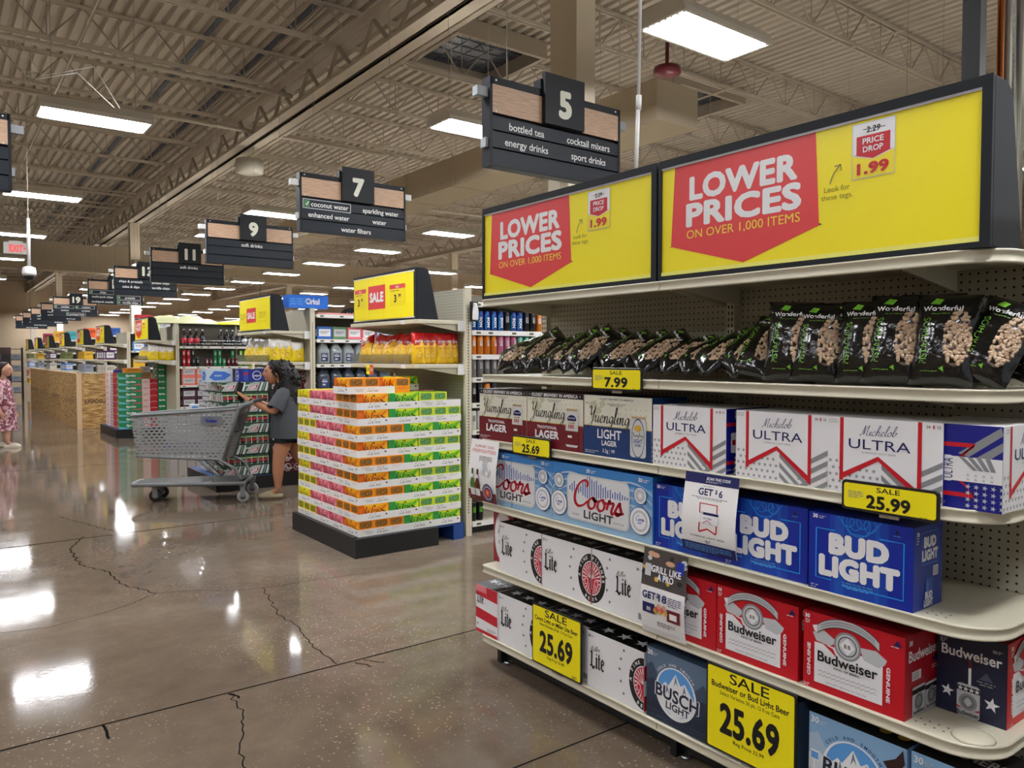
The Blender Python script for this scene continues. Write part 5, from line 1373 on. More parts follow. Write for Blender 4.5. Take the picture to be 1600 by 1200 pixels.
# ================================================================= THE SPARKLING WATER PALLET (aisle seven)
SX, SY, SZ, RH = 2.62, 5.47, .146, .1240
def sparkling_pack(name, c_main, c_light, c_dark, c_win, c_can):
    L, D, H = .2625, .1315, .1195
    MAIN, LIGHT, DARK, WIN, CAN = [ink(name+'_'+k, *c) for k, c in (('main', c_main), ('light', c_light), ('dark', c_dark), ('window', c_win), ('can', c_can))]
    def longside(q, W, H):
        q.rect(0, 0, W, H, MAIN); q.poly([(0, 0), (W*.35, 0), (W*.18, H), (0, H)], DARK)
        q.poly([(W*.18, H), (W*.3, H*.86), (W*.55, H*.78), (W*.8, H*.86), (W*.95, H)], LIGHT); q.poly([(W*.75, 0), (W, 0), (W, H*.9), (W*.86, H*.55)], LIGHT)
        def S(pts, w, nib=(.7, .3)): q.line(crom([(W*(.2+.72*a), H*(.44+.46*b)) for a, b in pts], 4), w*1.15, BLACK, nib); q.k -= 1
        S([(.12, .98), (.08, .55), (.03, .05)], .0085); S([(.21, .42), (.14, .40), (.10, .15), (.15, .06), (.21, .35), (.22, .08)], .0055)
        S([(.50, .80), (.48, .98), (.42, .96), (.37, .6), (.33, .02), (.31, -.12)], .009); S([(.42, .12), (.46, .46), (.47, .36), (.53, .44)], .006); S([(.57, .42), (.54, .2), (.58, .08), (.62, .25), (.58, .42)], .0055)
        S([(.67, .44), (.66, .12), (.71, .1)], .006); S([(.74, .10), (.84, .4), (.98, .95)], .0065); S([(.76, .46), (.84, .2), (.94, .06), (1.0, .12)], .0075); S([(.69, .6), (.70, .66)], .006)
        q.k += 1
        q.fine(W*.03, H*.78, W*.12, H*.05, 6, DARK if c_dark[0] < 200 else MAIN)
    def end(q, W, H):
        q.rect(0, 0, W, H, LIGHT if name == 'lime' else MAIN); q.rrect(W*.10, H*.50, W*.90, H*.94, .012, WIN); q.outline(W*.10, H*.50, W*.90, H*.94, .012, .002, BLACK)
        r = random.Random(len(name)); k = q.k
        for i in range(9): q.line(crom([(W*(.16+.08*i), H*(.58+.2*r.random())), (W*(.2+.08*i), H*(.8+.1*r.random())), (W*(.19+.08*i), H*.56)], 3), .0022, BLACK if i % 2 else CAN); q.k = k+1
        q.k += 1; q.disc(W*.58, H*.70, H*.16, CAN, 14); q.disc(W*.58, H*.70, H*.12, WIN, 14); q.disc(W*.72, H*.76, H*.12, CAN, 12); q.disc(W*.72, H*.76, H*.08, WIN, 12)
        q.fine(W*.2, H*.36, W*.6, H*.06, 3, DARK)
    def fn():
        t = thing('sparkling_water_pack', name, 'drink pack')
        m = MB(); m.box(0, 0, 0, L, D, H, MAIN); m.bevel(.002, 1); m.build('carton_body', t)
        q = Pr(); longside(q, L, H); q.frame((L, 0, 0), (0,1,0), (0,0,1), (1,0,0)); end(q, D, H); q.frame((0, D, 0), (0,-1,0), (0,0,1), (-1,0,0)); end(q, D, H)
        q.frame((0, 0, H), (1,0,0), (0,1,0), (0,0,1)); q.rect(.004, .02, L*.55, D-.02, LIGHT); q.fine(L*.1, D*.5, L*.3, .012, 2, BLACK)
        clip_u(q, -.001, H+.001, 2); q.build('print_lettering', t)
        return t
    return Maker(fn)
PACK = {
 'orange': sparkling_pack('orange', (252, 150, 12), (254, 190, 30), (222, 96, 12), (176, 118, 40), (90, 62, 30)),
 'lime': sparkling_pack('lime', (120, 200, 40), (214, 230, 50), (40, 156, 70), (120, 180, 96), (30, 110, 84)),
 'pink': sparkling_pack('pink', (240, 120, 140), (246, 150, 160), (210, 70, 100), (220, 150, 140), (120, 60, 70)),
 'yellow': sparkling_pack('yellow', (244, 226, 20), (236, 232, 60), (214, 196, 20), (168, 166, 50), (90, 92, 40)),
}
def tray_maker():
    t = thing('carton_tray', 'white cardboard tray', 'tray'); L, D, H = .402, .267, .056; e = .0025
    m = MB(); m.box(0, 0, 0, L, D, .003, CARD); m.box(-e, -e, 0, L+e, 0, H, CARD); m.box(-e, D, 0, L+e, D+e, H, CARD); m.box(-e, 0, 0, 0, D, H, CARD); m.box(L, 0, 0, L+e, D, H, CARD); m.build('tray_body', t)
    q = Pr(o=(0, -e, 0)); q.script('LaCroix', L*.40, H*.30, H*.5, DGREY, w=.1, width=L*.24); q.text('NATURALLY', L*.24, H*.55, H*.14, GREY, bold=.02, w=L*.2); q.text('ESSENCED', L*.24, H*.32, H*.14, GREY, bold=.02, w=L*.14)
    q.frame((0, D+e, 0), (-1,0,0), (0,0,1), (0,1,0)); q.o = Vector((L, D+e, 0)); q.script('LaCroix', L*.40, H*.30, H*.5, DGREY, w=.1, width=L*.24)
    for (o, u, n) in (((L+e, 0, 0), (0,1,0), (1,0,0)), ((-e, D, 0), (0,-1,0), (-1,0,0))):
        q.frame(o, u, (0,0,1), n); q.script('LaCroix', D*.32, H*.32, H*.55, DGREY, w=.1, width=D*.40); q.rect(D*.88, H*.55, D*.94, H*.75, DGREY)
    q.build('print_lettering', t)
    return t
tray = Maker(tray_maker)
def rowname(k): return 'bottom row' if k == 0 else 'top full row' if k == 8 else '%s row up' % ORD[k]
def put_tray(x, y, z, wide_x, label):
    """Corner nearest the camera's side at (x, y): the long side along X when wide_x, else along Y."""
    if wide_x: tray((x, y, z), 0, label, 'white trays of the sparkling water stack')
    else: tray((x, y+.402, z), R90, label, 'white trays of the sparkling water stack')
def put_long(c, x, y, z, faceX, label):
    """A pack with its long side showing: facing -Y (faceX False) or facing -X."""
    if faceX: PACK[c]((x, y+.2625, z+.0035), R90, label, '%s sparkling water packs' % c)
    else: PACK[c]((x, y, z+.0035), 0, label, '%s sparkling water packs' % c)
P2 = .1335
for k in range(9):
    z = SZ+RH*k; rn = rowname(k); even = k % 2 == 0 and k != 8
    j = random.Random(k+3); jx, jy = j.uniform(-.008, .008), j.uniform(-.006, .006)
    x, y = SX+jx, SY+jy
    C = 'sparkling water pack in the %s' % rn
    if even:
        put_tray(x, y, z, True, 'white tray at the corner of the %s of the sparkling water stack' % rn)
        for i in range(3): put_long('orange', x+.002+P2*i, y, z, True, 'orange %s, %s' % (C, ('at the corner', 'one in from the corner', 'two in from the corner')[i]))
        for i in range(2):
            put_tray(x+.407+.270*i, y, z, False, 'white tray, %s under lime green packs in the %s' % (('inner one', 'one by the wall panel')[i], rn)); put_long('lime', x+.409+.270*i, y, z, False, 'lime green %s, %s' % (C, ('inner one', 'by the wall panel')[i]))
        yy = y+.272
        for i in range(2):
            put_tray(x, yy+.270*i, z, True, 'white tray under the pink packs in the %s, %s' % (rn, ('closer to the corner', 'farther from the corner')[i])); put_long('pink', x, yy+.002+.270*i, z, True, 'pink %s, %s the corner' % (C, ('closer to', 'farther from')[i]))
        yy += .545
        put_tray(x, yy, z, False, 'white tray under the yellow packs in the %s' % rn)
        for i in range(3): PACK['yellow']((x+.2625, yy+.002+P2*i+.1315, z+.0035), PI, 'yellow %s, showing a window, %s' % (C, ('near', 'middle', 'far')[i]), 'yellow sparkling water packs')
    else:
        put_tray(x, y, z, False, 'white tray at the corner of the %s of the sparkling water stack' % rn)
        for i in range(3):
            PACK['orange']((x, y+.002+P2*i, z+.0035), 0, 'orange %s, %s' % (C, ('at the corner', 'behind the corner one', 'third from the corner')[i]), 'orange sparkling water packs')
        put_tray(x+.272, y, z, False, 'white tray under the lime long side in the %s' % rn); put_long('lime', x+.274, y, z, False, 'lime green %s, long side showing' % C)
        put_tray(x+.545, y, z, True, 'white tray under three lime windows in the %s' % rn)
        for i in range(3 if k < 8 else 2): put_long('lime', x+.547+P2*i, y, z, True, 'lime green %s, window showing, %s' % (C, ('inner', 'middle', 'by the wall panel')[i]))
        yy = y+.407
        for i in range(2):
            put_tray(x, yy+.270*i, z, True, 'white tray under the pink packs in the %s, %s' % (rn, ('closer to the corner', 'farther from the corner')[i])); put_long('pink', x, yy+.002+.270*i, z, True, 'pink %s, %s the corner' % (C, ('closer to', 'farther from')[i]))
        put_tray(x, yy+.545, z, True, 'white tray under the yellow pack in the %s' % rn)
        put_long('yellow', x, yy+.547, z, True, 'yellow %s, long side showing' % C)
        if k == 8:
            for i in range(2): put_long('yellow', x+.135*(i+1), yy+.547, z, True, 'yellow sparkling water pack lying on top, %s behind the front one' % ORD[i])
            for i in range(2): put_long('pink', x+.135*(i+1), yy+.272, z, True, 'pink sparkling water pack on top, %s behind the front one' % ORD[i])
for i in range(3):
    for h in range(2): PACK[('lime', 'pink')[h]]((SX+.41+.265*h, SY+.42+.2*i, SZ+RH*8+.0035), 0, '%s sparkling water pack in the middle of the top full row, %s back' % (('lime green', 'pink')[h], ORD[i]), 'inner sparkling water packs')
# the loose upper layer
z = SZ+RH*9
tray((SX-.06, SY+.04, z), 0, 'white tray of the loose top layer of orange packs', 'white trays of the sparkling water stack')
for i in range(2): PACK['orange']((SX-.055+P2*i, SY+.045+.2625, z+.0035), R90, 'orange sparkling water pack in the loose top layer, %s' % ('at the corner', 'second in')[i], 'orange sparkling water packs')
PACK['orange']((SX+.22, SY+.10, z+.004), .12, 'orange sparkling water pack turned lengthwise in the loose top layer', 'orange sparkling water packs')
PACK['orange']((SX+.35, SY+.04+.2625, z), R90, 'orange sparkling water pack standing without a tray in the loose top layer', 'orange sparkling water packs')
tray((SX+.50, SY+.40+.402, z), R90, 'white tray of the lime pack set back in the top layer', 'white trays of the sparkling water stack'); PACK['lime']((SX+.50, SY+.40, z+.0035), 0, 'lime green sparkling water pack set back in the loose top layer', 'lime sparkling water packs')
# pallet and its black skirt
PALB = mat('pallet_blue', (28, 70, 140), .6, noise=.15); SKIRT = mat('black_skirt_board', (20, 21, 24), .45, noise=.1)
def pallet(x0, y0, x1, y1, label, skirt_label, gap=.0):
    t = thing('pallet', label, 'pallet', (x0, y0, 0))
    w, d = x1-x0, y1-y0
    for i in range(7):
        m = MB(); a = d*i/7; m.box(0, a+.01, .122, w, a+d/7-.02, .144, PALB); m.build('deck_board_plank', t)
    for i in range(3):
        m = MB(); a = (w-.1)*i/2; m.box(a, 0, 0, a+.1, d, .122, PALB); m.build('stringer', t)
    s = thing('pallet_skirt', skirt_label, 'pallet skirt', (x0, y0, 0))
    m = MB(); m.box(-.055, -.035, 0, -.015, d*.98, .158, SKIRT); m.build('side_board', s)
    m = MB(); m.box(-.055, -.075, 0, w*.70, -.037, .150, SKIRT); m.build('front_board', s)
    return t
pallet(2.615, 5.475, 3.60, 6.72, 'blue wooden pallet under the sparkling water stack', 'black skirt boards around the sparkling water pallet')

# ================================================================= SODA STACKS (aisle nine)
def soda(name, L, D, H, body, front, end):
    def fn():
        t = thing(name, name, 'drink pack')
        m = MB(); m.box(0, 0, 0, L, D, H, body); m.bevel(.003, 1); m.build('carton_body', t)
        q = Pr(); front(q, L, H); q.frame((L, 0, 0), (0,1,0), (0,0,1), (1,0,0)); end(q, D, H); q.frame((0, D, 0), (0,-1,0), (0,0,1), (-1,0,0)); end(q, D, H); q.frame((L, D, 0), (-1,0,0), (0,0,1), (0,1,0)); front(q, L, H)
        q.build('print_lettering', t); return t
    return Maker(fn)
DEWG = ink('dew_green', 40, 84, 58); DEWL = ink('dew_lime', 190, 214, 110); DEWS = ink('dew_silver', 176, 190, 184); DEWR = ink('dew_red', 190, 40, 50); DEWD = ink('dew_dark', 26, 40, 36)
def dew_front(q, W, H):
    q.rect(0, 0, W, H, DEWS); q.rect(0, 0, W, H*.14, DEWD)
    for i in range(6): q.poly([(W*(.5+.09*i), H*.12), (W*(.56+.09*i), H*.12), (W*(.70+.08*i), H*.98), (W*(.66+.08*i), H*.98)], (DEWD, WHITE, DEWG)[i % 3]); q.k -= 1
    q.k += 1
    q.poly([(0, H*.2), (W*.2, H*.9), (W*.42, H), (0, H)], DEWG); q.poly([(W*.4, H*.9), (W*.62, H), (W*.5, H)], DEWL)
    q.poly([(W*.14, H*.16), (W*.52, H*.36), (W*.56, H*.80), (W*.18, H*.62)], WHITE); q.poly([(W*.15, H*.2), (W*.51, H*.39), (W*.545, H*.75), (W*.185, H*.58)], DEWR); q.text('DEW', W*.35, H*.36, H*.24, WHITE, rot=.3, bold=.06, w=W*.3); q.text('Mtn', W*.1, H*.62, H*.18, WHITE, rot=.3, bold=.04, w=W*.16)
def dew_end(q, W, H):
    q.rect(0, 0, W, H, DEWS); q.rect(0, H*.84, W, H, DEWG); q.rect(0, 0, W, H*.12, DEWD)
    for s in (.28, .74): q.rrect(W*(s-.2), H*.14, W*(s+.2), H*.82, .01, (DEWG, DEWD)[s > .5]); q.poly([(W*(s-.17), H*.3), (W*(s+.17), H*.42), (W*(s+.17), H*.66), (W*(s-.17), H*.54)], DEWR); q.rect(W*(s-.18), H*.72, W*(s+.18), H*.8, DEWL)
    q.rect(W*.48, H*.12, W*.52, H*.84, WHITE)
dewp = soda('citrus_soda_pack', .268, .132, .121, DEWS, dew_front, dew_end)
PEPM = ink('pepper_maroon', 104, 18, 40); PEPD = ink('pepper_dark', 52, 12, 26)
def pep_front(q, W, H):
    q.rect(0, 0, W, H, PEPM); q.ring(W*.30, H*.52, H*.34, H*.40, WHITE); q.script('Dr', W*.18, H*.5, H*.34, WHITE, w=.14, width=W*.12); q.script('Pepper', W*.14, H*.34, H*.36, WHITE, w=.15, width=W*.38, nib=(.6, .5)); q.ring(W*.75, H*.5, H*.30, H*.35, WHITE); q.text('23', W*.75, H*.38, H*.26, WHITE, bold=.03); q.rect(0, 0, W, H*.05, PEPD)
    for x in (.06, .53, .94): q.disc(W*x, H*.85, H*.04, LGREY, 8)
def pep_end(q, W, H):
    q.rect(0, 0, W, H, PEPM); q.ring(W*.5, H*.5, H*.36, H*.41, WHITE); q.script('Pepper', W*.16, H*.38, H*.34, WHITE, w=.15, width=W*.62); q.text('23', W*.5, H*.12, H*.12, LGREY)
pep = soda('dark_soda_pack', .268, .132, .121, PEPM, pep_front, pep_end)
def blk_end(q, W, H): q.rect(0, 0, W, H, BLACK); q.rrect(W*.3, H*.28, W*.7, H*.72, .012, LGREY); q.rect(W*.3, H*.45, W*.7, H*.55, DEWR)
blk = soda('black_soda_pack', .268, .132, .121, BLACK, blk_end, blk_end)
def gry_end(q, W, H): q.rect(0, 0, W, H, GREY); [q.rrect(W*(.08+.24*i), H*.1, W*(.28+.24*i), H*.9, .008, LGREY) for i in range(4)]; q.rect(0, H*.46, W, H*.54, DGREY)
gry = soda('silver_soda_pack', .268, .132, .121, GREY, gry_end, gry_end)
TX, TY, TZ = 2.655, 9.09, .150
HGT = .1232
for k in range(9):
    z = TZ+HGT*k; rn = 'bottom' if k == 0 else ORD[k]
    C = '%s row of the soda stack' % ('bottom' if k == 0 else ORD[k])
    if k % 2 == 0:
        dewp((TX, TY, z), 0, 'citrus soda pack at the corner, %s' % C); dewp((TX+.270, TY, z), 0, 'citrus soda pack with its long side showing, %s' % C)
        for i in range(3): (dewp, dewp, gry)[i]((TX, TY+.136+.272*(i+1)-.003, z), R90, ('citrus soda pack on the side, first behind the corner, %s', 'citrus soda pack on the side, second behind the corner, %s', 'silver soda pack on the side of the stack, %s')[i] % C)
    else:
        for i in range(4): dewp((TX+.1345*i, TY+.268, z), R90, 'citrus soda pack end-on, %s from the corner, %s' % (ORD[i], C))
        for i in range(2): (dewp, gry)[i]((TX, TY+.27+.272*(i+1)-.003, z), R90, ('citrus soda pack on the side of the stack, %s', 'silver soda pack on the side of the stack, %s')[i] % C)
    if k < 8: blk((TX+.545, TY+.268, z), R90, 'black soda pack between green and dark red ones, %s' % C)
    else: blk((TX+.545, TY+.268, z), R90, 'black soda pack on the top between green and dark red packs')
    pep((TX+.685, TY, z), 0, 'dark red soda pack beside the black ones, %s' % C)
    if k < 9: pep((TX+.958, TY, z), 0, 'dark red soda pack at the wall end, %s' % C) if k % 2 == 0 else [pep((TX+.958+.135*i, TY+.268, z), R90, 'dark red soda pack end-on, %s, %s' % (('inner', 'by the upright')[i], C)) for i in range(2)]
# packs lying on top of the stack
z = TZ+HGT*9
def btl_front(q, W, H): q.rect(0, 0, W, H, ink('wrap_pale', 200, 214, 226)); q.poly([(W*.1, H*.35), (W*.3, H*.85), (W*.7, H*.8), (W*.95, H*.55), (W*.7, H*.15), (W*.3, H*.1)], ink('wrap_blue', 70, 120, 206)); q.text('water', W*.45, H*.42, H*.2, WHITE, w=W*.3)
btl = soda('wrapped_bottle_pack', .30, .20, .15, ink('wrap_pale', 200, 214, 226), btl_front, btl_front)
def cola_front(q, W, H): q.rect(0, 0, W, H, ink('cola_blue', 30, 50, 140)); q.disc(W*.72, H*.5, H*.36, WHITE, 24); q.disc(W*.72, H*.5, H*.31, ink('cola_blue', 30, 50, 140), 24); q.text('pepsi', W*.72, H*.42, H*.16, WHITE, bold=.03, w=H*.5); q.rrect(W*.2, H*.1, W*.38, H*.95, .01, ink('cola_can', 60, 84, 180)); q.poly([(W*.2, H*.5), (W*.38, H*.6), (W*.38, H*.75), (W*.2, H*.68)], RED)
cola = soda('cola_pack', .30, .13, .15, ink('cola_blue', 30, 50, 140), cola_front, cola_front)
def gre_front(q, W, H): dew_end(q, W, H)
gre = soda('green_soda_pack', .20, .13, .15, DEWG, dew_end, dew_end)
blk((TX+.02, TY+.45+.268, z), R90, 'black soda pack on top at the end of the soda stack')
btl((TX-.11, TY+.02+.2, z), 0, 'shrink wrapped pale blue bottle pack on top of the soda stack'); cola((TX+.20, TY+.03, z), 0, 'deep blue cola pack on top of the soda stack')
gre((TX+.51, TY+.02, z), 0, 'green soda pack on top of the soda stack beside the cola'); pep((TX+.78, TY+.02, z), 0, 'dark red soda pack on top of the stack, behind the shopper'); pep((TX+1.03, TY+.02, z), 0, 'dark red soda pack on top of the stack by the wall upright')
s = thing('pallet_skirt', 'black skirt boards around the soda pallet behind the cart', 'pallet skirt', (2.60, 9.06, 0))
m = MB(); m.box(-.03, 0, 0, 0, 1.25, .148, SKIRT); m.build('side_board', s); m = MB(); m.box(0, -.03, 0, 1.33, 0, .148, SKIRT); m.build('front_board', s); m = MB(); m.box(.005, .005, .02, 1.28, 1.2, .148, PALB); m.build('pallet_deck_plank', s)

# ================================================================= GREEN SODA STACK (aisle eleven)
def spr_front(q, W, H):
    q.rect(0, 0, W, H, GREEN); q.poly([(0, 0), (W*.5, 0), (W*.3, H*.25), (0, H*.4)], ink('lemon_sky', 120, 200, 214)); q.poly([(W*.6, H*.1), (W, H*.3), (W, 0), (W*.6, 0)], ink('berry_pink', 214, 90, 110)); q.text('Sprite', W*.52, H*.42, H*.34, WHITE, shear=.2, bold=.06, w=W*.42)
def spr_end(q, W, H): q.rect(0, 0, W, H, GREEN); q.text('Sprite', W*.5, H*.38, H*.28, WHITE, shear=.2, bold=.06, w=W*.8)
spr = soda('green_lemon_soda_pack', .41, .136, .118, GREEN, spr_front, spr_end)
def red_end(q, W, H): q.rect(0, 0, W, H, ink('coke_red', 190, 20, 36)); q.line([(0, H*.2), (W*.5, H*.35), (W, H*.25)], .006, WHITE)
redp = soda('red_soda_pack', .41, .136, .118, ink('coke_red', 190, 20, 36), red_end, red_end)
def zer_end(q, W, H): q.rect(0, 0, W, H, ink('zero_pink', 236, 206, 204)); q.fine(W*.15, H*.6, W*.7, H*.12, 3, RED)
zer = soda('pale_pink_soda_pack', .41, .136, .118, ink('zero_pink', 236, 206, 204), zer_end, zer_end)
UX, UY, UZ = 2.815, 16.2, .172
for k in range(9):
    z = UZ+.1195*k; C = 'in the %s layer of the green stack' % ('bottom' if k == 0 else ORD[k])
    spr((UX, UY, z), 0, 'green soda pack with its long side showing %s' % C)
    for i in range(3):
        mk = (redp, gry, zer)[i]
        mk((UX, UY+.14+.41*(i+1), z), R90, 'soda pack on the side face %s, %s' % (C, ('first', 'second', 'third')[i])) if mk is not gry else gry((UX, UY+.14+.41+.272, z), R90, 'silver soda pack on the side face %s' % C)
    if k < 8:
        zer((UX+.415, UY+.41, z), R90, 'pale pink soda pack %s' % C); redp((UX+.553, UY+.41, z), R90, 'red soda pack %s' % C)
    spr((UX+.70, UY+.41, z+.0), R90, 'green soda pack end-on %s, inner column' % C)
    if k < 8: spr((UX+.84, UY+.41, z), R90, 'green soda pack end-on %s, outer column' % C)
for i in (9, 10): spr((UX+.70, UY+.41, UZ+.1195*i), R90, 'green soda pack topping the tall column of the green stack, %s' % ('lower', 'upper')[i-9])
def plain(name, L, D, H, m, m2=None):
    f = lambda q, W, H_: (q.rect(W*.1, H_*.2, W*.9, H_*.8, m2), q.fine(W*.2, H_*.6, W*.6, H_*.09, 3, BLACK)) if m2 else None
    return soda(name, L, D, H, m, f if m2 else (lambda q, W, H_: q.fine(W*.15, H_*.7, W*.7, H_*.1, 3, BLACK)), f if m2 else (lambda q, W, H_: q.fine(W*.15, H_*.7, W*.7, H_*.1, 3, BLACK)))
KRAFT = mat('kraft_cardboard', (150, 112, 68), .7, noise=.08)
box_o = plain('orange_snack_box', .30, .2, .09, ink('box_orange', 232, 150, 40)); box_b = plain('blue_snack_box', .24, .2, .06, ink('box_blue', 50, 60, 140)); box_k = plain('kraft_box', .17, .2, .12, KRAFT); box_w = plain('pale_box', .15, .2, .12, ink('box_pale', 200, 198, 190), LGREY)
box_o((UX+.12, UY+.02, UZ+.1195*9), .05, 'orange snack box lying on the green soda stack'); box_b((UX-.01, UY+.25, UZ+.1195*9), 0, 'blue snack box lying on the green soda stack')
box_k((UX+.42, UY+.05, UZ+.1195*8), 0, 'brown cardboard box on the pale pink packs'); box_w((UX+.43, UY+.06, UZ+.1195*8+.121), 0, 'pale box on the brown cardboard box')
s = thing('pallet_skirt', 'black skirt boards around the green soda pallet', 'pallet skirt', (2.79, 16.17, 0))
m = MB(); m.box(-.03, 0, 0, 0, 1.75, .168, SKIRT); m.build('side_board', s); m = MB(); m.box(0, -.03, 0, 1.02, 0, .168, SKIRT); m.build('front_board', s); m = MB(); m.box(.005, .005, .02, 1.0, 1.7, .168, PALB); m.build('pallet_deck_plank', s)
# low silver stack with a cardboard sheet in front of the soft drinks shelf
for k in range(4):
    for i in range(4): gry((3.25+.145*i, 14.2+.268, .05+.123*k), R90, 'silver soda pack in the low stack behind the cart, %s column, %s layer' % (ORD[i], ORD[k]))
m = MB(); m.box(3.22, 14.2, .0, 3.86, 14.6, .049, PALB); tag(m.build('low_pallet'), 'blue low pallet under the silver packs behind the cart', 'pallet')
m = MB(); m.box(3.22, 14.18, .546, 3.84, 14.55, .552, mat('cardboard_sheet', (190, 158, 118), .7, noise=.06)); tag(m.build('cardboard_sheet'), 'tan cardboard sheet lying on the low silver stack', 'cardboard')
btl((3.80, 14.25, .553), 1.2, 'wrapped blue bottle pack standing on the cardboard sheet')
# ================================================================= PLYWOOD BARRIER
def osb():
    m = bpy.data.materials.new('strand_board'); m.use_nodes = True; nt = m.node_tree; b = nt.nodes['Principled BSDF']; L = nt.links.new
    tc = nt.nodes.new('ShaderNodeTexCoord'); cols = []
    for i, (sc, rot) in enumerate((((9, 9, 60), .5), ((9, 9, 70), -.6))):
        mp = nt.nodes.new('ShaderNodeMapping'); mp.inputs['Scale'].default_value = sc; mp.inputs['Rotation'].default_value = (rot, rot, rot); L(tc.outputs['Object'], mp.inputs[0])
        v = nt.nodes.new('ShaderNodeTexVoronoi'); v.inputs['Scale'].default_value = 1.0; L(mp.outputs[0], v.inputs['Vector']); cols.append(v)
    mx = nt.nodes.new('ShaderNodeMix'); mx.data_type = 'RGBA'; mx.inputs['Factor'].default_value = .5; L(cols[0].outputs['Color'], mx.inputs['A']); L(cols[1].outputs['Color'], mx.inputs['B'])
    bw = nt.nodes.new('ShaderNodeRGBToBW'); L(mx.outputs['Result'], bw.inputs[0]); r = nt.nodes.new('ShaderNodeValToRGB'); e = r.color_ramp.elements
    e[0].color = rgb(122, 88, 44); e[1].color = rgb(206, 170, 112); e[0].position = .2; e[1].position = .75; e.new(.5).color = rgb(168, 130, 76)
    L(bw.outputs[0], r.inputs[0]); L(r.outputs[0], b.inputs['Base Color']); b.inputs['Roughness'].default_value = .7
    return m
OSB = osb(); PINE = mat('pine_stud', (206, 176, 140), .6, noise=.08, nscale=20)
t = thing('plywood_barrier', 'strand board barrier walling off part of the main aisle', 'barrier', (2.45, 18.76, 0))
for i in range(4):
    m = MB(); m.box(0, .02+2.42*i, 0, .018, .02+2.42*i+2.41, 1.20, OSB); p = m.build('long_side_board', t)
    q = Pr(o=(0, .02+2.42*i+2.41, 0), u=(0,-1,0), n=(-1,0,0)); q.text('WIND LOAD RATED', 1.2, .55, .07, ink('stencil_brown', 92, 66, 40), w=1.5, bold=.02); q.build('stencil_print', p)
m = MB(); m.box(.10, 0, 0, 1.5, .018, 1.19, OSB); p = m.build('end_board', t)
q = Pr(o=(.10, 0, 0)); q.text('EXPOSURE 1', .35, .55, .09, ink('stencil_brown', 92, 66, 40), w=.6, bold=.04); q.build('stencil_print', p)
m = MB(); m.box(0, -.02, 0, .095, .018, 1.21, PINE); m.build('corner_post', t)
m = MB(); m.box(.02, .04, 1.16, .10, 9.7, 1.20, PINE); m.build('top_rail', t)
# ================================================================= ENDCAPS AND AISLE SHELVING
def plain_shelf(m, x0, y0, x1, y1, z, lip='front'):
    m.box(x0, y0, z-.03, x1, y1, z, STEEL_CREAM)
EX = 3.17
CLEARP = mat('clear_acrylic', (235, 238, 236), .05, trans=.92)
def sale_art(q, W, H):
    q.grid(0, 0, W, H, YEL, 6, 2)
    for x in (.30, .56): q.rect(W*x, H*.02, W*x+.002, H*.98, ink('seam_olive', 190, 176, 30))
    q.rect(W*.29, H*.24, W*.585, H*.80, ink('sale_red', 222, 60, 62)); q.text('SALE', W*.437, H*.42, H*.22, WHITE, w=W*.23, bold=.05)
    for x in (.02, .66):
        q.rect(W*x, H*.28, W*(x+.23), H*.76, ink('card_yellow', 244, 224, 20)); q.rect(W*x, H*.66, W*(x+.23), H*.76, WARMRED); q.text('SALE', W*(x+.115), H*.68, H*.05, WHITE, bold=.02); q.fine(W*(x+.02), H*.61, W*.18, H*.035, 1, BLACK)
        q.text('3', W*(x+.085), H*.36, H*.17, BLACK, bold=.04); q.text('99', W*(x+.15), H*.46, H*.08, BLACK, bold=.03)
def faded_sale_art(q, W, H):
    q.grid(0, 0, W, H, YEL, 6, 2); q.rect(W*.29, H*.24, W*.60, H*.72, ink('sale_red', 222, 60, 62)); q.text('SALE', W*.445, H*.38, H*.2, WHITE, w=W*.24, bold=.05)
    for x in (.04, .68): q.outline(W*x, H*.26, W*(x+.22), H*.56, .004, .003, ink('seam_olive', 190, 176, 30)); q.fine(W*(x+.02), H*.52, W*.18, H*.05, 4, ink('seam_olive', 190, 176, 30))
def low_art(q, W, H):
    q.grid(0, 0, W, H, YEL, 4, 2)
    q.poly([(W*.06, H), (W*.06, H*.28), (W*.29, H*.06), (W*.52, H*.28), (W*.52, H)], ink('poster_red', 226, 62, 66))
    q.text('LOWER', W*.29, H*.68, H*.17, WHITE, w=W*.36, bold=.045); q.text('PRICES', W*.29, H*.46, H*.17, WHITE, w=W*.38, bold=.045); q.text('ON OVER 1,000 ITEMS', W*.29, H*.36, H*.06, ink('poster_gold', 246, 216, 70), w=W*.38)
    q.rect(W*.62, H*.5, W*.78, H*.92, ink('tag_yellow', 244, 226, 40)); q.rect(W*.62, H*.74, W*.78, H*.92, WHITE); q.rect(W*.64, H*.70, W*.76, H*.84, RED); q.text('1.99', W*.70, H*.55, H*.08, RED, bold=.04, w=W*.11)
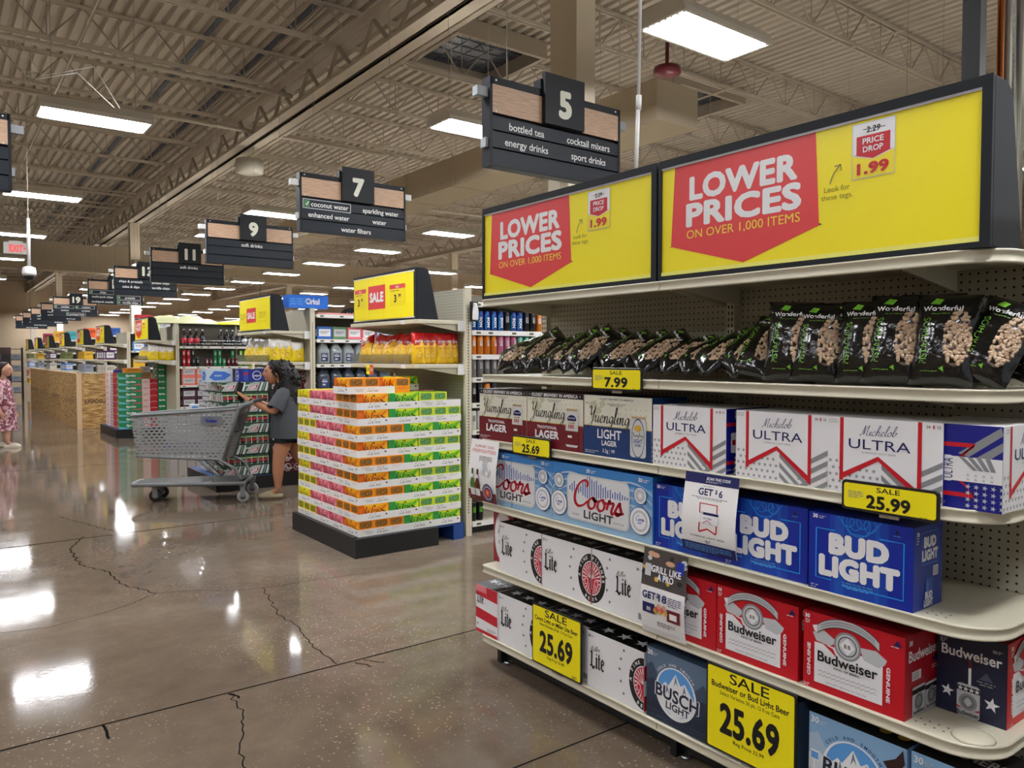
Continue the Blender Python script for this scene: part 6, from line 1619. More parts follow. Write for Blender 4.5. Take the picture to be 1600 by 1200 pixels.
def end_topper(y0, label, art, bow, W=1.17, z=1.862):
    """Stands on the endcap's top shelf: charcoal housing, yellow poster bowed a little forward. y0 = near end."""
    H = .43
    t = thing('endcap_topper', label, 'banner sign', (EX+.03, y0+W, z), R90)
    b = MB(); b.prism(side_profile(H, .21), 0, W, SIGNFRAME, axis='x'); b.bevel(.004, 1, 40); b.build('housing', t)
    f = MB(); f.box(0, -.01, 0, W, 0, .02, SIGNFRAME); f.box(0, -.01, H-.03, W, 0, H, SIGNFRAME); f.box(W-.03, -.01, .02, W, 0, H-.03, SIGNFRAME); f.box(0, -.01, .02, .012, 0, H-.03, SIGNFRAME); f.build('front_frame', t)
    pw, ph = W-.045, H-.055
    q = Pr(warp=lambda u, v, l: Vector((.014+u, -.011-bow*math.sin(PI*u/pw)**.8*.6-l, .024+v))); art(q, pw, ph); q.build('poster_print', t)
    r = MB(); r.box(.012, -.016, .016, W-.02, -.010, .026, POSTER); r.box(.012, -.016, H-.034, W-.02, -.010, H-.022, POSTER); r.build('poster_rail', t)
    return t
def endcap(y0, label, shelves=(1.862, 1.49), W=1.26, panel='peg', guard=None, low=()):
    t = thing('endcap_shelving', label, 'shelving unit', (EX, y0+W, 0), R90); D = .50
    for z in tuple(shelves)+tuple(low):
        m = MB(); m.prism([(0, .03), (.03, 0), (W-.03, 0), (W, .03), (W, D), (0, D)], z-.035, z, STEEL_CREAM, axis='z'); m.bevel(.004, 1, 40); s = m.build('shelf', t)
        for x in (.02, W-.02):
            g = MB(); g.prism([(.06, z-.035), (D, z-.105), (D, z-.035)], x-.004, x+.004, STEEL_CREAM, axis='x'); g.build('shelf_bracket', s)
        c = MB(); c.box(W-.24, -.006, z-.036, W-.16, 0, z-.002, WHITEPL); c.build('label_holder', s); c = MB(); c.box(W+.0, D-.09, z-.09, W+.006, D-.02, z-.0, WHITEPL); c.build('label_holder', s)
    m = MB(); m.box(0, D, .1, W, D+.025, 2.14, PEG if panel == 'peg' else STEEL_CREAM); m.build('back_panel', t)
    for x in (0, W):
        m = MB(); m.box(x-.018, D-.02, 0, x+.018, D+.04, 2.14, STEEL_CREAM)
        for k in range(70): m.box(x+(.018 if x else -.0195), D+.004, .2+.0254*k, x+(.0195 if x else -.018), D+.012, .214+.0254*k, HOLE)
        m.build('upright_slotted_frame', t)
    m = MB(); m.box(.02, D-.03, 0, W-.02, D, .1, BLACKPL); m.build('kick_plate', t)
    if guard:
        m = MB(); m.box(.02, .005, guard, W-.10, .009, guard+.085, CLEARP); m.build('clear_guard_panel', t)
    return t
E7, E9, E11 = 5.53, 8.92, 15.36
endcap(E7, 'cream endcap rack behind the sparkling water stack holding red and yellow chip bags', guard=1.49)
endcap(E9, 'cream endcap rack behind the soda stack holding yellow and white chip bags', panel='plain', guard=1.49)
endcap(E11, 'cream endcap rack behind the green soda stack holding yellow chip bags', panel='plain', guard=1.49)
end_topper(E7+.03, 'yellow endcap sale topper with two 3.99 cards above the red chip bags', sale_art, .03)
end_topper(E9+.03, 'yellow endcap sale topper above the shopper with blank faded cards', faded_sale_art, .03)
end_topper(E11+.03, 'yellow and red lower prices topper above the green soda stack', low_art, 0)
FAR = [(19.9, 'first beyond the green soda stack'), (22.98, 'second beyond the green soda stack'), (26.66, 'third beyond the green soda stack'), (30.5, 'fourth beyond the green soda stack'), (34.1, 'fifth beyond the green soda stack'), (37.6, 'sixth beyond the green soda stack')]
for y, l in FAR:
    endcap(y, 'far endcap rack, %s' % l, panel='plain', low=(1.15, .8, .45))
    end_topper(y+.03, 'yellow and red lower prices topper, %s' % l, low_art, 0)

# ---- chip bags
def two_tone_bag(name, W, H, T, top, bot, words, seed, wordm):
    def fn():
        t = thing('chip_bag', name, 'snack bag')
        film = mat(name+'_film', bot, .3, bump=.35, nscale=26, coat=.2); tm = mat(name+'_film_top', top, .3, bump=.35, nscale=26, coat=.2)
        m, q, warp, yo = snack_bag(W, H, T, film, seed, None, nx=10, nz=14)
        k = m.mi(tm); m.bm.faces.ensure_lookup_table()
        for f in m.bm.faces:
            if f.calc_center_median().z > H*.62 + .02*math.sin(f.calc_center_median().x*40): f.material_index = k
        b = m.build('bag_film', t)
        q.poly([(W*.14, H*.60), (W*.86, H*.66), (W*.86, H*.80), (W*.14, H*.74)], wordm); q.text(words, W*.5, H*.66, H*.09, WHITE, w=W*.6, bold=.05, rot=.12)
        q.fine(W*.2, H*.5, W*.6, H*.04, 2, RED); q.disc(W*.5, H*.28, W*.26, ink('chip_gold', 224, 170, 60), 16, H*.13); q.disc(W*.42, H*.27, W*.14, ink('chip_pale', 240, 206, 110), 12, H*.08)
        q.build('print_lettering', b); return t
    return Maker(fn)
redbag = two_tone_bag('red_chip', .185, .265, .085, (196, 24, 30), (240, 196, 30), 'Frito', 5, RED)
yelbag = two_tone_bag('yellow_chip', .19, .27, .09, (226, 222, 214), (238, 214, 24), "Lay's", 8, WARMRED)
BC = 0
def shelf_bags(mk, x, ys, z, what, group, yaw=.25):
    for i, (y, tip, lean, s) in enumerate(ys):
        M = Matrix.Rotation(R90+(yaw if i % 2 else -.1), 4, 'Z') @ Matrix.Rotation(-tip, 4, 'X') @ Matrix.Rotation(lean, 4, 'Y')
        mk((x+.045*s, y, z+.003+abs(lean)*.04), rot=M.to_euler(), scale=(s, s, s), label='%s, %s from the far end' % (what, ORD[i]), group=group)
rb = random.Random(12)
shelf_bags(redbag, EX+.05, [(6.72-.118*i, .25+.15*rb.random(), rb.uniform(-.25, .3), 1.0+rb.uniform(-.05, .06)) for i in range(9)], 1.49, 'red topped yellow chip bag above the water stack', 'chip bags behind the clear guard')
for i in range(6):
    M = Matrix.Rotation(.12 if i % 2 else -.2, 4, 'Z') @ Matrix.Rotation(-.12, 4, 'X')
    redbag((3.24+.072*i, 5.60+.012*(i % 3), 1.493), rot=M.to_euler(), scale=(.62, 1, 1.0), label='narrow looking red topped chip bag facing the aisle side, %s from the front edge' % ORD[i], group='chip bags facing the aisle side')
shelf_bags(yelbag, EX+.05, [(10.08-.15*i, .22+.15*rb.random(), rb.uniform(-.2, .2), 1.0+rb.uniform(-.03, .08)) for i in range(6)], 1.49, 'white topped yellow chip bag on the endcap above the shopper', 'yellow chip bags above the shopper')
for i, x in enumerate((3.25, 3.33, 3.40, 3.54)):
    M = Matrix.Rotation((-.3, .1, -.1, .15)[i], 4, 'Z') @ Matrix.Rotation(-.1, 4, 'X')
    yelbag((x, 9.02, 1.493), rot=M.to_euler(), scale=(.7 if i < 3 else .95, 1, 1.02 if i < 3 else .9), label='yellow chip bag facing the aisle side above the shopper, %s from the front edge' % ORD[i], group='yellow chip bags facing the aisle side')
shelf_bags(yelbag, EX+.05, [(16.5-.17*i, .25, rb.uniform(-.2, .2), .98) for i in range(5)], 1.49, 'yellow chip bag on the endcap by the green soda stack', 'yellow chip bags by the green soda stack')
for i, x in enumerate((3.28, 3.45, 3.58)):
    M = Matrix.Rotation((-.3, .1, .2)[i], 4, 'Z') @ Matrix.Rotation(-.1, 4, 'X')
    yelbag((x, 15.45, 1.493), rot=M.to_euler(), scale=(.9, 1, .95), label='aisle side yellow chip bag by the green soda stack, %s from the front' % ORD[i], group='yellow chip bags by the green soda stack')
def shelf_tag(x, y, z, label, c1, c2):
    t = thing('shelf_tag', label, 'price tag', (x, y, z), R90)
    m = MB(); m.box(0, -.002, -.075, .14, 0, .01, c1); m.build('card', t); q = Pr(o=(0, -.002, -.075)); q.rect(.07, 0, .14, .085, c2); q.text('2.50', .035, .03, .03, BLACK, bold=.02, maxw=.06); q.text('2/5', .105, .03, .03, WHITE, bold=.02, maxw=.05); q.build('tag_lettering', t)
shelf_tag(EX-.004, 6.42, 1.47, 'small yellow and red price tag under the red chip bags', YEL, WARMRED)
shelf_tag(EX-.004, 9.62, 1.47, 'small yellow and white price tag above the shopper', YEL, WHITE)

# ---- aisle runs: shelves facing the aisle, their products
def run_shelving(y0, zs, L, label, depth=.42, back='dark', top=2.12):
    """Shelves along +X whose edges face -Y at y0."""
    t = thing('aisle_shelving', label, 'shelving unit', (3.72, y0, 0))
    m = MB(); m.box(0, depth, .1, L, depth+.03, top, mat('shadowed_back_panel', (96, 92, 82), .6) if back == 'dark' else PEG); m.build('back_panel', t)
    for z in zs:
        m = MB(); m.box(.03, 0, z-.03, L, depth, z, STEEL_CREAM); s = m.build('shelf', t)
        c = MB(); c.box(.04, -.008, z-.042, L, 0, z+.001, WHITEPL); c.build('price_channel', s)
        r = random.Random(int(z*100))
        x = .07
        while x < (2.8 if y0 < 16 else .9): q = Pr(o=(0, -.008, z-.042)); q.rect(x, .006, x+.075, .038, ink('label_cream', 232, 230, 214)); q.rect(x+.012, .012, x+.06, .030, ink('label_dark', 80, 82, 78)); q.build('price_label', s); x += r.choice((.13, .2, .26))
    for x in (0, 1.22, 2.44):
        if x < L: m = MB(); m.box(x-.018, -.0 if x == 0 else depth-.03, 0, x+.018, depth+.04, top, STEEL_CREAM); m.build('upright_frame', t)
    m = MB(); m.box(.03, .02, 0, L, depth, .07, BLACKPL); m.build('kick_plate', t)
    return t
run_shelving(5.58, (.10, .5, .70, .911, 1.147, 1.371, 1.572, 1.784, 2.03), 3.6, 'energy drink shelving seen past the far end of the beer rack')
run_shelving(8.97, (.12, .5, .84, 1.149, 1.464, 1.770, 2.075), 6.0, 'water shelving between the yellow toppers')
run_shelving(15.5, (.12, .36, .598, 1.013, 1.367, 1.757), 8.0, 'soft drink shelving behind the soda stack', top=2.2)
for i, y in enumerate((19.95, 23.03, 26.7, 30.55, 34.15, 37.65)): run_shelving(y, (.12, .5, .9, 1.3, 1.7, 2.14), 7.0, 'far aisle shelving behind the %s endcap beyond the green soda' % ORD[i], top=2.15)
# solid bodies of the long runs behind the visible bays
for y, l in ((5.58+.46, 'first'), (8.97+.46, 'second'), (15.5+.46, 'third')):
    m = MB(); m.box(3.74, y, 0, 20, y+.62, 2.08, STEEL_CREAM); tag(m.build('aisle_shelving_core'), 'cream back side of the %s long shelving run' % l, 'shelving unit')
m = MB(); m.box(2.72, .60, 0, 2.80, .84, 2.0, STEEL_CREAM); m.box(2.72, .1, 0, 20, .6, 2.1, PEG); tag(m.build('aisle_shelving_core'), 'pegboard shelving run at the frame edge behind the beer rack', 'shelving unit')
# ---- cans
ALU = mat('can_aluminium', (196, 198, 200), .25, metal=1.0)
def can_maker(name, r, h, col, lab, art, cat='drink can'):
    def fn():
        t = thing(name, name, cat); m = MB(); mm = mat(name+'_skin', col, .3, metal=.35)
        m.lathe([(r*.82, 0), (r, h*.05), (r, h*.90), (r*.86, h*.965), (r*.86, h)], mm, 14); m.build('can_body', t)
        m = MB(); m.lathe([(r*.84, h-.002), (r*.86, h+.001), (r*.8, h+.0015)], ALU, 14); m.build('lid', t)
        q = Pr(warp=lambda u, v, l: Vector((( r+l)*math.sin(u/r), -(r+l)*math.cos(u/r), v))); art(q, r, h); q.build('print_lettering', t)
        return t
    return Maker(fn)
def nos_art(q, r, h): q.text('NOS', r*.25, h*.18, r*.75, WHITE, rot=PI/2, al='L', bold=.06, w=h*.5); q.grid(-r*1.1, h*.08, -r*.6, h*.85, ink('nos_cyan', 40, 150, 220), 2, 1)
def claw(c): return lambda q, r, h: [q.poly([(dx*r-.003, h*.45), (dx*r+.003, h*.45), (dx*r+.002, h*.75), (dx*r-.002, h*.78)], c) for dx in (-.3, 0, .3)]
cans = {
 'blue': can_maker('blue_energy_can', .033, .172, (24, 60, 140), '', nos_art), 'black': can_maker('black_energy_can', .033, .172, (24, 24, 28), '', claw(LGREY)),
 'orange': can_maker('orange_energy_can', .033, .168, (216, 126, 40), '', claw(WHITE)), 'pink': can_maker('pink_energy_can', .033, .168, (196, 110, 146), '', claw(WHITE)), 'teal': can_maker('teal_energy_can', .033, .168, (104, 176, 160), '', claw(WHITE)),
 'grey': can_maker('grey_energy_can', .033, .168, (120, 118, 120), '', claw(LGREY)), 'green_claw': can_maker('green_claw_can', .033, .165, (16, 18, 18), '', claw(ink('claw_green', 110, 210, 60))), 'white': can_maker('white_energy_can', .033, .165, (226, 228, 226), '', claw(DGREY)),
 'red': can_maker('red_soda_can', .033, .155, (184, 26, 40), '', claw(WHITE)), 'green': can_maker('green_soda_can', .033, .155, (40, 140, 90), '', claw(WHITE)), 'lime': can_maker('lime_soda_can', .033, .155, (130, 190, 60), '', claw(WHITE)), 'maroon': can_maker('maroon_soda_can', .033, .155, (96, 30, 46), '', claw(WHITE)),
}
def row_of(kinds, x0, step, y, z, where, n0=0):
    for i, c in enumerate(kinds):
        if c: cans[c]((x0+step*i, y, z+.001), rc.uniform(-.3, .3), '%s can on the %s, %s along from the upright' % (c.replace('_', ' '), where, ORD[min(i+n0, 19)]), 'cans on the %s' % where)
row_of(['blue', 'blue', 'blue', 'blue', 'blue', 'black', 'blue', 'blue', 'black', 'black', 'orange', 'orange'], 3.80, .074, 5.63, 1.784, 'upper energy drink shelf')
row_of(['orange', 'orange', 'orange', 'orange', 'pink', 'pink', 'pink', 'teal', 'teal', 'teal', 'pink', 'black'], 3.80, .074, 5.63, 1.572, 'second energy drink shelf')
row_of(['grey', 'grey', 'grey', 'grey', 'grey'], 3.80, .074, 5.63, 1.371, 'third energy drink shelf')
row_of(['black', 'black', 'orange', 'black'], 3.80, .074, 5.63, 1.147, 'fourth energy drink shelf')
row_of(['white', 'white'], 3.80, .074, 5.63, .911, 'fifth energy drink shelf'); row_of(['black', 'black'], 3.80, .074, 5.63, .70, 'sixth energy drink shelf')
row_of(['green_claw', 'green_claw'], 3.80, .074, 5.63, .50, 'seventh energy drink shelf'); row_of(['green_claw', 'green_claw'], 3.80, .074, 5.63, .10, 'bottom energy drink shelf')
t = thing('shelf_scanner', 'small black and white dispenser clipped to the upright above the cans', 'dispenser', (3.70, 5.50, 1.94))
m = MB(); m.box(-.015, -.03, -.085, .05, .0, .085, BLACKPL); m.bevel(.012, 2); m.build('holder_body', t)
m = MB(); m.prism([(-.012, -.07), (.04, -.075), (.046, .0), (.03, .07), (0, .075), (-.01, .0)], -.05, -.03, WHITEPL); m.bevel(.006, 2); m.build('front_cover', t)

# ---- gallon jugs
def jug_maker(name, col, labc, tint):
    JM = mat(name+'_plastic', col, .18, trans=tint, coat=.2)
    def fn():
        t = thing('water_jug', name, 'water jug'); m = MB(); w, d = .076, .076
        def rr(s, z, k=.03): return [(x, y, z) for x, y in [(p[0], p[1]) for p in Pr.rrpts(None, -w*s, -d*s, w*s, d*s, k*s)]]
        m.loft([rr(.92, 0), rr(1, .012), rr(1, .15), rr(.93, .175), rr(.62, .215), rr(.32, .245), rr(.26, .255)], JM); m.build('jug_body', t)
        m = MB(); m.lathe([(.021, .252), (.021, .275), (.018, .278)], mat(name+'_cap', labc, .4), 12); m.build('cap', t)
        m = MB(); m.tube([(.05, 0, .165), (.068, 0, .20), (.05, 0, .235), (.025, 0, .24)], .010, JM, 8); m.build('handle', t)
        q = Pr(o=(0, -d, 0)); q.rect(-.045, .03, .045, .13, ink(name+'_label', *labc)); q.text('water', 0, .085, .022, WHITE, maxw=.075, bold=.03); q.rect(-.03, .045, .01, .065, LGREY); q.fine(-.03, .115, .06, .008, 2, WHITE); q.build('label_lettering', t)
        return t
    return Maker(fn)
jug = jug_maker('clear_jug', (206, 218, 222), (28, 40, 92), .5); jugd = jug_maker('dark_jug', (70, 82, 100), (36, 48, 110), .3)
for i in range(6): jug((3.87+.165*i, 9.07, 1.471), 0, 'pale clear water jug on the water shelf, %s from the upright' % ORD[i], 'clear water jugs')
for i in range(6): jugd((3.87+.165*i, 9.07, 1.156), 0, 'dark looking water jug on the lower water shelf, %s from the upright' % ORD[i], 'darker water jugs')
bx = {k: plain('%s_drink_box' % k, .19, .14, .15, ink('dbox_'+k, *c), m) for k, c, m in (('blue', (40, 96, 180), WHITE), ('green', (90, 130, 90), LGREY), ('pink', (226, 110, 130), WHITE), ('violet', (96, 110, 190), LGREY))}
for i, c in enumerate(('blue', 'green', 'pink', 'pink', 'violet', 'violet', 'pink')): bx[c]((3.79+(.0, .20, .40, .60, .80, 1.0, 1.2)[i], 9.02, 1.777), 0, '%s drink carton on the upper water shelf, %s from the upright' % (c, ORD[i]), 'drink cartons on the upper water shelf')
t = thing('shelf_top_display', 'bright blue branded display box standing on top of the water shelving', 'display box', (3.70, 8.99, 2.145))
CIR = ink('display_blue', 22, 110, 220); m = MB(); m.box(-.28, 0, 0, .22, .2, .155, CIR); m.build('display_body', t); q = Pr(); q.text('Cirkul', .02, .05, .07, WHITE, bold=.04, w=.17); q.fine(-.26, .10, .22, .03, 3, SKY); q.build('display_lettering', t)
m = MB(); m.box(3.80, 9.02, 2.078, 4.8, 9.3, 2.10, ink('top_pink', 226, 150, 150)); tag(m.build('flat_pink_box'), 'flat pink carton on the topmost water shelf', 'carton')

# ---- soft drink shelf (aisle eleven)
def bottle_maker(name, liquid, labc):
    LM = mat(name+'_liquid', liquid, .15, coat=.4)
    def fn():
        t = thing('soda_bottle', name, 'bottle'); m = MB(); m.lathe([(.045, 0), (.054, .02), (.054, .19), (.045, .22), (.02, .28), (.014, .295), (.014, .31)], LM, 12); m.build('bottle_body', t)
        m = MB(); m.lathe([(.0555, .06), (.0555, .155)], ink(name+'_wrap', *labc), 12); m.build('label_band', t); m = MB(); m.lathe([(.016, .305), (.016, .325), (.012, .327)], WHITEPL, 10); m.build('cap', t); return t
    return Maker(fn)
b_red = bottle_maker('red_label_bottle', (40, 20, 24), (206, 40, 70)); b_blk = bottle_maker('black_label_bottle', (24, 18, 20), (24, 24, 28)); b_gry = bottle_maker('silver_label_bottle', (50, 48, 50), (190, 190, 196))
seq = [b_red, b_red, b_red, b_blk, None, None, b_blk, b_blk, b_blk, b_blk, b_gry, b_gry, b_gry, b_gry, b_gry, b_gry]
nm = {id(b_red): 'red label', id(b_blk): 'black label', id(b_gry): 'silver label'}
for i, b in enumerate(seq):
    if b: b((3.86+.115*i, 15.60, 1.76), 0, '%s soda bottle on the top soft drink shelf, %s place from the upright' % (nm[id(b)], ORD[i]), 'soda bottles on the top soft drink shelf')
w = MB()
for z in (.05, .11): w.tube([(3.82, 15.51, 1.757+z), (6.2, 15.51, 1.757+z)], .003, CHROME, 5)
for i in range(20): w.tube([(3.82+.125*i, 15.51, 1.757), (3.82+.125*i, 15.51, 1.87)], .002, CHROME, 4)
tag(w.build('wire_shelf_fence'), 'chrome wire fence in front of the soda bottles', 'wire fence')
row_of(['red', 'red', 'black', 'black', None, 'maroon', 'maroon', 'green', 'green', 'green', 'maroon', 'maroon', 'maroon', 'lime', 'lime', 'lime'], 3.85, .083, 15.58, 1.367, 'middle soft drink shelf')
row_of(['red', 'red', 'black', None, None, None, None, 'green', 'green', None, None, 'green', None, 'lime', 'lime'], 3.85, .083, 15.58, 1.367+.157, 'upper layer, middle soft drink shelf')
coral = plain('coral_soda_box', .25, .14, .165, ink('coral_box', 232, 124, 112), LGREY); plum = plain('plum_soda_box', .25, .14, .165, ink('plum_box', 70, 26, 52), LGREY)
for i, (x, z) in enumerate(((0, 0), (.26, 0), (.52, 0), (0, .167), (.26, .167))): coral((3.80+x, 15.53, 1.014+z), 0, 'coral pink soda box on the soft drink shelf, %s of five' % ORD[i], 'coral soda boxes')
for i, (x, z) in enumerate(((0, 0), (.26, 0), (.52, 0), (0, .167), (.26, .167), (.52, .167))): plum((3.80+x, 15.53, .60+z), 0, 'plum coloured soda box on the lower soft drink shelf, %s of six' % ORD[i], 'plum soda boxes')
# things lying on top of the third run
lump = random.Random(5)
def soft_pile(name, label, x0, x1, y, z, h, col):
    m = MB(); n = 14; rings = []
    for i in range(n+1):
        x = x0+(x1-x0)*i/n; s = math.sin(PI*(i+.3)/(n+.6))**.4; a = h*s*(.7+.5*lump.random())
        rings.append([(x, y+.24*s*math.cos(t), z+max(0, a*math.sin(t))) for t in [PI*j/8 for j in range(9)]]+[(x, y-.24*s, z)])
    m.loft(rings, mat(name+'_film', col, .35, bump=.3, nscale=14)); tag(m.build(name), label, 'packaged goods')
soft_pile('pale_snack_pile_bag', 'pale yellow bags heaped on top of the soft drink shelving', 3.2, 4.6, 15.9, 2.2, .15, (206, 206, 160))
soft_pile('lime_snack_bag', 'long lime yellow packet lying on top of the soft drink shelving', 4.5, 6.6, 15.9, 2.2, .14, (222, 222, 40))
soft_pile('blue_snack_bag', 'blue packet lying on top of the soft drink shelving', 6.5, 7.8, 16.1, 2.2, .19, (44, 66, 160))
soft_pile('red_snack_bag', 'small red packet lying on top of the soft drink shelving', 6.3, 7.2, 15.75, 2.2, .09, (224, 80, 90))
# boxes on top of the far runs
tops = [('red', (180, 40, 50), 3.9, 20.05, .42), ('lime', (170, 200, 40), 4.35, 20.05, .38), ('orange', (236, 160, 50), 4.9, 20.05, .36), ('peach', (240, 170, 90), 5.3, 20.05, .36), ('blue', (40, 90, 170), 3.75, 23.1, .2), ('flame', (230, 90, 40), 3.75, 26.8, .3), ('teal', (70, 170, 180), 3.75, 30.6, .3), ('gold', (240, 180, 50), 3.75, 34.2, .4), ('berry', (150, 24, 60), 3.75, 37.75, .4), ('wine', (140, 20, 50), 4.6, 37.75, .4), ('ivory', (220, 214, 210), 4.2, 37.7, .44), ('amber', (240, 170, 40), 4.2, 34.2, .36)]
for n, c, x, y, h in tops:
    b_ = plain('%s_shelf_top_box' % n, .34, .25, h, ink('top_'+n, *c), LGREY if n in ('lime', 'orange', 'red') else None); b_((x, y, 2.142 if y > 23.2 or n == 'blue' else 2.142), 0, '%s coloured box standing on top of a far shelving run' % n)
# goods on the far endcaps and runs: bright packs, one kind to a shelf
PAL = {'sky blue': (70, 140, 220), 'plum': (80, 40, 90), 'salmon': (226, 150, 130), 'ivory': (214, 208, 196), 'mustard': (222, 176, 50), 'black': (34, 32, 34), 'slate': (150, 160, 176), 'olive': (110, 120, 70), 'brick': (170, 60, 50)}
gp = {k: plain('%s_grocery_pack' % k.replace(' ', '_'), .26, .2, .21, ink('g_'+k.replace(' ', '_'), *c), WHITE if k in ('sky blue', 'plum', 'brick') else None) for k, c in PAL.items()}
keys = list(PAL)
for ei, (y, l) in enumerate(FAR):
    for si, z in enumerate((1.49, 1.15, .8, .45)):
        if ei == 0 and si > 1: continue
        c = keys[(ei*3+si*2+1) % len(keys)]
        for i in range(4): gp[c]((EX+.04, y+1.22-.3*i, z+.001), R90, '%s pack, far endcap %s, %s shelf down' % (c, l, ORD[si]), '%s packs on the far endcap %s' % (c, l))
for ri, y in enumerate((19.95, 23.03)):
    for si, z in enumerate((1.7, 1.3)):
        for i in range(6): gp[keys[(ri+si*4+i) % len(keys)]]((3.8+.3*i, y+.03, z+.001), 0, '%s grocery pack on the far aisle shelf, %s run, shelf %s, %s along' % (keys[(ri+si*4+i) % len(keys)], ORD[ri], ORD[si], ORD[i]), 'grocery packs on far aisle shelves')
# ---- the far end of the main aisle: racks of baskets and cloth goods
for ri, (x, y, l) in enumerate(((1.35, 36.5, 'dark wire rack with pale goods at the far end of the main aisle'), (2.15, 33.5, 'slim dark wire rack standing before the far endcaps'), (.2, 40, 'white shelved rack far down the main aisle behind the woman in pink'), (-.9, 36.0, 'dark rack with orange and yellow goods behind the woman in pink'))):
    t = thing('display_rack', l, 'display rack', (x, y, 0))
    for sx in (-.5, .5):
        for sy in (0, .4):
            m = MB(); m.box(sx-.02, sy-.02, 0, sx+.02, sy+.02, 1.9, BLACKPL if ri != 2 else WHITEPL); m.build('post', t)
    for z in (.25, .65, 1.05, 1.45, 1.85):
        m = MB(); m.box(-.5, 0, z-.02, .5, .4, z, BLACKPL if ri != 2 else WHITEPL); m.build('shelf', t)
        for i in range(3):
            c = (('ivory', 'slate', 'salmon'), ('ivory', 'black', 'slate'), ('ivory', 'sky blue', 'slate'), ('mustard', 'brick', 'black'))[ri][i]
            if z < 1.8: gp[c]((x-.45+.31*i, y+.05, z+.001), 0, '%s pack on the %s, %s' % (c, l.split(' with')[0].split(' far')[0].split(' standing')[0], ('lowest shelf', 'second shelf', 'third shelf', 'fourth shelf')[int(z/.4)]), 'goods on the %s' % l.split(' with')[0])
m = MB(); m.box(1.5, 38.0, 1.25, 2.6, 38.3, 1.95, mat('dark_brown_panel', (62, 42, 40), .6)); m.box(1.5, 38.0, 0, 1.56, 38.3, 1.25, BLACKPL); m.box(2.54, 38.0, 0, 2.6, 38.3, 1.25, BLACKPL); tag(m.build('display_board'), 'dark brown display board at the far end of the main aisle', 'display board')
# ================================================================= SHOPPING CART
CARTG = mat('cart_grey_plastic', (116, 118, 120), .38, noise=.05, nscale=20)
CARTD = mat('cart_dark_grey', (74, 76, 78), .4)
def lattice_mat():
    """Grey moulded plastic wall with rows of elongated see-through openings."""
    m = bpy.data.materials.new('cart_lattice_plastic'); m.use_nodes = True; nt = m.node_tree; b = nt.nodes['Principled BSDF']; L = nt.links.new
    b.inputs['Base Color'].default_value = rgb(150, 152, 152); b.inputs['Roughness'].default_value = .28
    tc = nt.nodes.new('ShaderNodeTexCoord'); sep = nt.nodes.new('ShaderNodeSeparateXYZ'); L(tc.outputs['Object'], sep.inputs[0])
    def M(op, a, c=None):
        n = nt.nodes.new('ShaderNodeMath'); n.operation = op
        for i, v in enumerate((a, c)):
            if v is None: continue
            if isinstance(v, (int, float)): n.inputs[i].default_value = v
            else: L(v, n.inputs[i])
        return n.outputs[0]
    u = M('ADD', sep.outputs['X'], M('MULTIPLY', sep.outputs['Y'], .9))
    row = M('DIVIDE', sep.outputs['Z'], .034); par = M('MULTIPLY', M('FLOOR', M('MODULO', M('FLOOR', row), 2.0)), .5)
    fx = M('SUBTRACT', M('FRACT', M('ADD', M('DIVIDE', u, .052), par)), .5); fz = M('SUBTRACT', M('FRACT', row), .5)
    hole = M('LESS_THAN', M('ADD', M('MULTIPLY', M('MULTIPLY', fx, fx), 1.5), M('MULTIPLY', M('MULTIPLY', fz, fz), 2.0)), .215)
    tr = nt.nodes.new('ShaderNodeBsdfTransparent'); mx = nt.nodes.new('ShaderNodeMixShader')
    L(hole, mx.inputs[0]); L(b.outputs[0], mx.inputs[1]); L(tr.outputs[0], mx.inputs[2]); L(mx.outputs[0], nt.nodes['Material Output'].inputs['Surface'])
    return m
LATT = lattice_mat()
CANG = math.radians(151.0)
cart = thing('shopping_cart', 'empty grey plastic shopping cart pushed by the shopper with a phone', 'shopping cart', (2.75, 8.50, 0), CANG)
# basket corners: rear/front, bottom/top
RB, RT, FB, FT = (.20, .235, .45), (.03, .28, 1.00), (1.10, .165, .50), (1.14, .20, .93)
def quad_panel(a, b, c, d, m, th=.004, n=(0,1,0)):
    p = MB(); o = Vector(n)*th; k = p.mi(m)
    A = [Vector(v) for v in (a, b, c, d)]; v0 = [p.bm.verts.new(v) for v in A]; v1 = [p.bm.verts.new(v+o) for v in A]
    for f in ((0,1,2,3), (7,6,5,4), (0,4,5,1), (1,5,6,2), (2,6,7,3), (3,7,4,0)):
        vv = v0+v1; p.bm.faces.new([vv[i] for i in f]).material_index = k
    bmesh.ops.recalc_face_normals(p.bm, faces=p.bm.faces[:]); return p
for s in (1, -1):
    f = lambda v: (v[0], v[1]*s, v[2])
    quad_panel(f(RB), f(FB), f(FT), f(RT), LATT, n=(0, s, 0)).build('basket_side_panel', cart)
mir = lambda v: (v[0], -v[1], v[2])
quad_panel(FB, mir(FB), mir(FT), FT, LATT, n=(1, 0, 0)).build('basket_front_panel', cart)
quad_panel(RB, mir(RB), mir(RT), RT, LATT, n=(-1, 0, 0)).build('basket_rear_panel', cart)
quad_panel(RB, FB, mir(FB), mir(RB), LATT, n=(0, 0, -1)).build('basket_floor_panel', cart)
m = MB(); m.tube([RT, FT, mir(FT), mir(RT)], .017, CARTG, 8, closed=True); m.build('basket_rim', cart)
m = MB()
for s in (1, -1):
    m.tube([(RB[0], RB[1]*s, RB[2]), (RT[0], RT[1]*s, RT[2]), (-.02, .28*s, 1.04), (-.12, .275*s, 1.075)], .020, CARTG, 8)
m.tube([RB, FB, mir(FB), mir(RB)], .014, CARTG, 8, closed=True); m.build('basket_frame', cart)
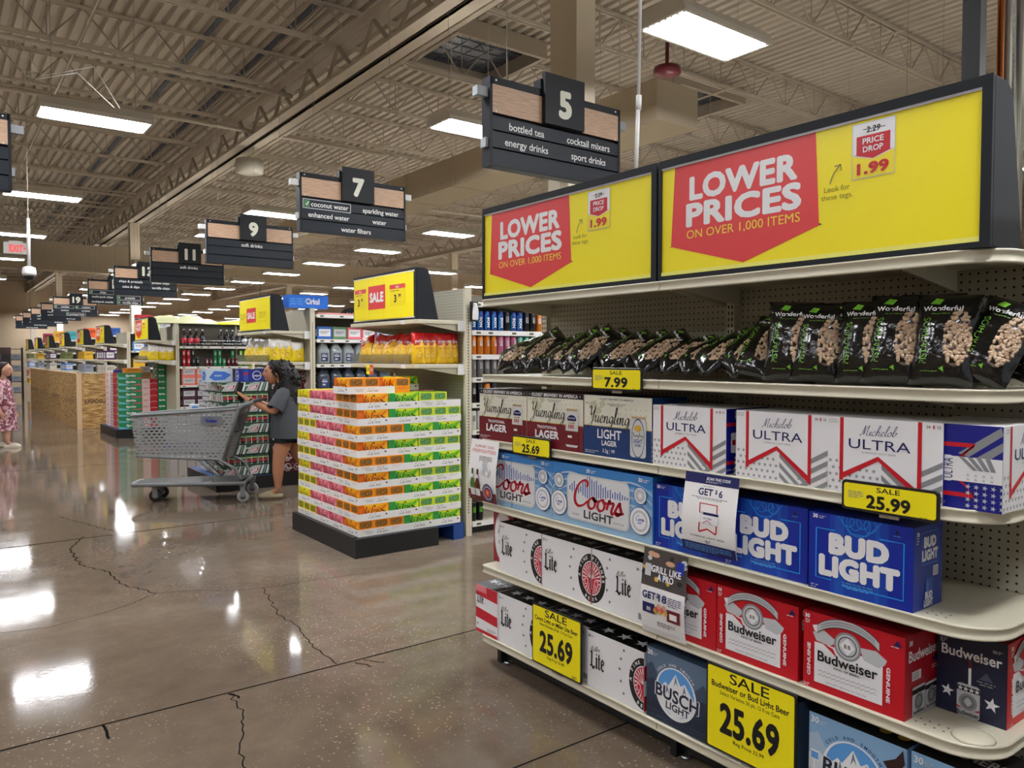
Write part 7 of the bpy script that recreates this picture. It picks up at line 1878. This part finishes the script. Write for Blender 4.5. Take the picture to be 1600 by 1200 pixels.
m = MB(); m.tube([(-.12, .275, 1.075), (-.13, .2, 1.08), (-.13, -.2, 1.08), (-.12, -.275, 1.075)], .018, CARTD, 10); m.build('handle', cart)
m = MB()
for s in (1, -1):
    y = .25*s
    m.tube([(.55, .19*s, .47), (.25, .24*s, .46), (.08, y, .36), (.03, y, .26), (.03, y, .19)], .016, CARTG, 8)
    m.tube([(.48, .2*s, .47), (.30, .22*s, .30), (.32, .22*s, .22), (.40, .22*s, .205)], .014, CARTG, 8)
    m.tube([(.42, .2*s, .47), (.22, .22*s, .28)], .010, CARTD, 8)
    m.tube([(.0, y, .20), (1.14, .17*s, .19)], .022, CARTG, 8)
m.tube([(1.14, .17, .19), (1.17, .10, .19), (1.17, -.10, .19), (1.14, -.17, .19)], .022, CARTG, 8); m.tube([(.0, .25, .20), (.0, -.25, .20)], .016, CARTG, 8); m.build('chassis_frame', cart)
m = MB(); m.prism([(.05, -.24), (.05, .24), (1.10, .16), (1.10, -.16)], .205, .215, CARTD, axis='z'); m.build('lower_tray', cart)
TYRE = mat('grey_wheel_tyre', (150, 150, 150), .5); TYREB = mat('black_wheel_tyre', (24, 24, 25), .5)
def caster(x, y, r, tm, hub):
    c = MB(); c.box(x-.025, y-.03, r, x+.025, y-.022, .20, CARTG); c.box(x-.025, y+.022, r, x+.025, y+.03, .20, CARTG); c.box(x-.03, y-.03, .165, x+.03, y+.03, .20, CARTG); fk = c.build('caster_fork', cart)
    w = MB(); w.lathe([(r*.55, -.017), (r*.93, -.017), (r, -.010), (r, .010), (r*.93, .017), (r*.55, .017)], tm, 24, (x, y, r), axis='y'); wo = w.build('wheel', fk)
    h = MB(); h.lathe([(r*.2, -.022), (r*.5, -.019), (r*.5, .019), (r*.2, .022)], hub, 16, (x, y, r), axis='y'); h.build('wheel_hub', fk)
for s in (1, -1):
    caster(.0, .26*s, .062, TYRE, CARTD); caster(.93, .12*s, .066, TYREB, CHROME)
ang = math.atan2(RT[2]-RB[2], 1)
m = MB(); ys = .262
pl = quad_panel((.42, ys, .83), (.20, ys+.012, .83), (.20, ys+.018, .92), (.42, ys+.006, .925), CARTG, n=(0, 1, 0)); p = pl.build('name_plate', cart)
q = Pr(o=(.42, ys+.010, .83), u=(-1, .05, 0), v=(0, .06, 1), n=(0, 1, 0))
q.text('Kroger', .11, .035, .026, BLUE, bold=.05, shear=.2); q.line(crom([(.035, .05), (.06, .075), (.11, .078), (.15, .03), (.17, .055)]), .004, BLUE); q.build('plate_lettering', p)
t = MB(); t.box(.05, -.19, .78, .06, .19, .98, CARTD); t.box(.06, -.18, .74, .22, .18, .75, CARTD); t.build('child_seat', cart)

# ================================================================= PEOPLE
def skin_mat(name, col): return mat(name, col, .5, noise=.06, nscale=12)
def skinned(verts, edges, root, sub=2):
    """A continuous skin grown round a skeleton: verts = name -> (point, radius)."""
    me = bpy.data.meshes.new('s'); names = list(verts); idx = {n: i for i, n in enumerate(names)}
    me.from_pydata([verts[n][0] for n in names], [(idx[a], idx[b]) for a, b in edges], [])
    o = bpy.data.objects.new('s', me); COL.objects.link(o)
    sk = o.modifiers.new('k', 'SKIN'); sk.use_smooth_shade = True; sk.branch_smoothing = .5
    for n in names:
        r = verts[n][1]; d = me.skin_vertices[0].data[idx[n]]; d.radius = (r, r) if not isinstance(r, tuple) else r; d.use_root = n == root
    sb = o.modifiers.new('b', 'SUBSURF'); sb.levels = sub; sb.render_levels = sub
    dg = bpy.context.evaluated_depsgraph_get(); out = bpy.data.meshes.new_from_object(o.evaluated_get(dg))
    bpy.data.objects.remove(o); return out
def head_into(mb, c, skin, lips, s=1.0, turn=0.0):
    """A face looking along +x at centre c: skull, brow, nose, mouth, chin, ears and eyes."""
    k = mb.mi(skin); V = []; n, r = 28, 20
    R = Matrix.Rotation(turn, 3, 'Z')
    def P(th, ph):
        d = Vector((math.cos(ph)*math.cos(th), math.cos(ph)*math.sin(th), math.sin(ph)))
        x, y, z = d.x*.092, d.y*.073, d.z*.112
        if z < 0: y *= 1+z*2.6; x *= 1+(z*1.6 if d.x < 0 else z*.4)
        g = lambda y0, z0, sy, sz: math.exp(-((y-y0)/sy)**2-((z-z0)/sz)**2) if d.x > 0 else 0
        x += .024*g(0, -.016, .011, .018)+.012*g(0, .008, .008, .022)+.006*g(0, -.052, .02, .010)+.010*g(0, -.092, .022, .016)-.009*g(.030, .012, .014, .012)-.009*g(-.030, .012, .014, .012)+.005*g(0, .036, .05, .012)
        return Vector(c)+R@(Vector((x, y, z))*s)
    rows = [[mb.bm.verts.new(P(2*PI*i/n, -PI/2+PI*(j+.5)/r)) for i in range(n)] for j in range(r)]
    fs = [mb.bm.faces.new((a[i], a[(i+1)%n], b[(i+1)%n], b[i])) for a, b in zip(rows, rows[1:]) for i in range(n)]
    fs += [mb.bm.faces.new(rows[0][::-1]), mb.bm.faces.new(rows[-1])]
    for f in fs: f.material_index = k; f.smooth = True
    def ell(p, rad, m):
        M = Matrix.Translation(Vector(c)+R@(Vector(p)*s)) @ R.to_4x4() @ Matrix.Diagonal((*[q*s for q in rad], 1))
        g = bmesh.ops.create_icosphere(mb.bm, subdivisions=2, radius=1, matrix=M); ki = mb.mi(m)
        for f in {f for v in g['verts'] for f in v.link_faces}: f.smooth = True; f.material_index = ki
    for sy in (1, -1):
        ell((.076, .030*sy, .012), (.010, .013, .007), WHITE); ell((.084, .030*sy, .012), (.0035, .006, .006), mat('iris_dark', (40, 26, 20), .3)); ell((.080, .031*sy, .019), (.008, .015, .0025), mat('brow_dark', (30, 22, 20), .8)); ell((.083, .032*sy, .033), (.006, .017, .003), mat('brow_dark', (30, 22, 20), .8))
        ell((-.008, .074*sy, .0), (.018, .007, .028), skin)
    ell((.090, 0, -.047), (.008, .020, .0045), lips); ell((.089, 0, -.056), (.008, .018, .005), lips)
def add_mesh(mb, me, m):
    k = mb.mi(m); vs = [mb.bm.verts.new(v.co) for v in me.vertices]
    for p in me.polygons:
        f = mb.bm.faces.new([vs[i] for i in p.vertices]); f.material_index = k; f.smooth = True
    bpy.data.meshes.remove(me)
def ring3(c, rx, ry, tilt=0.0, n=20, wob=0.0, ph=0.0, sup=1.0):
    out = []
    for i in range(n):
        a = 2*PI*i/n; w = 1+wob*math.sin(5*a+ph)
        x, y = rx*w*math.cos(a), ry*w*math.sin(a)
        out.append((c[0]+x, c[1]+y, c[2]+x*math.tan(tilt)))
    return out
def arm(V, E, side, sh, el, wr, hd, curl):
    """Shoulder, elbow, wrist, palm and five bent fingers; curl bends them towards the given point."""
    p = 'L' if side > 0 else 'R'
    sh, el, wr, hd, curl = map(Vector, (sh, el, wr, hd, curl))
    V[p+'s'] = (sh, .052); V[p+'m'] = ((sh+el)/2, .047); V[p+'e'] = (el, .040); V[p+'f'] = ((el*.55+wr*.45), .036); V[p+'w'] = (wr, .024); V[p+'p'] = (hd, (.024, .032))
    E += [('chest', p+'s'), (p+'s', p+'m'), (p+'m', p+'e'), (p+'e', p+'f'), (p+'f', p+'w'), (p+'w', p+'p')]
    d = (hd-wr).normalized(); across = d.cross(curl-hd).normalized(); inn = (curl-hd).normalized()
    for i, (o, l) in enumerate(((.022, .062), (.008, .070), (-.007, .066), (-.021, .052))):
        a = hd+across*o+d*.030; b = a+d*l*.45+inn*l*.2; c = b+inn*l*.55+d*l*.1
        V[p+'k%d' % i] = (a, .0105); V[p+'q%d' % i] = (b, .0092); V[p+'r%d' % i] = (c, .0078); E += [(p+'p', p+'k%d' % i), (p+'k%d' % i, p+'q%d' % i), (p+'q%d' % i, p+'r%d' % i)]
    a = wr*.4+hd*.6+across*.030; b = a+across*.018+d*.025+inn*.012; c = b+d*.022+inn*.018
    V[p+'t0'] = (a, .012); V[p+'t1'] = (b, .0105); V[p+'t2'] = (c, .0085); E += [(p+'p', p+'t0'), (p+'t0', p+'t1'), (p+'t1', p+'t2')]
def leg(V, E, side, hip, knee, ank, heel, toe, k=1.0):
    p = ('l' if side > 0 else 'r'); hip, knee, ank, heel, toe = map(Vector, (hip, knee, ank, heel, toe))
    V[p+'h'] = (hip, .108*k); V[p+'t'] = (hip*.5+knee*.5, .094*k); V[p+'k'] = (knee, .066*k); V[p+'c'] = (knee*.65+ank*.35, .066*k); V[p+'b'] = (knee*.25+ank*.75, .044*k); V[p+'a'] = (ank, .032*k); V[p+'o'] = (toe, .024)
    E += [('pelvis', p+'h'), (p+'h', p+'t'), (p+'t', p+'k'), (p+'k', p+'c'), (p+'c', p+'b'), (p+'b', p+'a'), (p+'a', p+'o')]
def shoe(parent, heel, toe, m, sole, w=.045):
    """A low slip-on from heel to toe on its sole."""
    heel, toe = Vector(heel), Vector(toe); d = toe-heel; L = d.length; d.normalize(); s = d.cross(Vector((0,0,1))).normalized(); u = s.cross(d)
    b = MB(); rings = []
    for t, ww, h in ((.0, .55, .025), (.06, .8, .030), (.25, .85, .030), (.45, .95, .062), (.62, 1.05, .062), (.8, 1.0, .048), (.94, .7, .032), (1.0, .3, .018)):
        c = heel+d*L*t; rings.append([c+s*(w*ww*math.cos(a))+u*(max(0, math.sin(a))*h-(.008 if math.sin(a) < 0 else 0)) for a in [2*PI*i/14 for i in range(14)]])
    b.loft(rings, m); so = b.build('shoe', parent)
    b = MB(); pts = [(t, ww) for t, ww in ((-.01, .5), (.06, .85), (.3, .88), (.62, 1.1), (.85, 1.0), (1.01, .35))]; k = b.mi(sole)
    lo = [heel+d*L*t+s*w*ww-u*.022 for t, ww in pts]+[heel+d*L*t-s*w*ww-u*.022 for t, ww in reversed(pts)]; hi = [v+u*.016 for v in lo]
    b.loft([lo, hi], sole, smooth=False); b.build('shoe_sole', so)
# ---- the shopper with the cart
SK1 = skin_mat('skin_warm_brown', (186, 130, 98)); LIP1 = mat('lips_rose', (170, 92, 84), .4)
PX, PY = 3.13, 8.29
per = thing('person', 'woman in a grey T-shirt and black shorts pushing a cart while holding a phone', 'person', (PX, PY, 0), CANG)
V = {'pelvis': ((-.02, 0, .76), (.12, .13)), 'waist': ((-.01, 0, .92), .105), 'chest': ((.0, 0, 1.10), (.10, .12)), 'neckb': ((.04, 0, 1.205), .055), 'neck': ((.075, 0, 1.26), .046), 'jaw': ((.105, 0, 1.32), .05)}
E = [('pelvis', 'waist'), ('waist', 'chest'), ('chest', 'neckb'), ('neckb', 'neck'), ('neck', 'jaw')]
PH = (.52, .06, 1.185)
arm(V, E, 1, (.02, .165, 1.15), (.11, .235, .955), (.39, .135, 1.085), (.455, .095, 1.125), (.50, .06, 1.19))
arm(V, E, -1, (.02, -.165, 1.15), (.13, -.215, .965), (.36, -.06, 1.06), (.43, -.01, 1.10), (.49, .035, 1.16))
leg(V, E, 1, (.02, .085, .70), (.095, .09, .41), (.10, .09, .085), (.06, .09, .03), (.24, .09, .045))
leg(V, E, -1, (-.05, -.085, .70), (-.12, -.085, .40), (-.36, -.085, .205), (-.33, -.085, .15), (-.24, -.085, .065))
b = MB(); add_mesh(b, skinned(V, E, 'pelvis'), SK1); head_into(b, (.14, .01, 1.375), SK1, LIP1, 1.10, .28); b.build('body', per)
TEE = mat('charcoal_jersey', (72, 76, 82), .85, noise=.08, nscale=6, bump=.25)
b = MB(); rings = []
for z, cx, rx, ry, wob in ((.665, -.02, .205, .215, .03), (.70, -.02, .205, .215, .03), (.80, -.015, .195, .21, .025), (.92, -.005, .18, .2, .02), (1.02, .005, .168, .195, .012), (1.10, .012, .15, .19, 0), (1.165, .02, .12, .175, 0), (1.205, .03, .085, .125, 0), (1.228, .045, .062, .07, 0)):
    rings.append(ring3((cx, 0, z), rx, ry, .0, 28, wob, z*9))
b.loft(rings, TEE, caps=False)
for s, sh, el in ((1, (.02, .15, 1.155), (.105, .232, .985)), (-1, (.02, -.15, 1.155), (.12, -.212, .99))):
    sh, el = Vector(sh), Vector(el); d = (el-sh).normalized(); a = d.cross(Vector((0, 1, 0))).normalized(); c = d.cross(a)
    b.loft([[tuple(sh+(el-sh)*t+(a*math.cos(2*PI*i/18)+c*math.sin(2*PI*i/18))*r) for i in range(18)] for t, r in ((-.25, .05), (0, .078), (.3, .084), (.6, .086), (.95, .092), (1.02, .090), (1.0, .084))], TEE, caps=False)
tee = b.build('t_shirt_cloth', per)
SHORT = mat('black_shorts', (24, 24, 27), .85)
b = MB(); b.loft([ring3((-.02, 0, z), rx, ry) for z, rx, ry in ((.635, .13, .19), (.70, .15, .195), (.80, .15, .185))], SHORT, caps=False)
for s, c0, c1 in ((1, (.02, .088, .72), (.03, .09, .615)), (-1, (-.05, -.088, .72), (-.075, -.088, .60))):
    b.loft([[(c0[0]+(c1[0]-c0[0])*t+.108*math.cos(a), c0[1]+.102*math.sin(a), c0[2]+(c1[2]-c0[2])*t) for a in [2*PI*i/18 for i in range(18)]] for t in (0, .5, 1)], SHORT, caps=False)
b.build('shorts', per)
HAIR = mat('black_curly_hair', (16, 13, 12), .55, bump=.8, nscale=55)
def curly(parent, spine, n=26, seed=1, name='hair'):
    r = random.Random(seed); b = MB(); rings = []
    P = spine
    for i, (c, rx, ry) in enumerate(P):
        rings.append([(c[0]+rx*math.cos(a)*(1+r.uniform(-.06, .06)), c[1]+ry*math.sin(a)*(1+r.uniform(-.06, .06)), c[2]+r.uniform(-.01, .01)) for a in [2*PI*j/n for j in range(n)]])
    b.loft(rings, HAIR)
    for k in range(150):                                         # loose ringlets over the mass
        i = r.randrange(1, len(P)-2); c, rx, ry = P[i]; a = r.uniform(0, 2*PI)
        if abs(math.atan2(math.sin(a), math.cos(a))) < .75 and c[2] > 1.27: continue
        x0, y0, z0 = c[0]+rx*1.0*math.cos(a), c[1]+ry*1.0*math.sin(a), c[2]+r.uniform(-.03, .03); L = r.uniform(.07, .14); rad = r.uniform(.008, .014); ph = r.uniform(0, 6)
        c2 = P[min(i+1, len(P)-1)]; dx, dy = (c2[0][0]-c[0])*.6, 0
        b.tube([(x0+dx*t/8+rad*math.cos(ph+t*1.5), y0+rad*math.sin(ph+t*1.5), z0-L*t/8) for t in range(9)], [.010]*8+[.004], HAIR, 5)
    return b.build(name, parent)
curly(per, [((.10, 0, 1.515), .05, .05), ((.095, 0, 1.505), .105, .10), ((.075, 0, 1.465), .128, .122), ((.025, 0, 1.40), .130, .125), ((-.025, 0, 1.34), .118, .13), ((-.02, 0, 1.26), .11, .135), ((-.03, 0, 1.17), .125, .15), ((-.055, 0, 1.06), .12, .15), ((-.08, 0, .95), .10, .13), ((-.105, 0, .86), .07, .09), ((-.11, 0, .81), .03, .04)], seed=4)
b = MB(); r = random.Random(2)
for k in range(26):                                               # the lock falling before the shoulder
    ph = r.uniform(0, 6); x0, y0, z0 = .06+r.uniform(-.04, .04), .11+r.uniform(-.03, .03), 1.30-r.uniform(0, .16)
    b.tube([(x0+.012*math.cos(ph+t*1.4)+.05*t/9, y0+.012*math.sin(ph+t*1.4)+.03*t/9, z0-.02*t) for t in range(10)], [.010]*9+[.004], HAIR, 5)
b.build('hair_lock', per)
CLOG = mat('taupe_suede', (164, 152, 124), .8, bump=.2); CLOGS = mat('clog_sole', (96, 80, 58), .7)
shoe(per, (.045, .09, .024), (.305, .09, .024), CLOG, CLOGS, .05); shoe(per, (-.40, -.085, .165), (-.20, -.085, .035), CLOG, CLOGS, .05)
b = MB(); w0 = Vector((.362, .146, 1.072)); d = (Vector((.39, .135, 1.085))-Vector((.11, .235, .955))).normalized(); a = d.cross(Vector((0,0,1))).normalized(); c = d.cross(a)
b.loft([[tuple(w0+d*t+(a*math.cos(2*PI*i/16)+c*math.sin(2*PI*i/16))*.031) for i in range(16)] for t in (-.012, .012)], BLACKPL, caps=False); b.build('watch_strap', per)
t = thing('mobile_phone', 'black phone in an open case held up by the shopper', 'phone', (PX, PY, 0), CANG)
ph = MB(); ph.box(-.036, -.004, 0, .036, .004, .15, BLACKPL); ph.bevel(.003, 1); o = ph.build('phone_body', t); o.location = (.515, .075, 1.135); o.rotation_euler = (.1, -.42, .9)
ph = MB(); ph.box(-.036, -.003, -.075, .036, .003, .0, BLACKPL); o = ph.build('case_flap', t); o.location = (.51, .07, 1.13); o.rotation_euler = (.2, .75, .9)

# ---- the woman at the frame's edge
SK2 = skin_mat('skin_light_olive', (206, 156, 130)); LIP2 = mat('lips_pink', (186, 104, 100), .4)
def floral():
    m = bpy.data.materials.new('pink_floral_cotton'); m.use_nodes = True; nt = m.node_tree; b = nt.nodes['Principled BSDF']; L = nt.links.new
    tc = nt.nodes.new('ShaderNodeTexCoord'); v = nt.nodes.new('ShaderNodeTexVoronoi'); v.inputs['Scale'].default_value = 26; L(tc.outputs['Object'], v.inputs['Vector'])
    bw = nt.nodes.new('ShaderNodeRGBToBW'); L(v.outputs['Color'], bw.inputs[0]); r = nt.nodes.new('ShaderNodeValToRGB'); e = r.color_ramp.elements; r.color_ramp.interpolation = 'CONSTANT'
    e[0].color = rgb(150, 92, 104); e[0].position = 0; e[1].color = rgb(206, 160, 168); e[1].position = .4; x = e.new(.55); x.color = rgb(226, 198, 200); y = e.new(.7); y.color = rgb(122, 66, 80); L(bw.outputs[0], r.inputs[0]); L(r.outputs[0], b.inputs['Base Color']); b.inputs['Roughness'].default_value = .8
    return m
FLOR = floral()
WANG = math.radians(-22)
pe2 = thing('person', 'woman in a long pink floral dress and white slippers in the main aisle', 'person', (.92, 15.80, 0), WANG)
V = {'pelvis': ((0, 0, .72), (.14, .15)), 'waist': ((.01, 0, .88), .12), 'chest': ((.02, 0, 1.05), (.11, .13)), 'neckb': ((.03, 0, 1.17), .06), 'neck': ((.04, 0, 1.22), .05), 'jaw': ((.06, 0, 1.28), .05)}
E = [('pelvis', 'waist'), ('waist', 'chest'), ('chest', 'neckb'), ('neckb', 'neck'), ('neck', 'jaw')]
arm(V, E, 1, (.02, .17, 1.11), (-.01, .26, .86), (.10, .27, .66), (.12, .27, .59), (.16, .23, .55)); arm(V, E, -1, (.02, -.17, 1.11), (.0, -.27, .86), (.08, -.28, .64), (.10, -.28, .57), (.14, -.24, .53))
leg(V, E, 1, (-.03, .09, .66), (-.06, .09, .38), (-.14, .09, .10), (-.16, .09, .03), (.0, .09, .04)); leg(V, E, -1, (.03, -.09, .66), (.10, -.09, .38), (.12, -.09, .085), (.08, -.09, .03), (.27, -.09, .04))
b = MB(); add_mesh(b, skinned(V, E, 'pelvis'), SK2); head_into(b, (.08, 0, 1.33), SK2, LIP2, 1.05); b.build('body', pe2)
b = MB(); b.loft([ring3((.01, 0, z), rx, ry, 0, 28, w, z*7) for z, rx, ry, w in ((.30, .24, .25, .07), (.42, .225, .245, .05), (.60, .205, .235, .035), (.78, .195, .215, .02), (.90, .17, .19, .01), (1.0, .165, .195, 0), (1.10, .13, .185, 0), (1.155, .09, .125, 0), (1.175, .07, .085, 0))], FLOR, caps=False)
for s in (1, -1):
    sh, el = Vector((.02, .155*s, 1.115)), Vector((.03, .265*s, .82)); d = (el-sh).normalized(); a = d.cross(Vector((1, 0, 0))).normalized(); c = d.cross(a)
    b.loft([[tuple(sh+(el-sh)*t+(a*math.cos(2*PI*i/16)+c*math.sin(2*PI*i/16))*r) for i in range(16)] for t, r in ((-.2, .05), (0, .075), (.5, .078), (1.0, .085), (1.25, .07))], FLOR, caps=False)
b.build('dress_cloth', pe2)
HAIR2 = mat('dark_brown_hair', (44, 28, 24), .5, bump=.5, nscale=40)
b = MB(); b.loft([ring3((x, 0, z), rx, ry, 0, 20) for x, z, rx, ry in ((.05, 1.465, .03, .03), (.045, 1.45, .085, .075), (.025, 1.40, .095, .088), (.0, 1.34, .085, .088), (-.015, 1.28, .07, .08), (-.02, 1.20, .05, .07), (-.03, 1.12, .02, .03))], HAIR2); b.build('hair', pe2)
SLIP = mat('white_slipper', (226, 214, 196), .7); shoe(pe2, (.07, -.09, .024), (.32, -.09, .024), SLIP, SLIP, .05); shoe(pe2, (-.19, .09, .06), (.04, .09, .026), SLIP, SLIP, .05)
